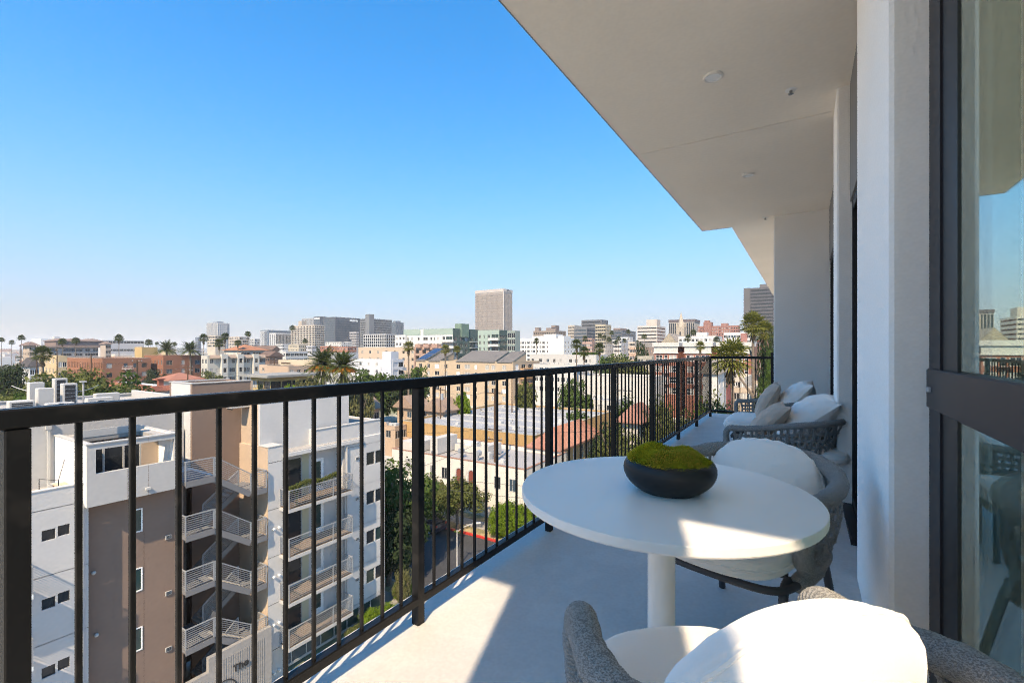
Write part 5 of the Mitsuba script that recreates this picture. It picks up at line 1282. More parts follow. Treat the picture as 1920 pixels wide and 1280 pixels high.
for k in range(3):
    z = z1 - 4.0 - 3.4 * k
    fe.box(x1 + 0.01, x1 + 1.0, yf - 0.6, yf + 2.6, z - 0.08, z).beam((x1 + 1.0, yf - 0.6, z + 1), (x1 + 1.0, yf + 2.6, z + 1), 0.07, 0.07)
    for i in range(9): fe.beam((x1 + 1.0, yf - 0.6 + i * 0.4, z), (x1 + 1.0, yf - 0.6 + i * 0.4, z + 1), 0.04, 0.04)
    if k: fe.beam((x1 + 0.8, yf + 2.3, z + 0.0), (x1 + 0.8, yf, z + 3.4), 0.5, 0.08)
part(bA.key, 'fire_escape', fe.ply('m_white'))
bA.vents(10, 1)
c = at(306, 666.5, D=182); x1, y0, z1 = c; x0 = at(270, 640, Y=y0)[0]; y1 = at(378, 640, X=x1)[1]
LE = y1 - y0
s_ = grid(x1 - x0, 6, [z1 - 3.6 - 3.4 * k for k in range(3)], 1.0, 1.8)
e_ = [(a, a + b, z, z + 1.75) for k in range(3) for z in (z1 - 3.7 - 3.4 * k,) for a, b in ((LE * 0.08, 2.0), (LE * 0.46, 1.2), (LE * 0.82, 1.9))]
bB = Building('brick_block', 'smaller red brick block right of the larger one, three windows wide', 'building', x0, x1, y0, y1, z1, (0.34, 0.145, 0.085), s_, e_, each=True, cap=(0.45, 0.30, 0.22), depth=0.25, frame='m_offwhite')
bB.vents(6, 2)
for (px_, w, d, h, col, lab) in ((274, 8, 6, 5.6, (0.55, 0.38, 0.16), 'roof_house'), (316, 4.5, 4, 3.8, (0.60, 0.50, 0.32), 'roof_house')):
    q = at(px_, 660, D=215); bB.boxes(lab, col, (q[0] - w / 2, q[0] + w / 2, q[1] - d / 2, q[1] + d / 2, G, bB.top + h * 0.62))
# bay-windowed cream apartments
c = at(389, 667, D=180); x1, y0, z1 = c; x0 = at(377, 640, Y=y0)[0]; y1 = at(497, 640, X=x1)[1]; LE = y1 - y0
e_ = [(LE * f, LE * f + 1.2, z1 - 3.0 - 3.6 * k, z1 - 1.3 - 3.6 * k) for k in range(3) for f in (0.04, 0.13, 0.36, 0.40, 0.60, 0.66, 0.90, 0.95)]
bC = Building('apartment_block', 'pale cream apartment block with projecting bays and small tan roofs', 'building', x0, x1, y0, y1, z1, (0.55, 0.53, 0.47), grid(x1 - x0, 2, [z1 - 3.0, z1 - 6.6], 1.3, 1.7), e_, each=True, depth=0.15, frame='m_offwhite')
for f in (0.20, 0.47, 0.75):
    ya = y0 + LE * f; L_ = LE * 0.10
    mm = MB(); P = wall_face(mm, (x1 + 1.6, ya), (0, 1), L_, G, z1 + 0.6, [(a, a + 1.1, z1 - 3.0 - 3.6 * k, z1 - 1.2 - 3.6 * k) for k in range(3) for a in (0.5, L_ - 1.6)], 0.15)
    P2 = wall_face(mm, (x1, ya), (1, 0), 1.6, G, z1 + 0.6, [], 0.15); wall_face(mm, (x1 + 1.6, ya + L_), (-1, 0), 1.6, G, z1 + 0.6, [])
    mm.box(x1 - 0.2, x1 + 1.6, ya, ya + L_, z1 + 0.58, z1 + 0.6)
    k = part(bC.key, 'bay', mm.paint((0.60, 0.58, 0.52)))
    for kk in range(3):
        for a in (0.5, L_ - 1.6): part(k, 'pane', panes_mesh(P, [(a, a + 1.1, z1 - 3.0 - 3.6 * kk, z1 - 1.2 - 3.6 * kk)]).ply('m_pane'))
for f0, f1 in ((0.03, 0.19), (0.31, 0.46), (0.58, 0.74), (0.86, 0.99)):
    part(bC.key, 'awning_roof', MB().quad((x1 + 1.2, y0 + LE * f0, z1 - 0.9), (x1 + 1.2, y0 + LE * f1, z1 - 0.9), (x1 + 0.01, y0 + LE * f1, z1 + 0.3), (x1 + 0.01, y0 + LE * f0, z1 + 0.3)).box(x1 + 0.01, x1 + 1.2, y0 + LE * f0, y0 + LE * f1, z1 - 1.05, z1 - 0.92).paint((0.42, 0.31, 0.23)))
t = city('apartment_block', 'white block under an orange tile roof behind the cream bay block', 'building', 420, 452, 500, 657, 240, (0.60, 0.55, 0.48), None, (9, 2.0, 1.4, 3, 3.2), parapet=0)
part(t.key, 'tile_roof', hip(MB(), t.x0, t.x1, t.y0, t.y1, t.top + 0.2, 3.0, 1.0, axis='y').paint((0.45, 0.20, 0.11)))
# red tile parapet building and hip roof
t = city('stucco_block', 'white stucco block with a red tile skirt round its flat roof', 'building', 205, 287, 322, 733, 86, (0.62, 0.61, 0.57), (5, 1.0, 1.5, 2, 3.2, 0.9), (3, 1.5, 1.5, 2, 3.2, 0.9), each=True, parapet=0, depth=0.15)
x0, x1, y0, y1, z1 = t.x0, t.x1, t.y0, t.y1, t.top
mm = MB().quad((x0, y0 - 1.0, z1 - 0.05), (x1 + 1.0, y0 - 1.0, z1 - 0.05), (x1 + 0.05, y0 - 0.05, z1 + 0.9), (x0, y0 - 0.05, z1 + 0.9)).quad((x1 + 1.0, y0 - 1.0, z1 - 0.05), (x1 + 1.0, y1, z1 - 0.05), (x1 + 0.05, y1, z1 + 0.9), (x1 + 0.05, y0 - 0.05, z1 + 0.9))
tiled(mm, (x0, y0 - 1.0, z1), (x1 + 1, y0 - 1.0, z1), (x1, y0 - 0.05, z1 + 0.95), (x0, y0 - 0.05, z1 + 0.95), 44)
tiled(mm, (x1 + 1, y0 - 1.0, z1), (x1 + 1, y1, z1), (x1 + 0.05, y1, z1 + 0.95), (x1 + 0.05, y0, z1 + 0.95), 34)
part(t.key, 'tile_skirt', mm.paint((0.42, 0.17, 0.115), amp=0.2), kind='stuff')
t.boxes('roof_deck', (0.62, 0.63, 0.64), (x0, x1, y0, y1, z1 + 0.3, z1 + 0.8))
t.boxes('chimney', (0.34, 0.12, 0.08), (x1 - 1.6, x1 - 0.8, y0 + 1.2, y0 + 2.0, z1 + 0.8, z1 + 2.0), (x1 - 1.8, x1 - 0.6, y0 + 1.0, y0 + 2.2, z1 + 2.0, z1 + 2.2))
t = city('tile_roof_house', 'low house under a broad red tile hip roof before the smaller brick block', 'house', 300, 322, 372, 713, 112, (0.55, 0.50, 0.42), None, None, parapet=0)
mm = hip(MB(), t.x0, t.x1, t.y0, t.y1, t.top + 0.1, 1.6, 1.2, axis='y')
part(t.key, 'tile_roof', mm.paint((0.43, 0.19, 0.13), amp=0.15))
# centre left low houses
t = city('house', 'low yellow house with a wide flat grey roof overhang', 'house', 470, 507, 585, 707.5, 100, (0.56, 0.42, 0.17), (3, 2.4, 1.6, 1, 3.2, 0.9), (4, 2.6, 1.6, 1, 3.2, 0.9), each=True, parapet=0, depth=0.2, frame='m_wood')
t.boxes('roof_overhang', (0.36, 0.36, 0.34), (t.x0 - 1.5, t.x1 + 1.6, t.y0 - 1.6, t.y1 + 1, t.top, t.top + 0.5))
city('apartment_block', 'plain peach flat-roofed block left of the two date palms', 'building', 500, 541, 592, 687, 135, (0.52, 0.38, 0.27), None, (4, 1.2, 1.2, 2, 3.0), each=True)
city('apartment_block', 'small peach block at the left end of the plain peach one', 'building', 486, 501, 526, 684, 150, (0.55, 0.41, 0.30), (1, 1.2, 1.0, 2, 3), None, each=True)
t = city('apartment_block', 'wide cream flat-roofed hall behind the plain peach block', 'building', 522, 586, 607, 676, 170, (0.62, 0.52, 0.37), None, None)
part(t.key, 'lettering', MB().box(t.x0 + 2, t.x0 + 8, t.y0 - 0.1, t.y0 - 0.01, t.top - 1.4, t.top - 0.9).ply('m_wood'))
city('apartment_block', 'white two-storey block with a grey upper side left of the date palms', 'building', 506, 536, 577, 659, 260, (0.64, 0.64, 0.62), (5, 1.6, 1.5, 3, 3.1), (5, 3.0, 1.6, 3, 3.1), each=True)
for (pl, pc, pr, top, D, lab) in ((470, 512, 524, 652, 290, 'dark brown long-roofed house with a peaked gable'), (486, 505, 530, 664, 230, 'smaller dark brown roof below the long brown one')):
    t = city('house', lab, 'house', pl, pc, pr, top + 4, D, (0.24, 0.155, 0.115), (6, 1.2, 1.3, 2, 3), None, parapet=0)
    part(t.key, 'gable_roof', hip(MB(), t.x0, t.x1, t.y0, t.y1, t.top + 0.1, 2.6, 0.6, gable=True).paint((0.19, 0.13, 0.11)))
for (pl, pc, pr, top, D, rgb, lab) in ((600, 622, 634, 649, 380, (0.37, 0.15, 0.09), 'red brick row block, left one before the dark towers'), (624, 652, 668, 650, 370, (0.42, 0.19, 0.12), 'orange brick row block, right one before the dark towers'), (574, 585, 594, 648, 350, (0.50, 0.51, 0.54), 'small blue-white block left of the brick row'), (540, 560, 578, 646, 420, (0.56, 0.49, 0.36), 'small yellow cream block before the white ribbed office'), (516, 530, 545, 645, 460, (0.62, 0.61, 0.60), 'small white block at the foot of the ribbed office'), (610, 640, 660, 641, 520, (0.60, 0.58, 0.55), 'low white block at the foot of the dark glass tower')):
    city('row_block', lab, 'building', pl, pc, pr, top, D, rgb, (7, 1.4, 1.3, 4, 3.1), (5, 1.4, 1.3, 4, 3.1))
# white modern building with balconies
t = city('apartment_block', 'white modern block, windowless left wing behind the date palms', 'building', 604, 640, 672, 661.5, 205, (0.60, 0.61, 0.63), None, None, cap=(0.30, 0.31, 0.32), roof=(0.35, 0.36, 0.37))
t = city('apartment_block', 'white modern block with small windows between the palms and the balcony block', 'building', 640, 714, 728, 674, 185, (0.66, 0.67, 0.70), (5, 1.4, 1.3, 3, 2.9, 1.2), (2, 1.3, 1.3, 3, 2.9), each=True, depth=0.15)
t = city('balcony_block', 'white block with grey balconies and a tall blank shaft, right of the date palms', 'building', 713, 737, 757, 674, 176, (0.64, 0.66, 0.70), None, (2, 2.6, 1.9, 4, 2.9, 1.0), each=True, depth=0.4, frame='m_steel')
t.boxes('shaft', (0.58, 0.61, 0.67), (t.x1 - 5.0, t.x1 - 0.2, t.y0 - 0.8, t.y0 + 3.0, G, t.top + 3.0))
for k in range(4):
    z = t.top - 4.0 - 2.9 * k
    part(t.key, 'balcony', MB().box(t.x1 + 0.01, t.x1 + 1.5, t.y0 + 3.4, t.y1, z - 0.2, z).box(t.x1 + 1.42, t.x1 + 1.5, t.y0 + 3.4, t.y1, z, z + 1.0).box(t.x0 + 2, t.x1 - 5.2, t.y0 - 1.4, t.y0 - 0.01, z - 0.2, z).box(t.x0 + 2, t.x1 - 5.2, t.y0 - 1.4, t.y0 - 1.32, z, z + 1.0).paint((0.42, 0.45, 0.50)))
t = city('apartment_block', 'peach cream block with few small windows behind the white balcony block', 'building', 672, 782, 800, 651, 235, (0.62, 0.48, 0.35), (7, 1.5, 1.4, 3, 3.6, 1.8), None, each=True, depth=0.2, frame='m_wood')
t = city('apartment_block', 'pinkish brown block with deep balconies below the mint and white building', 'building', 776, 828, 840, 650, 222, (0.44, 0.29, 0.22), (4, 2.6, 1.8, 4, 3.0, 1.4), None, depth=0.9, panes=DG)
for f in (0.1, 0.4, 0.7):
    x_ = t.x0 + (t.x1 - t.x0) * f; t.boxes('roof_parapet', (0.46, 0.29, 0.22), (x_, x_ + (t.x1 - t.x0) * 0.2, t.y0 - 1.2, t.y0 + 2, t.top - 0.5, t.top + 1.4))
# mint and white apartments
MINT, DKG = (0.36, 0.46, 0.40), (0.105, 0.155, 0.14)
c = at(849, 615.5, D=225); x1, y0, z1 = c; x0 = at(757, 640, Y=y0)[0]; y1 = at(898, 640, X=x1)[1]; LS, LE = x1 - x0, y1 - y0
s_ = [(LS * f, LS * f + w, z1 - 5.6 - 3.05 * k, z1 - 4.1 - 3.05 * k) for k in range(4) for f, w in ((0.05, 1.9), (0.16, 1.2), (0.30, 1.2), (0.415, 1.6), (0.46, 1.6), (0.56, 1.3), (0.63, 0.7), (0.70, 0.7))] + [(LS * 0.80, LS * 0.85, z1 - 6.2 - 3.05 * k, z1 - 3.9 - 3.05 * k) for k in range(4)] + [(LS * 0.865, LS * 0.99, z1 - 6.2 - 3.05 * k, z1 - 3.9 - 3.05 * k) for k in range(4)]
e_ = grid(LE, 5, [z1 - 6.0 - 3.05 * k for k in range(4)], 2.4, 1.9)
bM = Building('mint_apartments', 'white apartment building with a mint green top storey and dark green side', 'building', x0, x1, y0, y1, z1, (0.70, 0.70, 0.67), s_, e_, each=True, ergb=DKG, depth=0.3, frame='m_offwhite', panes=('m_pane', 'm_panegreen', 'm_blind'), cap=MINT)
bM.boxes('mint_storey', MINT, (x0 - 0.06, x1 * 0 + x0 + LS * 0.36, y0 - 0.08, y0 - 0.005, z1 - 3.0, z1 - 0.01), (x0 + LS * 0.42, x1 + 0.02, y0 - 0.08, y0 - 0.005, z1 - 3.0, z1 - 0.01))
bM.boxes('roof_house', (0.20, 0.29, 0.22), (x1 - 3.6, x1 + 0.6, y0 + 6.0, y0 + 12.0, z1 - 4, z1 + 2.6))
for k in range(4):
    z = z1 - 6.35 - 3.05 * k
    part(bM.key, 'balcony', MB().box(x1 - LS * 0.20, x1 + 1.7, y0 - 1.7, y0 - 0.1, z - 0.25, z).box(x1 - LS * 0.20, x1 + 1.7, y0 - 1.7, y0 - 1.66, z, z + 0.9).box(x1 + 0.01, x1 + 1.6, y0 + LE * 0.62, y1, z - 0.25, z).paint((0.66, 0.66, 0.64)))
c = at(936, 618.5, D=212); x1, y0, z1 = c; x0 = at(896, 640, Y=y0)[0]; y1 = at(954, 640, X=x1)[1]; LS, LE = x1 - x0, y1 - y0
s_ = [(LS * f, LS * f + w, z1 - 3.7 - 2.85 * k, z1 - 2.2 - 2.85 * k) for k in range(5) for f, w in ((0.05, 0.7), (0.11, 0.5), (0.27, 0.7), (0.46, 1.3))] + [(LS * 0.64, LS * 0.97, z1 - 4.3 - 2.85 * k, z1 - 2.0 - 2.85 * k) for k in range(5)]
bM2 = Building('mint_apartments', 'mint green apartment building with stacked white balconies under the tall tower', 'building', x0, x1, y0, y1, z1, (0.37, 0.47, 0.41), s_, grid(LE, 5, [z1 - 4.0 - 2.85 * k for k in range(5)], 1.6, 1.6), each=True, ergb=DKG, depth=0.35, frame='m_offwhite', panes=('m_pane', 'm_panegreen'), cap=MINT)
for k in range(5):
    z = z1 - 4.45 - 2.85 * k
    part(bM2.key, 'balcony', MB().box(x0 + LS * 0.58, x1 + 0.4, y0 - 1.5, y0 - 0.01, z - 0.25, z).box(x0 + LS * 0.58, x1 + 0.4, y0 - 1.5, y0 - 1.46, z, z + 0.85).paint((0.64, 0.64, 0.62)))
t = city('mint_apartments', 'dark-windowed end wing of the mint building beside the white hotel', 'building', 951, 966, 975, 620, 205, (0.28, 0.34, 0.31), (2, 3.2, 2.0, 5, 2.85), None, each=True, depth=0.4, panes=DG)
t = city('white_annex', 'plain white annex at the left end of the mint and white building', 'building', 741, 760, 770, 628, 240, (0.70, 0.70, 0.70), (3, 1.4, 1.4, 4, 3.0), None, each=True)
# yellow apartments with dark sloping roofs
YEL = (0.56, 0.43, 0.29)
c = at(962, 679, D=150); x1, y0, z1 = c; x0 = at(780, 640, Y=y0)[0]; y1 = at(1012, 640, X=x1)[1]; LS, LE = x1 - x0, y1 - y0
s_ = [(LS * f, LS * f + w, z1 - 2.6 - 2.55 * k, z1 - 1.1 - 2.55 * k) for k in range(5) for f, w in ((0.035, 1.5), (0.13, 1.3), (0.215, 2.1), (0.32, 1.5), (0.45, 1.6), (0.535, 2.3), (0.635, 1.0), (0.74, 1.6), (0.80, 1.6), (0.90, 1.5))]
e_ = [(LE * f, LE * f + w, z1 - 2.6 - 2.55 * k, z1 - 0.9 - 2.55 * k) for k in range(5) for f, w in ((0.08, 2.0), (0.30, 2.6), (0.55, 2.6), (0.8, 2.0))]
bY = Building('yellow_apartments', 'long yellow apartment building with dark sloped roofs and a solar panel', 'building', x0, x1, y0, y1, z1, YEL, s_, e_, each=True, depth=0.2, frame='m_white', panes=('m_pane', 'm_blind', 'm_white', 'm_blind'), cap=(0.52, 0.42, 0.28))


def shed(f0, f1, h, mat, d=7.5):
    xa, xb = x0 + LS * f0, x0 + LS * f1
    m = MB().poly([(xb, y0 - 0.06, z1), (xb, y0 + d, z1), (xb, y0 + d, z1 + h)]).poly([(xa, y0 - 0.06, z1), (xa, y0 + d, z1 + h), (xa, y0 + d, z1)]).quad((xa, y0 + d, z1), (xb, y0 + d, z1), (xb, y0 + d, z1 + h), (xa, y0 + d, z1 + h))
    part(bY.key, 'roof_gable', m.paint(YEL))
    m = MB().quad((xa - 0.2, y0 - 0.3, z1 + 0.05), (xb + 0.2, y0 - 0.3, z1 + 0.05), (xb + 0.2, y0 + d, z1 + h + 0.06), (xa - 0.2, y0 + d, z1 + h + 0.06)).box(xa - 0.2, xb + 0.2, y0 - 0.32, y0 - 0.301, z1 - 0.15, z1 + 0.06)
    k = part(bY.key, 'sloped_roof', m.paint((0.19, 0.18, 0.175)))
    if mat:
        for i in range(5):
            a, b = xa + (xb - xa) * (0.04 + i * 0.19), xa + (xb - xa) * (0.21 + i * 0.19)
            for j in range(2):
                ya, yb = y0 + d * (0.06 + j * 0.46), y0 + d * (0.49 + j * 0.46); zz = lambda y: z1 + 0.16 + h * (y - y0 + 0.3) / (d + 0.3)
                part(k, 'solar_panel', MB().quad((a, ya, zz(ya)), (b, ya, zz(ya)), (b, yb, zz(yb)), (a, yb, zz(yb))).ply('m_solar'))


shed(0.0, 0.105, 4.6, True, 11); shed(0.155, 0.27, 3.0, False, 8); shed(0.455, 0.83, 3.6, False, 9); shed(0.86, 0.99, 3.4, False, 9)
bY.vents(16, 5, 1.0)
for k in range(5):
    z = z1 - 2.9 - 2.55 * k
    part(bY.key, 'balcony', MB().box(x1 + 0.01, x1 + 1.4, y0 + LE * 0.25, y0 + LE * 0.95, z - 0.15, z + 0.75).paint((0.55, 0.33, 0.15)))
# the white hotel and light grey block
WH = (0.72, 0.72, 0.70)
c = at(1057, 634, D=290); x1, y0, z1 = c; x0 = at(962, 640, Y=y0)[0]; y1 = at(1086, 640, X=x1)[1]; LS, LE = x1 - x0, y1 - y0
s_ = [(LS * f, LS * f + w, z1 - 3.4 - 2.75 * k, z1 - 2.0 - 2.75 * k) for k in range(5) for f, w in ((0.03, 1.5), (0.08, 0.7), (0.15, 0.6), (0.175, 1.9), (0.245, 0.9), (0.29, 1.9), (0.37, 0.6), (0.40, 1.9), (0.485, 0.9), (0.54, 0.9), (0.59, 1.9), (0.68, 0.8))]
bW = Building('white_hotel', 'big white hotel with rows of small dark windows, right of the tall tower', 'building', x0, x1, y0, y1, z1, WH, s_, grid(LE, 5, [z1 - 3.6 - 2.75 * k for k in range(5)], 1.4, 1.5), each=True, depth=0.25, frame='m_white', panes=DG)
for f0, f1, h in ((0.34, 0.66, 1.8), (0.56, 0.80, 2.8), (0.84, 0.95, 1.6)): bW.boxes('roof_house', WH, (x0 + LS * f0, x0 + LS * f1, y0 + 4, y0 + 14, z1 - 1, z1 + h))
c = at(1118, 665.5, D=190); x1, y0, z1 = c; x0 = at(993, 640, Y=y0)[0]; y1 = at(1138, 640, X=x1)[1]; LS, LE = x1 - x0, y1 - y0
s_ = [(LS * f, LS * f + w, z1 - 3.2 - 3.3 * k, z1 - 1.8 - 3.3 * k) for k in range(3) for f, w in ((0.03, 1.2), (0.15, 1.5), (0.27, 1.2), (0.37, 1.2), (0.47, 1.0), (0.61, 1.4), (0.70, 1.1), (0.82, 1.7), (0.90, 0.9))]
t = Building('pale_block', 'pale grey two-storey block with a green roof garden below the white hotel', 'building', x0, x1, y0, y1, z1, (0.56, 0.545, 0.52), s_, grid(LE, 3, [z1 - 3.3, z1 - 6.6], 1.0, 1.5), each=True, depth=0.2, frame='m_offwhite')
rgx = (x0 + LS * 0.63, x1 - 1, y0 + 2, y1 - 2, z1)
t = city('flat_roof_block', 'low block with dark flat roof and white fascia in front of the pale grey block', 'building', 1000, 1082, 1105, 684, 140, (0.60, 0.58, 0.54), (8, 1.4, 1.3, 3, 3.0), (4, 1.4, 1.3, 3, 3.0), roof=(0.11, 0.11, 0.12), each=True)
t.vents(8, 9)
# right skyline
t = tower('old_hotel', 'old brown brick hotel with rooftop turrets left of the grey glass block', 1000, 1041, 1061, 619.5, 520, (0.30, 0.24, 0.19), 10, 6, 6, 3.3, 1.8, 1.7, cat='building')
t.boxes('roof_house', (0.29, 0.23, 0.20), (t.x0 + 1, t.x0 + 6, t.y0 + 2, t.y0 + 8, t.top - 1, t.top + 4), (t.x0 + 15, t.x1 - 1, t.y0 + 3, t.y0 + 12, t.top - 1, t.top + 3.5), (t.x1 - 6, t.x1 - 1, t.y0 + 2, t.y0 + 12, t.top + 3.5, t.top + 6))
tower('office_building', 'beige office slab at the left end of the grey glass block', 1065, 1077, 1091, 609.5, 540, (0.52, 0.47, 0.40), 4, 4, 7, 3.5, 2.6, 1.4)
tower('office_building', 'big dark grey glass block with a stepped top, right of the old brown hotel', 1090, 1128, 1140, 599, 600, (0.17, 0.175, 0.19), 1, 1, 9, 4.2, 300, 2.0, panes=('m_pane',))
tower('office_building', 'lower grey glass block in front of the stepped dark one', 1076, 1100, 1120, 614, 500, (0.20, 0.205, 0.215), 1, 1, 6, 3.7, 300, 1.8, panes=('m_paneblue',))
tower('apartment_tower', 'cream gridded tower in front of the stepped dark block', 1116, 1135, 1146, 608, 480, (0.48, 0.42, 0.30), 5, 4, 7, 3.3, 2.4, 1.7, cat='apartment tower')
tower('office_building', 'long low dark office block right of the cream gridded tower', 1145, 1166, 1192, 619, 540, (0.14, 0.15, 0.17), 1, 1, 5, 3.8, 300, 1.8, panes=BL)
tower('office_building', 'brownish roof house block above the long low dark office', 1150, 1163, 1176, 615, 580, (0.30, 0.22, 0.19), 3, 3, 4, 3.6, 3, 1.5)
c = at(1232, 610.5, D=460); x1, y0, z1 = c; x0 = at(1195, 640, Y=y0)[0]; y1 = at(1248, 640, X=x1)[1]
t = Building('office_building', 'white office building with dark horizontal window bands and a roof box', 'office building', x0, x1, y0, y1, z1, (0.62, 0.56, 0.50), bands(x1 - x0, z1, 8, 1.3, 3.4, 1.6, 0.0 + 0.3), bands(y1 - y0, z1, 8, 1.3, 3.4, 1.6, 0.3), depth=0.5, panes=DG)
t.boxes('roof_house', (0.60, 0.52, 0.45), (x0 + (x1 - x0) * 0.42, x1 - 1, y0 + 3, y0 + 16, z1 - 1, z1 + 6.5))
t = tower('office_building', 'grey building of tall ribs under a dark mansard roof behind the church spire', 1254, 1302, 1312, 603, 560, (0.43, 0.39, 0.34), 13, 4, 1, 60, 1.6, 22, drop=1.2)
part(t.key, 'mansard_roof', MB().box(t.x0 - 0.5, t.x1 + 0.5, t.y0 - 0.5, t.y1, t.top + 0.1, t.top + 3.2).paint((0.15, 0.12, 0.125)))
q = at(1277, 584, D=430)
k = thing('church', 'stone church with a tall pointed spire and a sandy gabled nave', 'church')
SAND = (0.46, 0.39, 0.30)
zb = at(1277, 613, D=430)[2]
m = MB().box(q[0] - 3.6, q[0] + 3.6, q[1] - 3.6, q[1] + 3.6, G, zb)
part(k, 'spire_tower', m.paint(SAND))
m = MB(); o8 = [(math.cos(a), math.sin(a)) for a in np.arange(8) * math.pi / 4 + math.pi / 8]
for i in range(8): m.poly([(q[0] + 3.2 * o8[i][0], q[1] + 3.2 * o8[i][1], zb), (q[0] + 3.2 * o8[(i + 1) % 8][0], q[1] + 3.2 * o8[(i + 1) % 8][1], zb), (q[0], q[1], q[2])])
part(k, 'spire', m.paint((0.50, 0.43, 0.34)))
m = MB()
for sx in (-1, 1):
    for sy in (-1, 1):
        a, b = q[0] + 3.1 * sx, q[1] + 3.1 * sy; m.box(a - 0.6, a + 0.6, b - 0.6, b + 0.6, zb, zb + 2.2)
        for e in range(4):
            w_ = [(-0.6, -0.6), (0.6, -0.6), (0.6, 0.6), (-0.6, 0.6)]; m.poly([(a + w_[e][0], b + w_[e][1], zb + 2.2), (a + w_[(e + 1) % 4][0], b + w_[(e + 1) % 4][1], zb + 2.2), (a, b, zb + 4.6)])
part(k, 'pinnacles', m.paint(SAND))
for z in (zb - 6, zb - 13): part(k, 'lancet_window', MB().box(q[0] - 0.7, q[0] + 0.7, q[1] - 3.66, q[1] - 3.605, z - 3, z + 1.6).ply('m_dark'))
c = at(1268, 634, D=330); xn = at(1236, 634, D=330)
m = MB(); xa, xb, ya, yb, ze, zr = xn[0], c[0], c[1], c[1] + 34, at(1260, 641, D=330)[2], at(1252, 624.5, D=330)[2]
m.poly([(xa, ya, G), (xb, ya, G), (xb, ya, ze), ((xa + xb) / 2, ya, zr), (xa, ya, ze)]).quad((xb, ya, G), (xb, yb, G), (xb, yb, ze), (xb, ya, ze))
part(k, 'nave_wall', m.paint((0.40, 0.34, 0.25)))
part(k, 'nave_roof', MB().quad((xb + 0.5, ya, ze - 0.4), (xb + 0.5, yb, ze - 0.4), ((xa + xb) / 2, yb, zr + 0.1), ((xa + xb) / 2, ya, zr + 0.1)).quad((xa - 0.5, yb, ze - 0.4), (xa - 0.5, ya, ze - 0.4), ((xa + xb) / 2, ya, zr + 0.1), ((xa + xb) / 2, yb, zr + 0.1)).paint((0.36, 0.31, 0.26)))
t = tower('brick_hospital', 'long red brick building with a square tower on the right skyline', 1308, 1384, 1388, 610, 520, (0.36, 0.17, 0.13), 17, 2, 5, 3.4, 1.3, 1.5, cat='building', panes=('m_blind', 'm_pane'))
t.boxes('corner_tower', (0.34, 0.16, 0.12), (t.x0 + (t.x1 - t.x0) * 0.16, t.x0 + (t.x1 - t.x0) * 0.36, t.y0 - 3, t.y0 + 9, t.base, t.top + 4.5), (t.x0 + (t.x1 - t.x0) * 0.18, t.x0 + (t.x1 - t.x0) * 0.30, t.y0 - 2, t.y0 + 6, t.top + 4.5, t.top + 6.5))
t.boxes('roof_house', (0.36, 0.18, 0.14), (t.x0 + (t.x1 - t.x0) * 0.58, t.x0 + (t.x1 - t.x0) * 0.74, t.y0 + 3, t.y0 + 12, t.top - 1, t.top + 3))
t = city('white_apartments', 'white apartments with dark tile eaves below the church spire', 'building', 1272, 1344, 1354, 629.5, 270, (0.70, 0.69, 0.66), (9, 1.6, 1.6, 4, 3.0, 1.6), (2, 1.5, 1.6, 4, 3.0), each=True, cap=(0.20, 0.13, 0.10))
t.boxes('roof_house', (0.70, 0.69, 0.66), (t.x0 + 10, t.x0 + 16, t.y0 + 1, t.y0 + 6, t.top - 1, t.top + 2.2))
t = city('white_apartments', 'taller white apartments with red balconies left of the dark tower', 'building', 1357, 1407, 1423, 623, 235, (0.70, 0.70, 0.69), (8, 1.5, 1.5, 5, 2.9, 1.3), (4, 1.2, 1.4, 6, 2.9), each=True)
t.boxes('brick_bay', (0.42, 0.20, 0.17), (t.x0 + 8, t.x0 + 11, t.y0 - 0.8, t.y0 - 0.01, t.base, t.top - 0.5))
t = city('brick_block', 'narrow red brick and glass block at the foot of the dark tower', 'building', 1419, 1431, 1442, 637, 200, (0.40, 0.18, 0.15), (2, 2.4, 1.8, 5, 3.0), (3, 2, 2, 5, 3), each=True)
c = at(1478, 536, D=400); x1, y0, z1 = c; x0 = at(1395, 640, Y=y0)[0]; y1 = y0 + 30
t = Building('office_tower', 'tall dark striped tower at the right, half hidden by the end wall', 'office tower', x0, x1, y0, y1, z1, (0.12, 0.115, 0.125), [(5.2, x1 - x0 - 1, z1 - 3.2 - 3.0 * k, z1 - 1.7 - 3.0 * k) for k in range(19)], [], depth=0.3, panes=('m_pane',))
t.boxes('corner_pier', (0.135, 0.13, 0.135), (x0 - 0.2, x0 + 4.6, y0 - 0.5, y0 - 0.01, t.base, z1 + 0.3))
t.boxes('roof_house', (0.17, 0.165, 0.17), (x0 + 12, x1 - 4, y0 + 6, y0 + 20, z1 - 1, z1 + 3.6))
# sandy low blocks before the banded office
for (pl, pc, pr, top, D, rgb, lab) in ((1178, 1190, 1240, 641, 300, (0.58, 0.49, 0.40), 'cream flat-roofed block below the banded white office'), (1180, 1206, 1229, 651, 210, (0.56, 0.38, 0.27), 'orange brick and cream block beside the cone-shaped tree'), (1195, 1222, 1232, 668, 165, (0.50, 0.46, 0.37), 'pale sandy block left of the brick block with white cornice'), (1092, 1110, 1115, 634, 330, (0.50, 0.33, 0.27), 'pink brick block between two palms'), (1118, 1135, 1150, 645, 300, (0.60, 0.54, 0.48), 'cream house row behind the palms'), (1148, 1165, 1178, 637, 340, (0.62, 0.60, 0.58), 'white house row with gables behind the palms'), (1157, 1180, 1187, 632, 420, (0.66, 0.66, 0.66), 'low white block in front of the dark office')):
    city('row_block', lab, 'building', pl, pc, pr, top, D, rgb, (5, 1.4, 1.4, 3, 3.2), (4, 1.4, 1.4, 3, 3.2), each=D < 250)
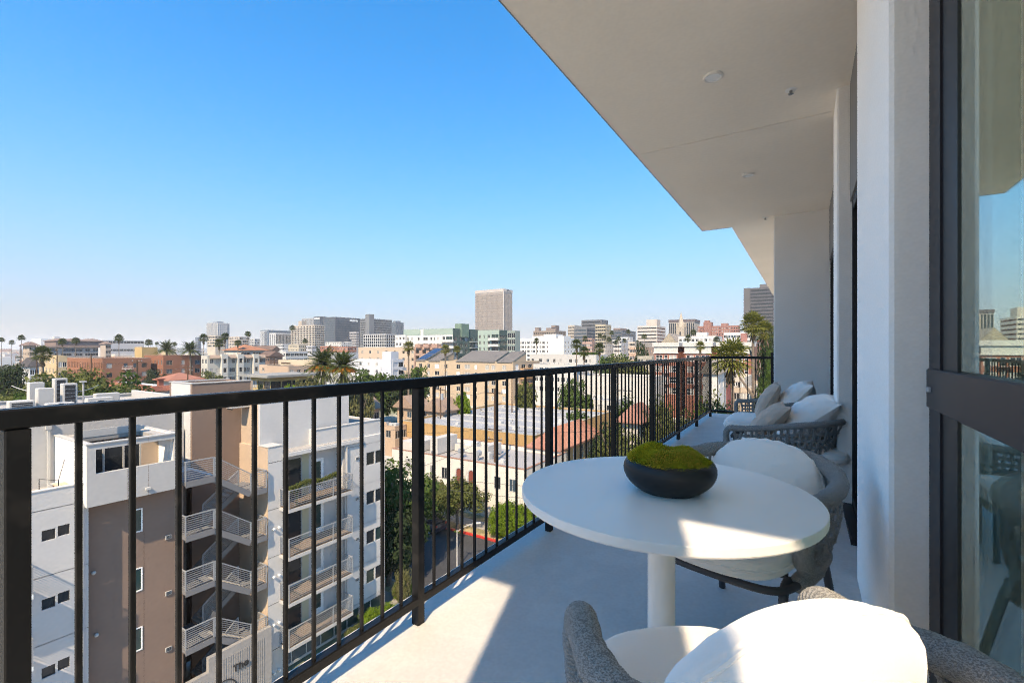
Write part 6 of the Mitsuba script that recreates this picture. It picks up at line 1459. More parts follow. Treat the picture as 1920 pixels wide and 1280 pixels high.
# brick block with white cornice
c = at(1270, 643, D=132); y0 = c[1]; z1 = c[2]
xs = [at(p, 640, Y=y0)[0] for p in (1227, 1270.5, 1284, 1333, 1347, 1408)]
kb = thing('brick_apartments', 'red brick apartment block with a broad white cornice and fire escapes', 'building')
body = MB(); yb = y0 + 9
wall_face(body, (xs[0], yb), (1, 0), xs[5] - xs[0], G - 0.3, z1, []); wall_face(body, (xs[5], yb), (0, 1), 16, G - 0.3, z1, []); body.box(xs[0], xs[5], yb, yb + 16, z1 - 0.4, z1 - 0.3)
part(kb, 'wall', body.paint((0.30, 0.17, 0.13)))
part(kb, 'roof', MB().box(xs[0], xs[5], yb + 0.2, yb + 16, z1 - 0.2, z1 + 0.02).paint((0.45, 0.42, 0.39)))
for a, b in ((0, 1), (2, 3), (4, 5)):
    L_ = xs[b] - xs[a]
    ops = [(L_ * f, L_ * f + 0.95, z1 - 5.2 - 3.1 * k, z1 - 3.4 - 3.1 * k) for k in range(4) for f in (0.06, 0.20, 0.42, 0.64, 0.80)]
    mm = MB(); P = wall_face(mm, (xs[a], y0), (1, 0), L_, G - 0.3, z1, ops, 0.2); P2 = wall_face(mm, (xs[b], y0), (0, 1), 9, G - 0.3, z1, []); wall_face(mm, (xs[a], yb), (0, -1), 9, G - 0.3, z1, [])
    w = part(kb, 'wing', mm.paint((0.36, 0.145, 0.095)))
    part(kb, 'roof', MB().box(xs[a] + 0.1, xs[b] - 0.1, y0 + 0.1, yb, z1 - 0.3, z1 - 0.02).paint((0.45, 0.42, 0.39)))
    for q in ops: window(kb, P, q, 0.2, 'm_white', 0.09, 0, True, ('m_pane', 'm_pane', 'm_blind'))
    part(kb, 'cornice', MB().box(xs[a] - 0.5, xs[b] + 0.5, y0 - 0.55, y0 - 0.01, z1 - 1.0, z1 + 0.15).box(xs[a] - 0.1, xs[b] + 0.1, y0 - 0.15, y0 - 0.01, z1 - 2.7, z1 - 1.0).box(xs[a] - 0.3, xs[b] + 0.3, y0 - 0.3, y0 - 0.01, z1 - 2.95, z1 - 2.7).box(xs[b] + 0.01, xs[b] + 0.5, y0 - 0.01, yb, z1 - 1.0, z1 + 0.15).paint((0.62, 0.60, 0.56)))
    fe = MB(); xm = xs[a] + L_ * 0.42
    for k in range(3):
        z = z1 - 5.4 - 3.1 * k
        fe.box(xm - 0.5, xm + 1.6, y0 - 1.0, y0 - 0.01, z - 0.06, z).beam((xm - 0.5, y0 - 1.0, z + 0.9), (xm + 1.6, y0 - 1.0, z + 0.9), 0.05, 0.05).beam((xm, y0 - 0.7, z), (xm + 1.3, y0 - 0.7, z - 3.1), 0.3, 0.06)
        for i in range(6): fe.beam((xm - 0.5 + i * 0.42, y0 - 1.0, z), (xm - 0.5 + i * 0.42, y0 - 1.0, z + 0.9), 0.03, 0.03)
    part(kb, 'fire_escape', fe.ply('m_steel'))

# ---------------------------------------------------------------- seen through the railing
t = city('mission_building', 'cream two-storey mission style building with arched windows across the street', 'building', 735, 985, 1062, 881, 50.4, (0.72, 0.67, 0.58), None, None, parapet=0.5, roof=(0.44, 0.42, 0.40), cap=(0.40, 0.22, 0.15), each=True)
x0, x1, y0, y1, z1 = t.x0, t.x1, t.y0, t.y1, t.top
P = lambda a, z, d=0.0: np.array([x0 + a, y0 - 0.003 + d, z])
for (f, w, z, h, pn) in ((0.24, 1.0, z1 - 2.5, 1.5, 'm_blind'), (0.33, 0.45, z1 - 2.4, 1.2, 'm_pane'), (0.42, 0.9, z1 - 2.6, 1.4, 'm_pane'), (0.80, 0.9, z1 - 2.6, 1.4, 'm_pane'), (0.90, 0.9, z1 - 2.6, 1.4, 'm_paneblue'), (0.12, 1.1, z1 - 2.4, 1.5, 'm_blind'), (0.24, 1.1, z1 - 5.0, 1.3, 'm_pane'), (0.66, 1.1, z1 - 5.2, 1.5, 'm_blind'), (0.88, 1.0, z1 - 5.2, 1.5, 'm_pane')):
    a = f * (x1 - x0); window(t.key, P, (a, a + w, z, z + h), -0.02, 'm_offwhite', 0.06, 1, False, (pn,))
for f in (0.555, 0.645):
    a = x0 + f * (x1 - x0)
    arch = Polygon([(-0.42, 0), (0.42, 0)] + [(0.42 * math.cos(q), 1.35 + 0.42 * math.sin(q)) for q in np.linspace(0, math.pi, 13)])
    ringp = arch.buffer(0.14, join_style=2).difference(arch)
    rm = trimesh.creation.extrude_polygon(ringp, 0.10, engine='earcut'); am = trimesh.creation.extrude_polygon(arch, 0.03, engine='earcut')
    tr = T().translate([a, y0 - 0.005, z1 - 2.8]).rotate([1, 0, 0], 90)
    k = part(t.key, 'arched_window', MB().mesh(rm).ply('m_offwhite'), tr); part(k, 'shutter', MB().mesh(am).paint((0.26, 0.07, 0.05)), tr)
for q in ((0.0, 0.16, 1.0, 6, 0.9), (0.22, 0.30, 2, 6, 1.6), (0.30, 0.55, 5.0, 5.2, 0.5), (0.55, 0.62, 4, 7, 1.0)):
    t.boxes('roof_wall', (0.62, 0.58, 0.52), (x0 + q[0] * (x1 - x0) + 0.4, x0 + q[1] * (x1 - x0), y0 + q[2], y0 + q[3], z1 - 0.4, z1 + q[4]))
t.vents(12, 4)
for f in (0.47, 0.60):
    xq = x0 + f * (x1 - x0); k = part(t.key, 'roof_fan', MB().tube([(xq, y0 + 2.5, z1 - 0.4), (xq, y0 + 2.5, z1 + 0.3)], 0.08, 6).tube([(xq, y0 + 2.2, z1 + 0.4), (xq, y0 + 2.8, z1 + 0.4)], 0.35, 12).ply('m_steel'))
t = city('orange_building', 'long low building with an orange wall and a wide grey flat roof', 'building', 752, 1003, 1100, 817, 72, (0.50, 0.31, 0.12), (24, 0.8, 0.45, 1, 3, 3.4), None, yspan=34, parapet=0.35, roof=(0.40, 0.405, 0.41), cap=(0.50, 0.44, 0.33), each=True, frame='m_dark')
x0, x1, y0, y1, z1 = t.x0, t.x1, t.y0, t.y1, t.top
for yy in (7.5, 14, 21, 28): t.boxes('roof_curb', (0.50, 0.50, 0.49), (x0 + 3, x1 - 1, y0 + yy, y0 + yy + 0.3, z1 - 0.36, z1 - 0.12))
t.vents(46, 6, 0.3)
t = city('row_block', 'long white flat wall building behind the orange building', 'building', 1085, 1222, 1245, 708, 118, (0.62, 0.585, 0.53), None, None, parapet=0.4)
for f in (0.56, 0.63, 0.70): part(t.key, 'pipe_rail', MB().tube([(t.x0 + (t.x1 - t.x0) * f, t.y0 - 0.2, t.top - 3.5), (t.x0 + (t.x1 - t.x0) * (f + 0.06), t.y0 - 0.2, t.top - 3.5)], 0.06, 5).ply('m_dark'))
t = city('row_block', 'lower white block with roof clutter behind the terracotta roof', 'building', 1040, 1150, 1180, 752, 105, (0.64, 0.61, 0.56), (7, 1.2, 1.2, 1, 3), None, roof=(0.50, 0.49, 0.47), each=True)
t.vents(14, 8)
# tan gabled houses
TANH = (0.52, 0.37, 0.25)
for (pl, pc, pr, top, D, lab, gb) in ((690, 741, 762, 800, 84, 'tan house with a flat parapet and stair, left of the post', False), (745, 775, 800, 765, 98, 'tan house with a broad brown gable, right of the flat one', True), (800, 830, 858, 772, 95, 'tan house with a small gable dormer beside the yellow apartments', True), (655, 690, 712, 768, 100, 'brown-roofed tan house at the left end of the tan houses', True)):
    t = city('tan_house', lab, 'house', pl, pc, pr, top, D, TANH, (2, 1.3, 1.3, 2, 3, 0.8), (2, 1.3, 1.4, 2, 3, 0.8), each=True, parapet=0 if gb else 0.5, depth=0.15, frame='m_offwhite')
    if gb: part(t.key, 'gable_roof', hip(MB(), t.x0, t.x1, t.y0, t.y1, t.top + 0.15, 2.4, 0.7, gable=True, axis='y').paint((0.37, 0.26, 0.19), amp=0.15))
    else:
        t.vents(10, 3); t.boxes('balcony_wall', TANH, (t.x1 + 0.02, t.x1 + 1.4, t.y0 + 2, t.y1, t.top - 3.4, t.top - 2.2))
# terracotta house
c = at(1046, 843, D=60); x1, y0, z1 = c; x0 = at(1000, 640, Y=y0)[0]; y1 = at(1117, 640, X=x1)[1]
t = Building('terracotta_house', 'yellow house under a terracotta tile hip roof, right of the orange wall', 'house', x0, x1, y0, y1, z1, (0.55, 0.40, 0.18), grid(x1 - x0, 2, [z1 - 2.4], 0.9, 1.5), [(a, a + w, z1 - 2.2 - h_, z1 - 0.6) for a, w, h_ in ((0.5, 0.9, 0.5), (1.9, 1.0, 0.2), (4.6, 0.8, 0.8), (7.2, 1.0, 0.3), (9.4, 1.1, 0.3))], each=True, parapet=0, depth=0.15)
mm = hip(MB(), x0, x1, y0, y1, z1 + 0.1, 2.3, 0.8, axis='y')
xa, xb, ya, yb = x0 - 0.8, x1 + 0.8, y0 - 0.8, y1 + 0.8; i_ = (xb - xa) / 2; xm = (xa + xb) / 2
tiled(mm, (xb, ya, z1 + 0.12), (xb, yb, z1 + 0.12), (xm, yb - i_, z1 + 2.42), (xm, ya + i_, z1 + 2.42), 60)
part(t.key, 'tile_roof', mm.paint((0.385, 0.185, 0.13), amp=0.22, freq=0.9), kind='stuff')
t = city('tile_roof_house', 'small red tile roofed house among the dark trees behind the far balusters', 'house', 1166, 1196, 1222, 792, 64, (0.55, 0.50, 0.42), None, None, parapet=0)
part(t.key, 'tile_roof', hip(MB(), t.x0, t.x1, t.y0, t.y1, t.top + 0.1, 2.2, 0.8, axis='y').paint((0.35, 0.17, 0.12), amp=0.2))
# white gabled house by the end railing
c = at(1346, 700, D=78); x1, y0, z1 = c; x0 = at(1318, 640, Y=y0)[0]
t = Building('gable_house', 'white gabled house behind the end of the railing', 'house', x0, x1, y0, y0 + 12, z1, (0.66, 0.64, 0.60), [], grid(12, 3, [z1 - 2.6], 1.0, 1.4), each=True, parapet=0)
part(t.key, 'gable_roof', hip(MB(), x0, x1, y0, y0 + 12, z1 + 0.1, 2.4, 0.5, gable=True, axis='y').paint((0.36, 0.32, 0.27)))
t = city('gable_house', 'red-walled house with teal trim right of the white gabled one', 'house', 1350, 1362, 1372, 706, 86, (0.36, 0.12, 0.10), (1, 1.2, 1.4, 1, 3), None, each=True, parapet=0)
part(t.key, 'gable_roof', hip(MB(), t.x0, t.x1, t.y0, t.y1, t.top + 0.1, 2.0, 0.5, axis='y').paint((0.33, 0.27, 0.22)))
t = city('row_block', 'cream house with tall windows right of the end-rail palm', 'building', 1362, 1396, 1410, 709, 98, (0.60, 0.52, 0.42), (4, 1.2, 1.8, 2, 3.4, 0.8), None, each=True)
t = city('row_block', 'sandy house low behind the end railing', 'building', 1375, 1412, 1430, 728, 92, (0.55, 0.45, 0.34), (3, 1.2, 1.4, 1, 3), None, each=True)

# ---------------------------------------------------------------- the far, low city that reads as one mass
rg = np.random.default_rng(77)
boxes, cols = MB(), []
for _ in range(2600):
    D = 330 + 3200 * rg.uniform() ** 1.7; u = rg.uniform(-1.25, 0.62)
    x, y = D * (u * CS - SN), D * (u * SN + CS)
    if D < 900 and rg.uniform() < 0.25: continue
    w, d, h = rg.uniform(8, 26), rg.uniform(8, 26), rg.choice([4, 5, 7, 10, 13], p=[0.3, 0.3, 0.2, 0.12, 0.08]) + rg.uniform(0, 1)
    if D > 1200: h *= 1.5; w *= 1.8; d *= 1.8
    boxes.box(x, x + w, y, y + d, G - 0.3, G + h)
    c = np.array([(0.62, 0.58, 0.52), (0.55, 0.45, 0.36), (0.66, 0.66, 0.65), (0.45, 0.40, 0.36), (0.40, 0.24, 0.18), (0.5, 0.5, 0.5)][rg.integers(6)]) * rg.uniform(0.8, 1.08)
    cols.append(np.tile(c, (8, 1)))
v, f = boxes.out()
one('distant_houses', mikit.ply((v, f), 'm_paint', False, color=np.vstack(cols)), 'low houses of the far city spreading to the horizon', 'houses', kind='stuff')
n = 26000
D = 230 + 3000 * rg.uniform(size=n) ** 1.6; u = rg.uniform(-1.25, 0.62, n)
cl = rg.uniform(size=n)
p = np.stack([D * (u * CS - SN), D * (u * SN + CS), np.zeros(n)], 1)
p[:, :2] += rg.normal(0, 3, (n, 2)); r = rg.uniform(2.0, 4.2, n)
keep = meshkit.noise(p * 0.02, 4) > 0.42; p, r = p[keep], r[keep]; n = len(p)
V, F = [], []
for j in range(5):
    d = rg.normal(0, 1, (n, 3)); d /= np.linalg.norm(d, axis=1, keepdims=True)
    o = p + np.array([0, 0, G + 0.2]) + np.c_[np.zeros((n, 2)), r * 1.1] + d * (r * 0.6)[:, None]
    a = np.cross(d, rg.normal(0, 1, (n, 3))); a /= np.linalg.norm(a, axis=1, keepdims=True); b = np.cross(d, a); s = (r * 0.55)[:, None]
    i = np.arange(n) + 4 * n * j; V += [o - a * s, o - b * s, o + a * s, o + b * s]; F += [np.stack([i, i + n, i + 2 * n], 1), np.stack([i, i + 2 * n, i + 3 * n], 1)]
one('distant_trees', mikit.ply((np.vstack(V), np.vstack(F)), 'm_leaf_dark'), 'dark green treetops scattered through the far low city', 'trees', kind='stuff')
# ---------------------------------------------------------------- trees and palms by place
def tree_at(px_, top, D, h, w, leaf, label, **kw):
    q = at(px_, top, D=D)
    return tree(q[0], q[1], q[2] - (G - 0.3), w, leaf, label, **kw)


tree_at(6, 666, 92, 14, 7.6, 'dark', 'big dark round tree at the left edge', near=True, low=0.12)
for i, (p_, tp, D, w, lf, lab) in enumerate(((58, 712, 66, 8, 'olive', 'olive tree right of the big dark round tree'), (92, 706, 72, 8, 'olive', 'olive tree below the yellow apartment block'), (128, 698, 78, 9, 'olive', 'broad olive tree in front of the yellow block corner'), (158, 695, 76, 9, 'olive', 'olive tree covering the base of the brick block, left'), (190, 699, 74, 9, 'olive', 'olive tree covering the base of the brick block, middle'), (220, 708, 70, 8, 'green', 'green tree by the white fire escape'), (244, 730, 62, 5, 'pale', 'pale thin tree before the red tile skirt'), (30, 728, 60, 7, 'green', 'low green tree under the big dark one'))):
    tree_at(p_, tp - 6, D, 0, w * 1.5, lf, lab, near=True, low=0.15)
tree_at(293, 690, 178, 0, 8, 'dark', 'dark tree in the gap between the two brick blocks', low=0.1)
tree_at(400, 693, 165, 0, 9, 'olive', 'olive tree before the cream bay block', low=0.2)
for p_, tp, D, w, lf, lab in ((706, 688, 120, 11, 'green', 'dense green tree before the white modern block'), (772, 683, 128, 10, 'green', 'bright tree beside the tall palm, left of the yellow apartments'), (752, 700, 120, 8, 'dark', 'darker tree behind the railing left of the yellow apartments'), (541, 711, 90, 5, 'bright', 'bright bush by the low yellow house'), (500, 716, 92, 3.5, 'dark', 'dark small cypress by the low yellow house'), (572, 700, 96, 7, 'pale', 'bare grey-brown tree left of the date palms'), (675, 704, 96, 6, 'pale', 'bare grey-brown tree right of the date palms'),
                              (1148, 660, 172, 14, 'green', 'round green tree right of the pale grey block'), (1178, 664, 165, 14, 'olive', 'second round tree right of the pale grey block'), (1204, 638, 185, 7, 'dark', 'cone-shaped dark tree beside the orange and cream block'), (965, 652, 240, 5, 'dark', 'grey-green tree at the foot of the white hotel'),
                              (1075, 708, 108, 8, 'green', 'full green tree seen through the balusters'), (1082, 762, 92, 6, 'green', 'small green tree on the grey roof side behind the balusters'), (985, 705, 110, 6, 'olive', 'thin tree before the yellow balconies'), (868, 728, 100, 5, 'bright', 'small bright tree by the utility pole'),
                              (1135, 795, 58, 5, 'dark', 'dark tall tree right of the terracotta house'), (1152, 792, 56, 5, 'olive', 'olive tall tree behind the moss bowl'), (1186, 740, 70, 7, 'green', 'leafy tree behind the far posts, left'), (1232, 738, 66, 4.5, 'olive', 'olive tree behind the far posts, right'), (1262, 762, 60, 4.5, 'olive', 'olive tree low behind the far posts'), (1290, 764, 56, 4.5, 'olive', 'low olive tree left of the rail corner'), (1215, 800, 48, 6, 'olive', 'olive tree directly behind the moss'),
                              (1352, 730, 50, 6, 'olive', 'olive tree just beyond the end railing, left'), (1392, 745, 46, 4.5, 'olive', 'olive tree just beyond the end railing, right'), (1340, 742, 42, 5, 'bright', 'bright shrub tree below the end railing'), (1446, 606, 62, 3.6, 'dark', 'tall dark tree beside the end wall'), (1440, 662, 58, 3.0, 'green', 'green tree before the tall dark one at the end wall')):
    tree_at(p_, tp, D, 0, w, lf, lab, near=D < 75, low=0.15)
# street trees near the neighbour
tree_at(742, 858, 41, 0, 7.5, 'green', 'dark green street tree right of the white apartment building', near=True, low=0.2)
tree_at(728, 930, 38, 0, 5.5, 'dark', 'shaded tree at the corner of the white apartment building', near=True, low=0.1)
tree_at(856, 898, 49.5, 0, 6.6, 'olive', 'round street tree in front of the cream mission building', near=True, low=0.32)
for i, (p_, w) in enumerate(((938, 3.2), (962, 4.0), (990, 4.0), (1012, 3.6))):
    q = at(p_, 950, D=47.5); tree(q[0], q[1], 4.2 - 0.2 * i, w, 'bright', ('bright green hedge bush nearest the street lamp', 'tall bright green hedge bush in the middle of the row', 'bright green hedge bush beside the post', 'last bright green hedge bush under the table edge')[i], name='hedge_bush', near=True, low=0.02, cat='bush')
q = at(812, 920, D=52); tree(q[0], q[1], 5.5, 3.2, 'pale', 'pale yellow-green shrub against the cream mission wall', near=True, low=0.1, cat='bush')
for i, (y, x, h, w, lf, lab) in enumerate(((22.2, -25.4, 1.6, 1.8, 'bright', 'yellow-green shrub at the foot of the glass shop front'), (23.3, -25.2, 1.5, 1.6, 'bright', 'second yellow-green shrub by the glass shop front'), (25.2, -25.6, 3.2, 1.4, 'pale', 'tall thin plant at the building corner by the street'), (26.0, -26.4, 1.8, 1.6, 'bright', 'bright low plant beside the street corner'), (20.6, -25.3, 1.2, 1.4, 'olive', 'small olive shrub under the lowest balcony'))):
    tree(x, y, h, w, lf, lab, name='shrub', near=True, low=0.0, cat='shrub')
# roof garden of the pale grey block
a, b, c_, d, z = rgx
n = 2600; rg = np.random.default_rng(9)
p = np.stack([rg.uniform(a, b, n), rg.uniform(c_, c_ + 4, n), z + rg.uniform(-0.5, 0.9, n)], 1); nr = rg.normal(0, 1, (n, 3)); nr /= np.linalg.norm(nr, axis=1, keepdims=True)
t1 = np.cross(nr, rg.normal(0, 1, (n, 3))); t1 /= np.linalg.norm(t1, axis=1, keepdims=True); t2 = np.cross(nr, t1); s_ = 0.35; i = np.arange(n)
one('roof_garden', mikit.ply((np.concatenate([p - t1 * s_, p - t2 * s_, p + t1 * s_, p + t2 * s_]), np.vstack([np.stack([i, i + n, i + 2 * n], 1), np.stack([i, i + 2 * n, i + 3 * n], 1)])), 'm_leaf_green'), 'green creepers covering the roof of the pale grey block', 'plants', kind='stuff')

PALMS = [  # column, row of the top, depth, reach, ball-shaped?, label
    (3, 632, 300, 3.0, 1, 'palm at the very left edge of the skyline'), (22, 637, 330, 3.4, 0, 'thin small palm second from the left'), (40, 627, 280, 3.4, 1, 'round-headed palm third from the left'),
    (117, 633, 230, 3.2, 1, 'round-headed palm over the brown roofs, left of a pair'), (142, 631.5, 230, 3.2, 1, 'round-headed palm over the brown roofs, right of a pair'), (223, 626, 240, 3.8, 1, 'large round-headed palm above the first brick block'),
    (279, 635, 330, 4.6, 1, 'broad round-headed palm behind the yellow roof house'), (294, 640, 420, 3, 1, 'tiny palm right of the broad round one'), (328, 641, 380, 3, 1, 'tiny palm between the two feathery palms'),
    (382, 625, 210, 3.8, 0, 'shaggy palm left of the far white tower'), (411, 634, 200, 3.8, 0, 'drooping palm under the far white tower'), (422, 623, 225, 3.9, 0, 'tall palm overlapping the right of the far white tower'), (446, 636, 240, 3.2, 1, 'small palm before the beige block'), (465, 620, 300, 3.6, 1, 'lone round-headed palm left of the office blocks'),
    (548, 609, 430, 5.0, 1, 'round palm at the left edge of the cream apartment tower'), (572, 634, 330, 3.6, 1, 'palm in front of the cream apartment tower'),
    (1006, 633, 215, 2.6, 0, 'small palm in front of the white hotel'), (1081, 634, 132, 3.0, 0, 'palm left of the pair before the pale grey block'), (1095, 648, 128, 3.0, 0, 'shorter palm right of the pair before the pale grey block'), (1124, 641, 126, 2.9, 0, 'palm before the right corner of the pale grey block'),
    (1097, 629, 260, 3.2, 0, 'palm above the pink brick block'), (1125, 625, 320, 3.6, 0, 'first palm of the cluster before the dark office'), (1133, 627, 330, 3.4, 0, 'second palm of the cluster before the dark office'), (1142, 631, 310, 3.6, 0, 'third palm of the cluster, lower'), (1147, 619, 380, 3.6, 1, 'rear palm of the cluster before the dark office'), (1155, 637, 300, 3.2, 0, 'low palm right of the cluster'), (1160, 630, 320, 3.4, 0, 'palm before the low white block'), (1171, 634, 330, 3.2, 0, 'palm right of the low white block'), (1178, 617, 360, 3.6, 0, 'taller palm before the long dark office'),
    (1195, 637, 330, 2.6, 1, 'tiny round palm left of the banded office'), (1208, 625, 300, 3.4, 1, 'palm in front of the banded white office'), (1300, 617, 300, 3.8, 1, 'round palm right of the church spire'), (1290, 627, 230, 3.4, 0, 'drooping palm before the white apartments'), (1344, 630, 220, 3.2, 0, 'bushy palm right of the white apartments')]
for p_, tp, D, rch, ball, lab in PALMS:
    palm(p_, tp, D, rch * 0.68, lab, ball=bool(ball), skirt=D < 260)
palm(80, 647, 106, 2.5, 'near dark palm with a broad head before the yellow block', skirt=True, tr=0.24)
palm(766, 638, 112, 1.9, 'tall palm left of the yellow apartments', leaf='palmlight', tr=0.2)
palm(835, 645, 165, 2.3, 'broad palm behind the yellow roofs, left of two', leaf='palmlight', tr=0.2)
palm(857, 647, 170, 1.9, 'narrower palm behind the yellow roofs, right of two', leaf='palmlight', tr=0.2)
palm(1313, 639, 108, 1.5, 'palm before the brick block with white cornice', leaf='palmlight', tr=0.18)
palm(1369, 632, 44, 2.4, 'nearest palm, right behind the end railing', leaf='palmlight', tr=0.17, lean=0.9)
palm(1412, 583, 62, 2.1, 'tallest palm before the dark tower, yellow fronds', leaf='palmlight', tr=0.19)
palm(1432, 600, 66, 2.1, 'second tall palm beside the end wall', leaf='palmlight', tr=0.19)
for p_, hubr, D, rch, lab, fr in ((607, 683, 96, 4.6, 'larger date palm with orange fruit stalks, left of two', True), (643, 687, 92, 4.2, 'smaller date palm with orange fruit stalks, right of two', True), (313, 655, 190, 4.8, 'feathery palm on the skyline behind the smaller brick block, left', False), (357, 656, 190, 4.9, 'feathery palm on the skyline behind the smaller brick block, right', False)):
    q = at(p_, hubr, D=D); feather_palm(q[0], q[1], q[2], rch, lab, fr, seed=int(p_), skirt=fr)

# ---------------------------------------------------------------- poles, wires, lamp, cars
def pole(px_, top, D, label, arms=((0.6, 1.8),), base=None):
    q = at(px_, top, D=D); k = thing('utility_pole', label, 'utility pole')
    part(k, 'pole', MB().tube([(q[0], q[1], G - 0.3), (q[0], q[1], q[2])], [0.17, 0.12], 8).ply('m_wood'))
    for dz, w in arms:
        part(k, 'crossarm', MB().box(q[0] - w, q[0] + w, q[1] - 0.06, q[1] + 0.06, q[2] - dz - 0.12, q[2] - dz).ply('m_wood'))
        part(k, 'insulators', MB().tube([(q[0] - w + 0.1, q[1], q[2] - dz), (q[0] - w + 0.1, q[1], q[2] - dz + 0.22)], 0.06, 6).tube([(q[0] + w - 0.1, q[1], q[2] - dz), (q[0] + w - 0.1, q[1], q[2] - dz + 0.22)], 0.06, 6).tube([(q[0] + w * 0.4, q[1], q[2] - dz), (q[0] + w * 0.4, q[1], q[2] - dz + 0.22)], 0.06, 6).ply('m_steel'))
    return q


pw = [pole(107, 652, 150, 'wooden pole before the yellow block'), pole(171, 665, 110, 'wooden pole in front of the brick block'), pole(38, 646, 190, 'thin pole near the left edge, one crossarm'), pole(69, 668, 120, 'pole beside the near dark palm'), pole(257, 675, 80, 'dark pole rising before the brick block fire escape', ((0.2, 2.0),)), pole(352, 684, 108, 'pole with pale crossarms before the smaller brick block', ((0.4, 2.4), (1.2, 2.2))), pole(515, 670, 150, 'thin pole left of the peach block', ((0.6, 1.2),)),
      pole(928, 728, 56, 'brown utility pole with three crossarms seen through the balusters', ((0.5, 1.1), (4.9, 1.0), (6.1, 1.0))), pole(826, 726, 92, 'pole with a transformer before the yellow apartments', ((0.4, 1.2),)), pole(960, 700, 100, 'dark pole by the yellow balconies', ((0.5, 1.3),))]
part('utility_pole_008', 'transformer', MB().tube([(pw[8][0] + 0.4, pw[8][1], pw[8][2] - 2.4), (pw[8][0] + 0.4, pw[8][1], pw[8][2] - 1.2)], 0.3, 10).ply('m_steel'))


def wire(a, b, sag, label, r=0.018, mat='m_dark'):
    a, b = np.asarray(a, float), np.asarray(b, float); t = np.linspace(0, 1, 18)[:, None]
    one('overhead_wire', MB().tube(a + (b - a) * t - np.array([0, 0, 1]) * sag * 4 * t * (1 - t), r, 4).ply(mat), label, 'wire', 'overhead wires between the poles')


WL = ['wire from the dark pole to the pole in front of the larger brick block', 'wire from the dark pole to the pole with pale crossarms', 'upper wire running right from the pole with pale crossarms', 'lower wire running right from the pole with pale crossarms', 'upper wire crossing in front of the date palms', 'lower wire crossing in front of the date palms', 'wire running left from the middle crossarm of the brown pole', 'wire running right from the middle crossarm of the brown pole', 'wire running left from the lowest crossarm of the brown pole', 'wire from the brown pole to the transformer pole', 'wire from the brown pole to the dark pole by the yellow balconies', 'upper wire crossing the front of the cream mission building', 'lower wire crossing the front of the cream mission building']
for i, (a, b, sg) in enumerate((((pw[4][0] - 1.8, pw[4][1], pw[4][2] - 0.1), (pw[1][0], pw[1][1], pw[1][2] - 0.5), 1.0), ((pw[4][0] + 1.8, pw[4][1], pw[4][2] - 0.1), (pw[5][0] - 2, pw[5][1], pw[5][2] - 0.4), 1.2), ((pw[5][0] + 2, pw[5][1], pw[5][2] - 0.4), tuple(at(470, 695, D=80)), 1.0), ((pw[5][0] + 1, pw[5][1], pw[5][2] - 1.2), tuple(at(475, 700, D=80)), 1.0),
                                (tuple(at(560, 697, D=85)), tuple(at(710, 722, D=60)), 0.8), (tuple(at(565, 702, D=85)), tuple(at(715, 727, D=60)), 0.8), ((pw[7][0] - 1, pw[7][1], pw[7][2] - 4.8), tuple(at(730, 805, D=58)), 0.5), ((pw[7][0] + 1, pw[7][1], pw[7][2] - 4.8), tuple(at(1180, 800, D=50)), 0.5), ((pw[7][0] - 1, pw[7][1], pw[7][2] - 6.0), tuple(at(735, 890, D=44)), 0.4), ((pw[7][0] - 1, pw[7][1], pw[7][2] - 0.4), (pw[8][0], pw[8][1], pw[8][2] - 0.4), 0.8), ((pw[7][0] + 1, pw[7][1], pw[7][2] - 0.4), (pw[9][0], pw[9][1], pw[9][2] - 0.4), 0.8),
                                (tuple(at(700, 873, D=44)), tuple(at(1010, 912, D=42)), 0.3), (tuple(at(700, 893, D=44)), tuple(at(1010, 935, D=42)), 0.3))):
    wire(a, b, sg, WL[i])
wire(at(22, 723, D=26), at(66, 735, D=23.8), 0.05, 'pale cable reaching the white condenser cabinets', 0.02, 'm_offwhite')
wire(at(139, 734, D=24), at(185, 721, D=30), 0.1, 'pale cable rising from the dark-faced condensers', 0.014, 'm_offwhite')

q = at(857, 1062, Z=G)
k = thing('street_lamp', 'white street lamp on a slim pole beside the red kerb', 'street lamp')
zt = at(857, 993, D=math.sqrt(0) + (q - np.array([0, 0, EYE])) @ FWD)[2]
part(k, 'pole', MB().tube([(q[0], q[1], G), (q[0], q[1], zt)], [0.075, 0.05], 8).ply('m_offwhite'))
part(k, 'arm', MB().tube(spline([(q[0], q[1], zt - 0.2), (q[0] + 0.5, q[1] + 0.35, zt + 0.25), (q[0] + 1.2, q[1] + 0.8, zt + 0.55)], 10), 0.035, 6).ply('m_offwhite'))
part(k, 'lamp_head', MB().mesh(rounded(-0.35, 0.35, -0.13, 0.13, -0.06, 0.08, 0.04)).ply('m_offwhite'), T().translate([q[0] + 1.45, q[1] + 0.97, zt + 0.58]).rotate([0, 0, 1], 34))
part(k, 'street_sign', MB().box(q[0] - 0.35, q[0] + 0.35, q[1] - 0.012, q[1] + 0.012, zt - 0.25, zt - 0.08).ply('m_leaf_green'))


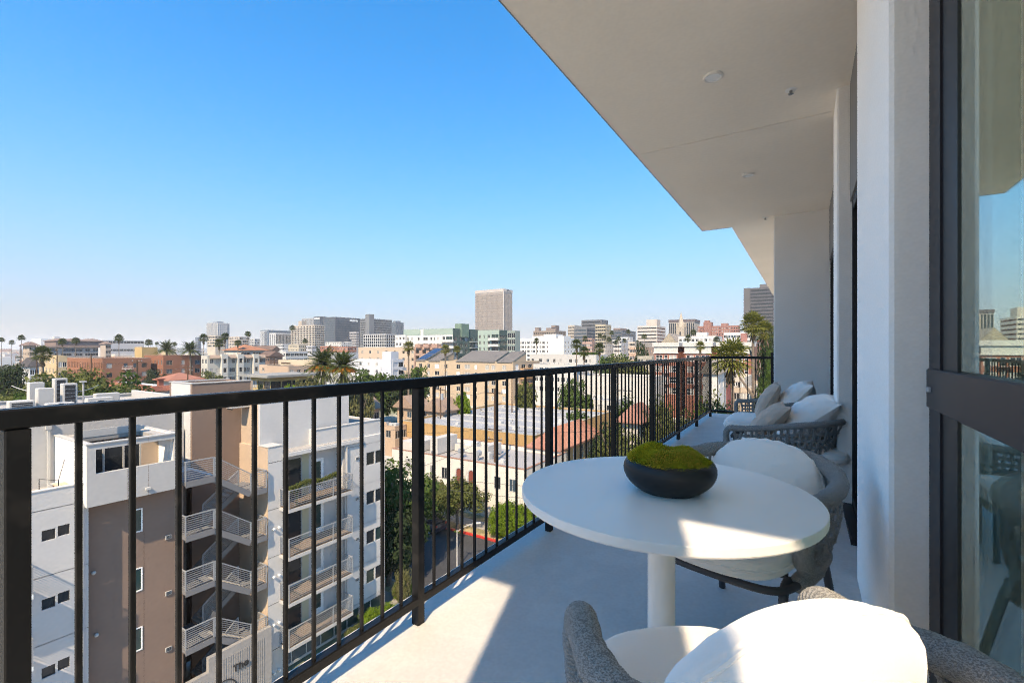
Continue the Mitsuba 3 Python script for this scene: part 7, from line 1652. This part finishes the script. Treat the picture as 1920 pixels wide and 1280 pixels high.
def car(x, y, label, rgb, heading=0):
    k = thing('parked_car', label, 'car'); to = T().translate([x, y, G - 0.15]).rotate([0, 0, 1], heading)
    prof = np.array([(-2.25, 0.35), (-2.28, 0.75), (-2.2, 0.98), (-1.95, 1.48), (-1.6, 1.66), (0.2, 1.68), (0.75, 1.52), (1.25, 1.08), (2.0, 0.95), (2.25, 0.72), (2.28, 0.40), (2.2, 0.30), (-2.2, 0.30)])
    m = MB(); n = len(prof)
    for ya, yb, in_ in ((-0.92, -0.86, 0), (0.86, 0.92, 0)): pass
    ring = lambda y, z_in: [(p[0] * (1 - 0.02 * z_in), y * (1 - (0.16 if p[1] > 1.1 else 0.0)), p[1]) for p in prof]
    V = ring(-0.92, 0) + ring(0.92, 0)
    m.add(V, [(i, (i + 1) % n, (i + 1) % n + n, i + n) for i in range(n)])
    for o in (0, n):
        cpt = (0.0, -0.85 if o == 0 else 0.85, 0.9); m.add([cpt] + V[o:o + n], [(0, 1 + i, 1 + (i + 1) % n) for i in range(n)])
    flat(f'm_car{len(scene)}', rgb, 0.25, 0.0, 0.5, clearcoat=0.8); body = f'm_car{len(scene) - 1}'
    part(k, 'body', m.ply(body), to)
    for nm, pts in (('windscreen', [(0.72, -0.68, 1.545), (0.72, 0.68, 1.545), (1.24, 0.74, 1.11), (1.24, -0.74, 1.11)]), ('rear_window', [(-1.62, -0.66, 1.66), (-1.62, 0.66, 1.66), (-1.97, 0.72, 1.45), (-2.19, 0.75, 1.06)][0:2] + [(-2.18, 0.74, 1.05), (-2.18, -0.74, 1.05)])):
        p = np.array(pts) + np.array([0.02 if nm == 'windscreen' else -0.02, 0, 0.02]); part(k, nm, MB().quad(*p).ply('m_pane'), to)
    for s in (-1, 1):
        for a, b in ((-1.85, -0.75), (-0.68, 0.18), (0.25, 0.80)):
            hi = 1.58 if b < 0.5 else 1.50
            part(k, 'side_window', MB().quad((a, s * 0.90, 1.12), (b + (0.25 if b > 0.5 else 0), s * 0.90, 1.12), (b - (0.15 if b > 0.5 else 0), s * 0.80, hi), (a + (0.12 if a < -1 else 0), s * 0.80, hi)).ply('m_pane'), to)
        for xw in (-1.40, 1.42):
            w = MB(); w.tube([(xw, s * 0.74, 0.35), (xw, s * 0.95, 0.35)], 0.35, 20); kk = part(k, 'wheel', w.ply('m_gasket', 40), to)
            r_ = MB(); r_.tube([(xw, s * 0.951, 0.35), (xw, s * 0.957, 0.35)], 0.21, 16); part(kk, 'rim', r_.ply('m_steel'), to)
        part(k, 'tail_light', MB().box(-2.30, -2.21, s * 0.75 - 0.1, s * 0.75 + 0.1, 0.86, 1.02).ply('m_redpaint'), to)
        part(k, 'headlight', MB().box(2.14, 2.27, s * 0.68 - 0.14, s * 0.68 + 0.14, 0.70, 0.82).ply('m_white'), to)


car(-34.6, 37.35, 'dark blue-grey car parked at the far kerb', (0.03, 0.035, 0.05), 180)
car(-41.2, 37.4, 'white car parked behind the dark one, half hidden by the tree', (0.55, 0.55, 0.56), 180)

car(-21.5, 37.3, 'silver car parked at the far kerb past the street lamp', (0.30, 0.31, 0.32), 180)
car(-37.0, 28.9, 'red car parked at the near kerb beside the apartment building', (0.22, 0.02, 0.02), 0)

# ---------------------------------------------------------------- the air: a thin haze that far things fade into
scene['air'] = {'type': 'homogeneous', 'albedo': {'type': 'rgb', 'value': [0.94, 0.95, 0.96]}, 'sigma_t': 0.00017}
k = fresh('haze'); labels[k] = {'kind': 'stuff', 'label': 'thin pale haze over the far city', 'category': 'haze'}
scene[k] = {'type': 'cube', 'to_world': T().translate([0, 1000, 40]).scale([14000, 15000, 60]), 'bsdf': {'type': 'null'}, 'interior': {'type': 'ref', 'id': 'air'}}
scene['camera']['medium'] = {'type': 'ref', 'id': 'air'}
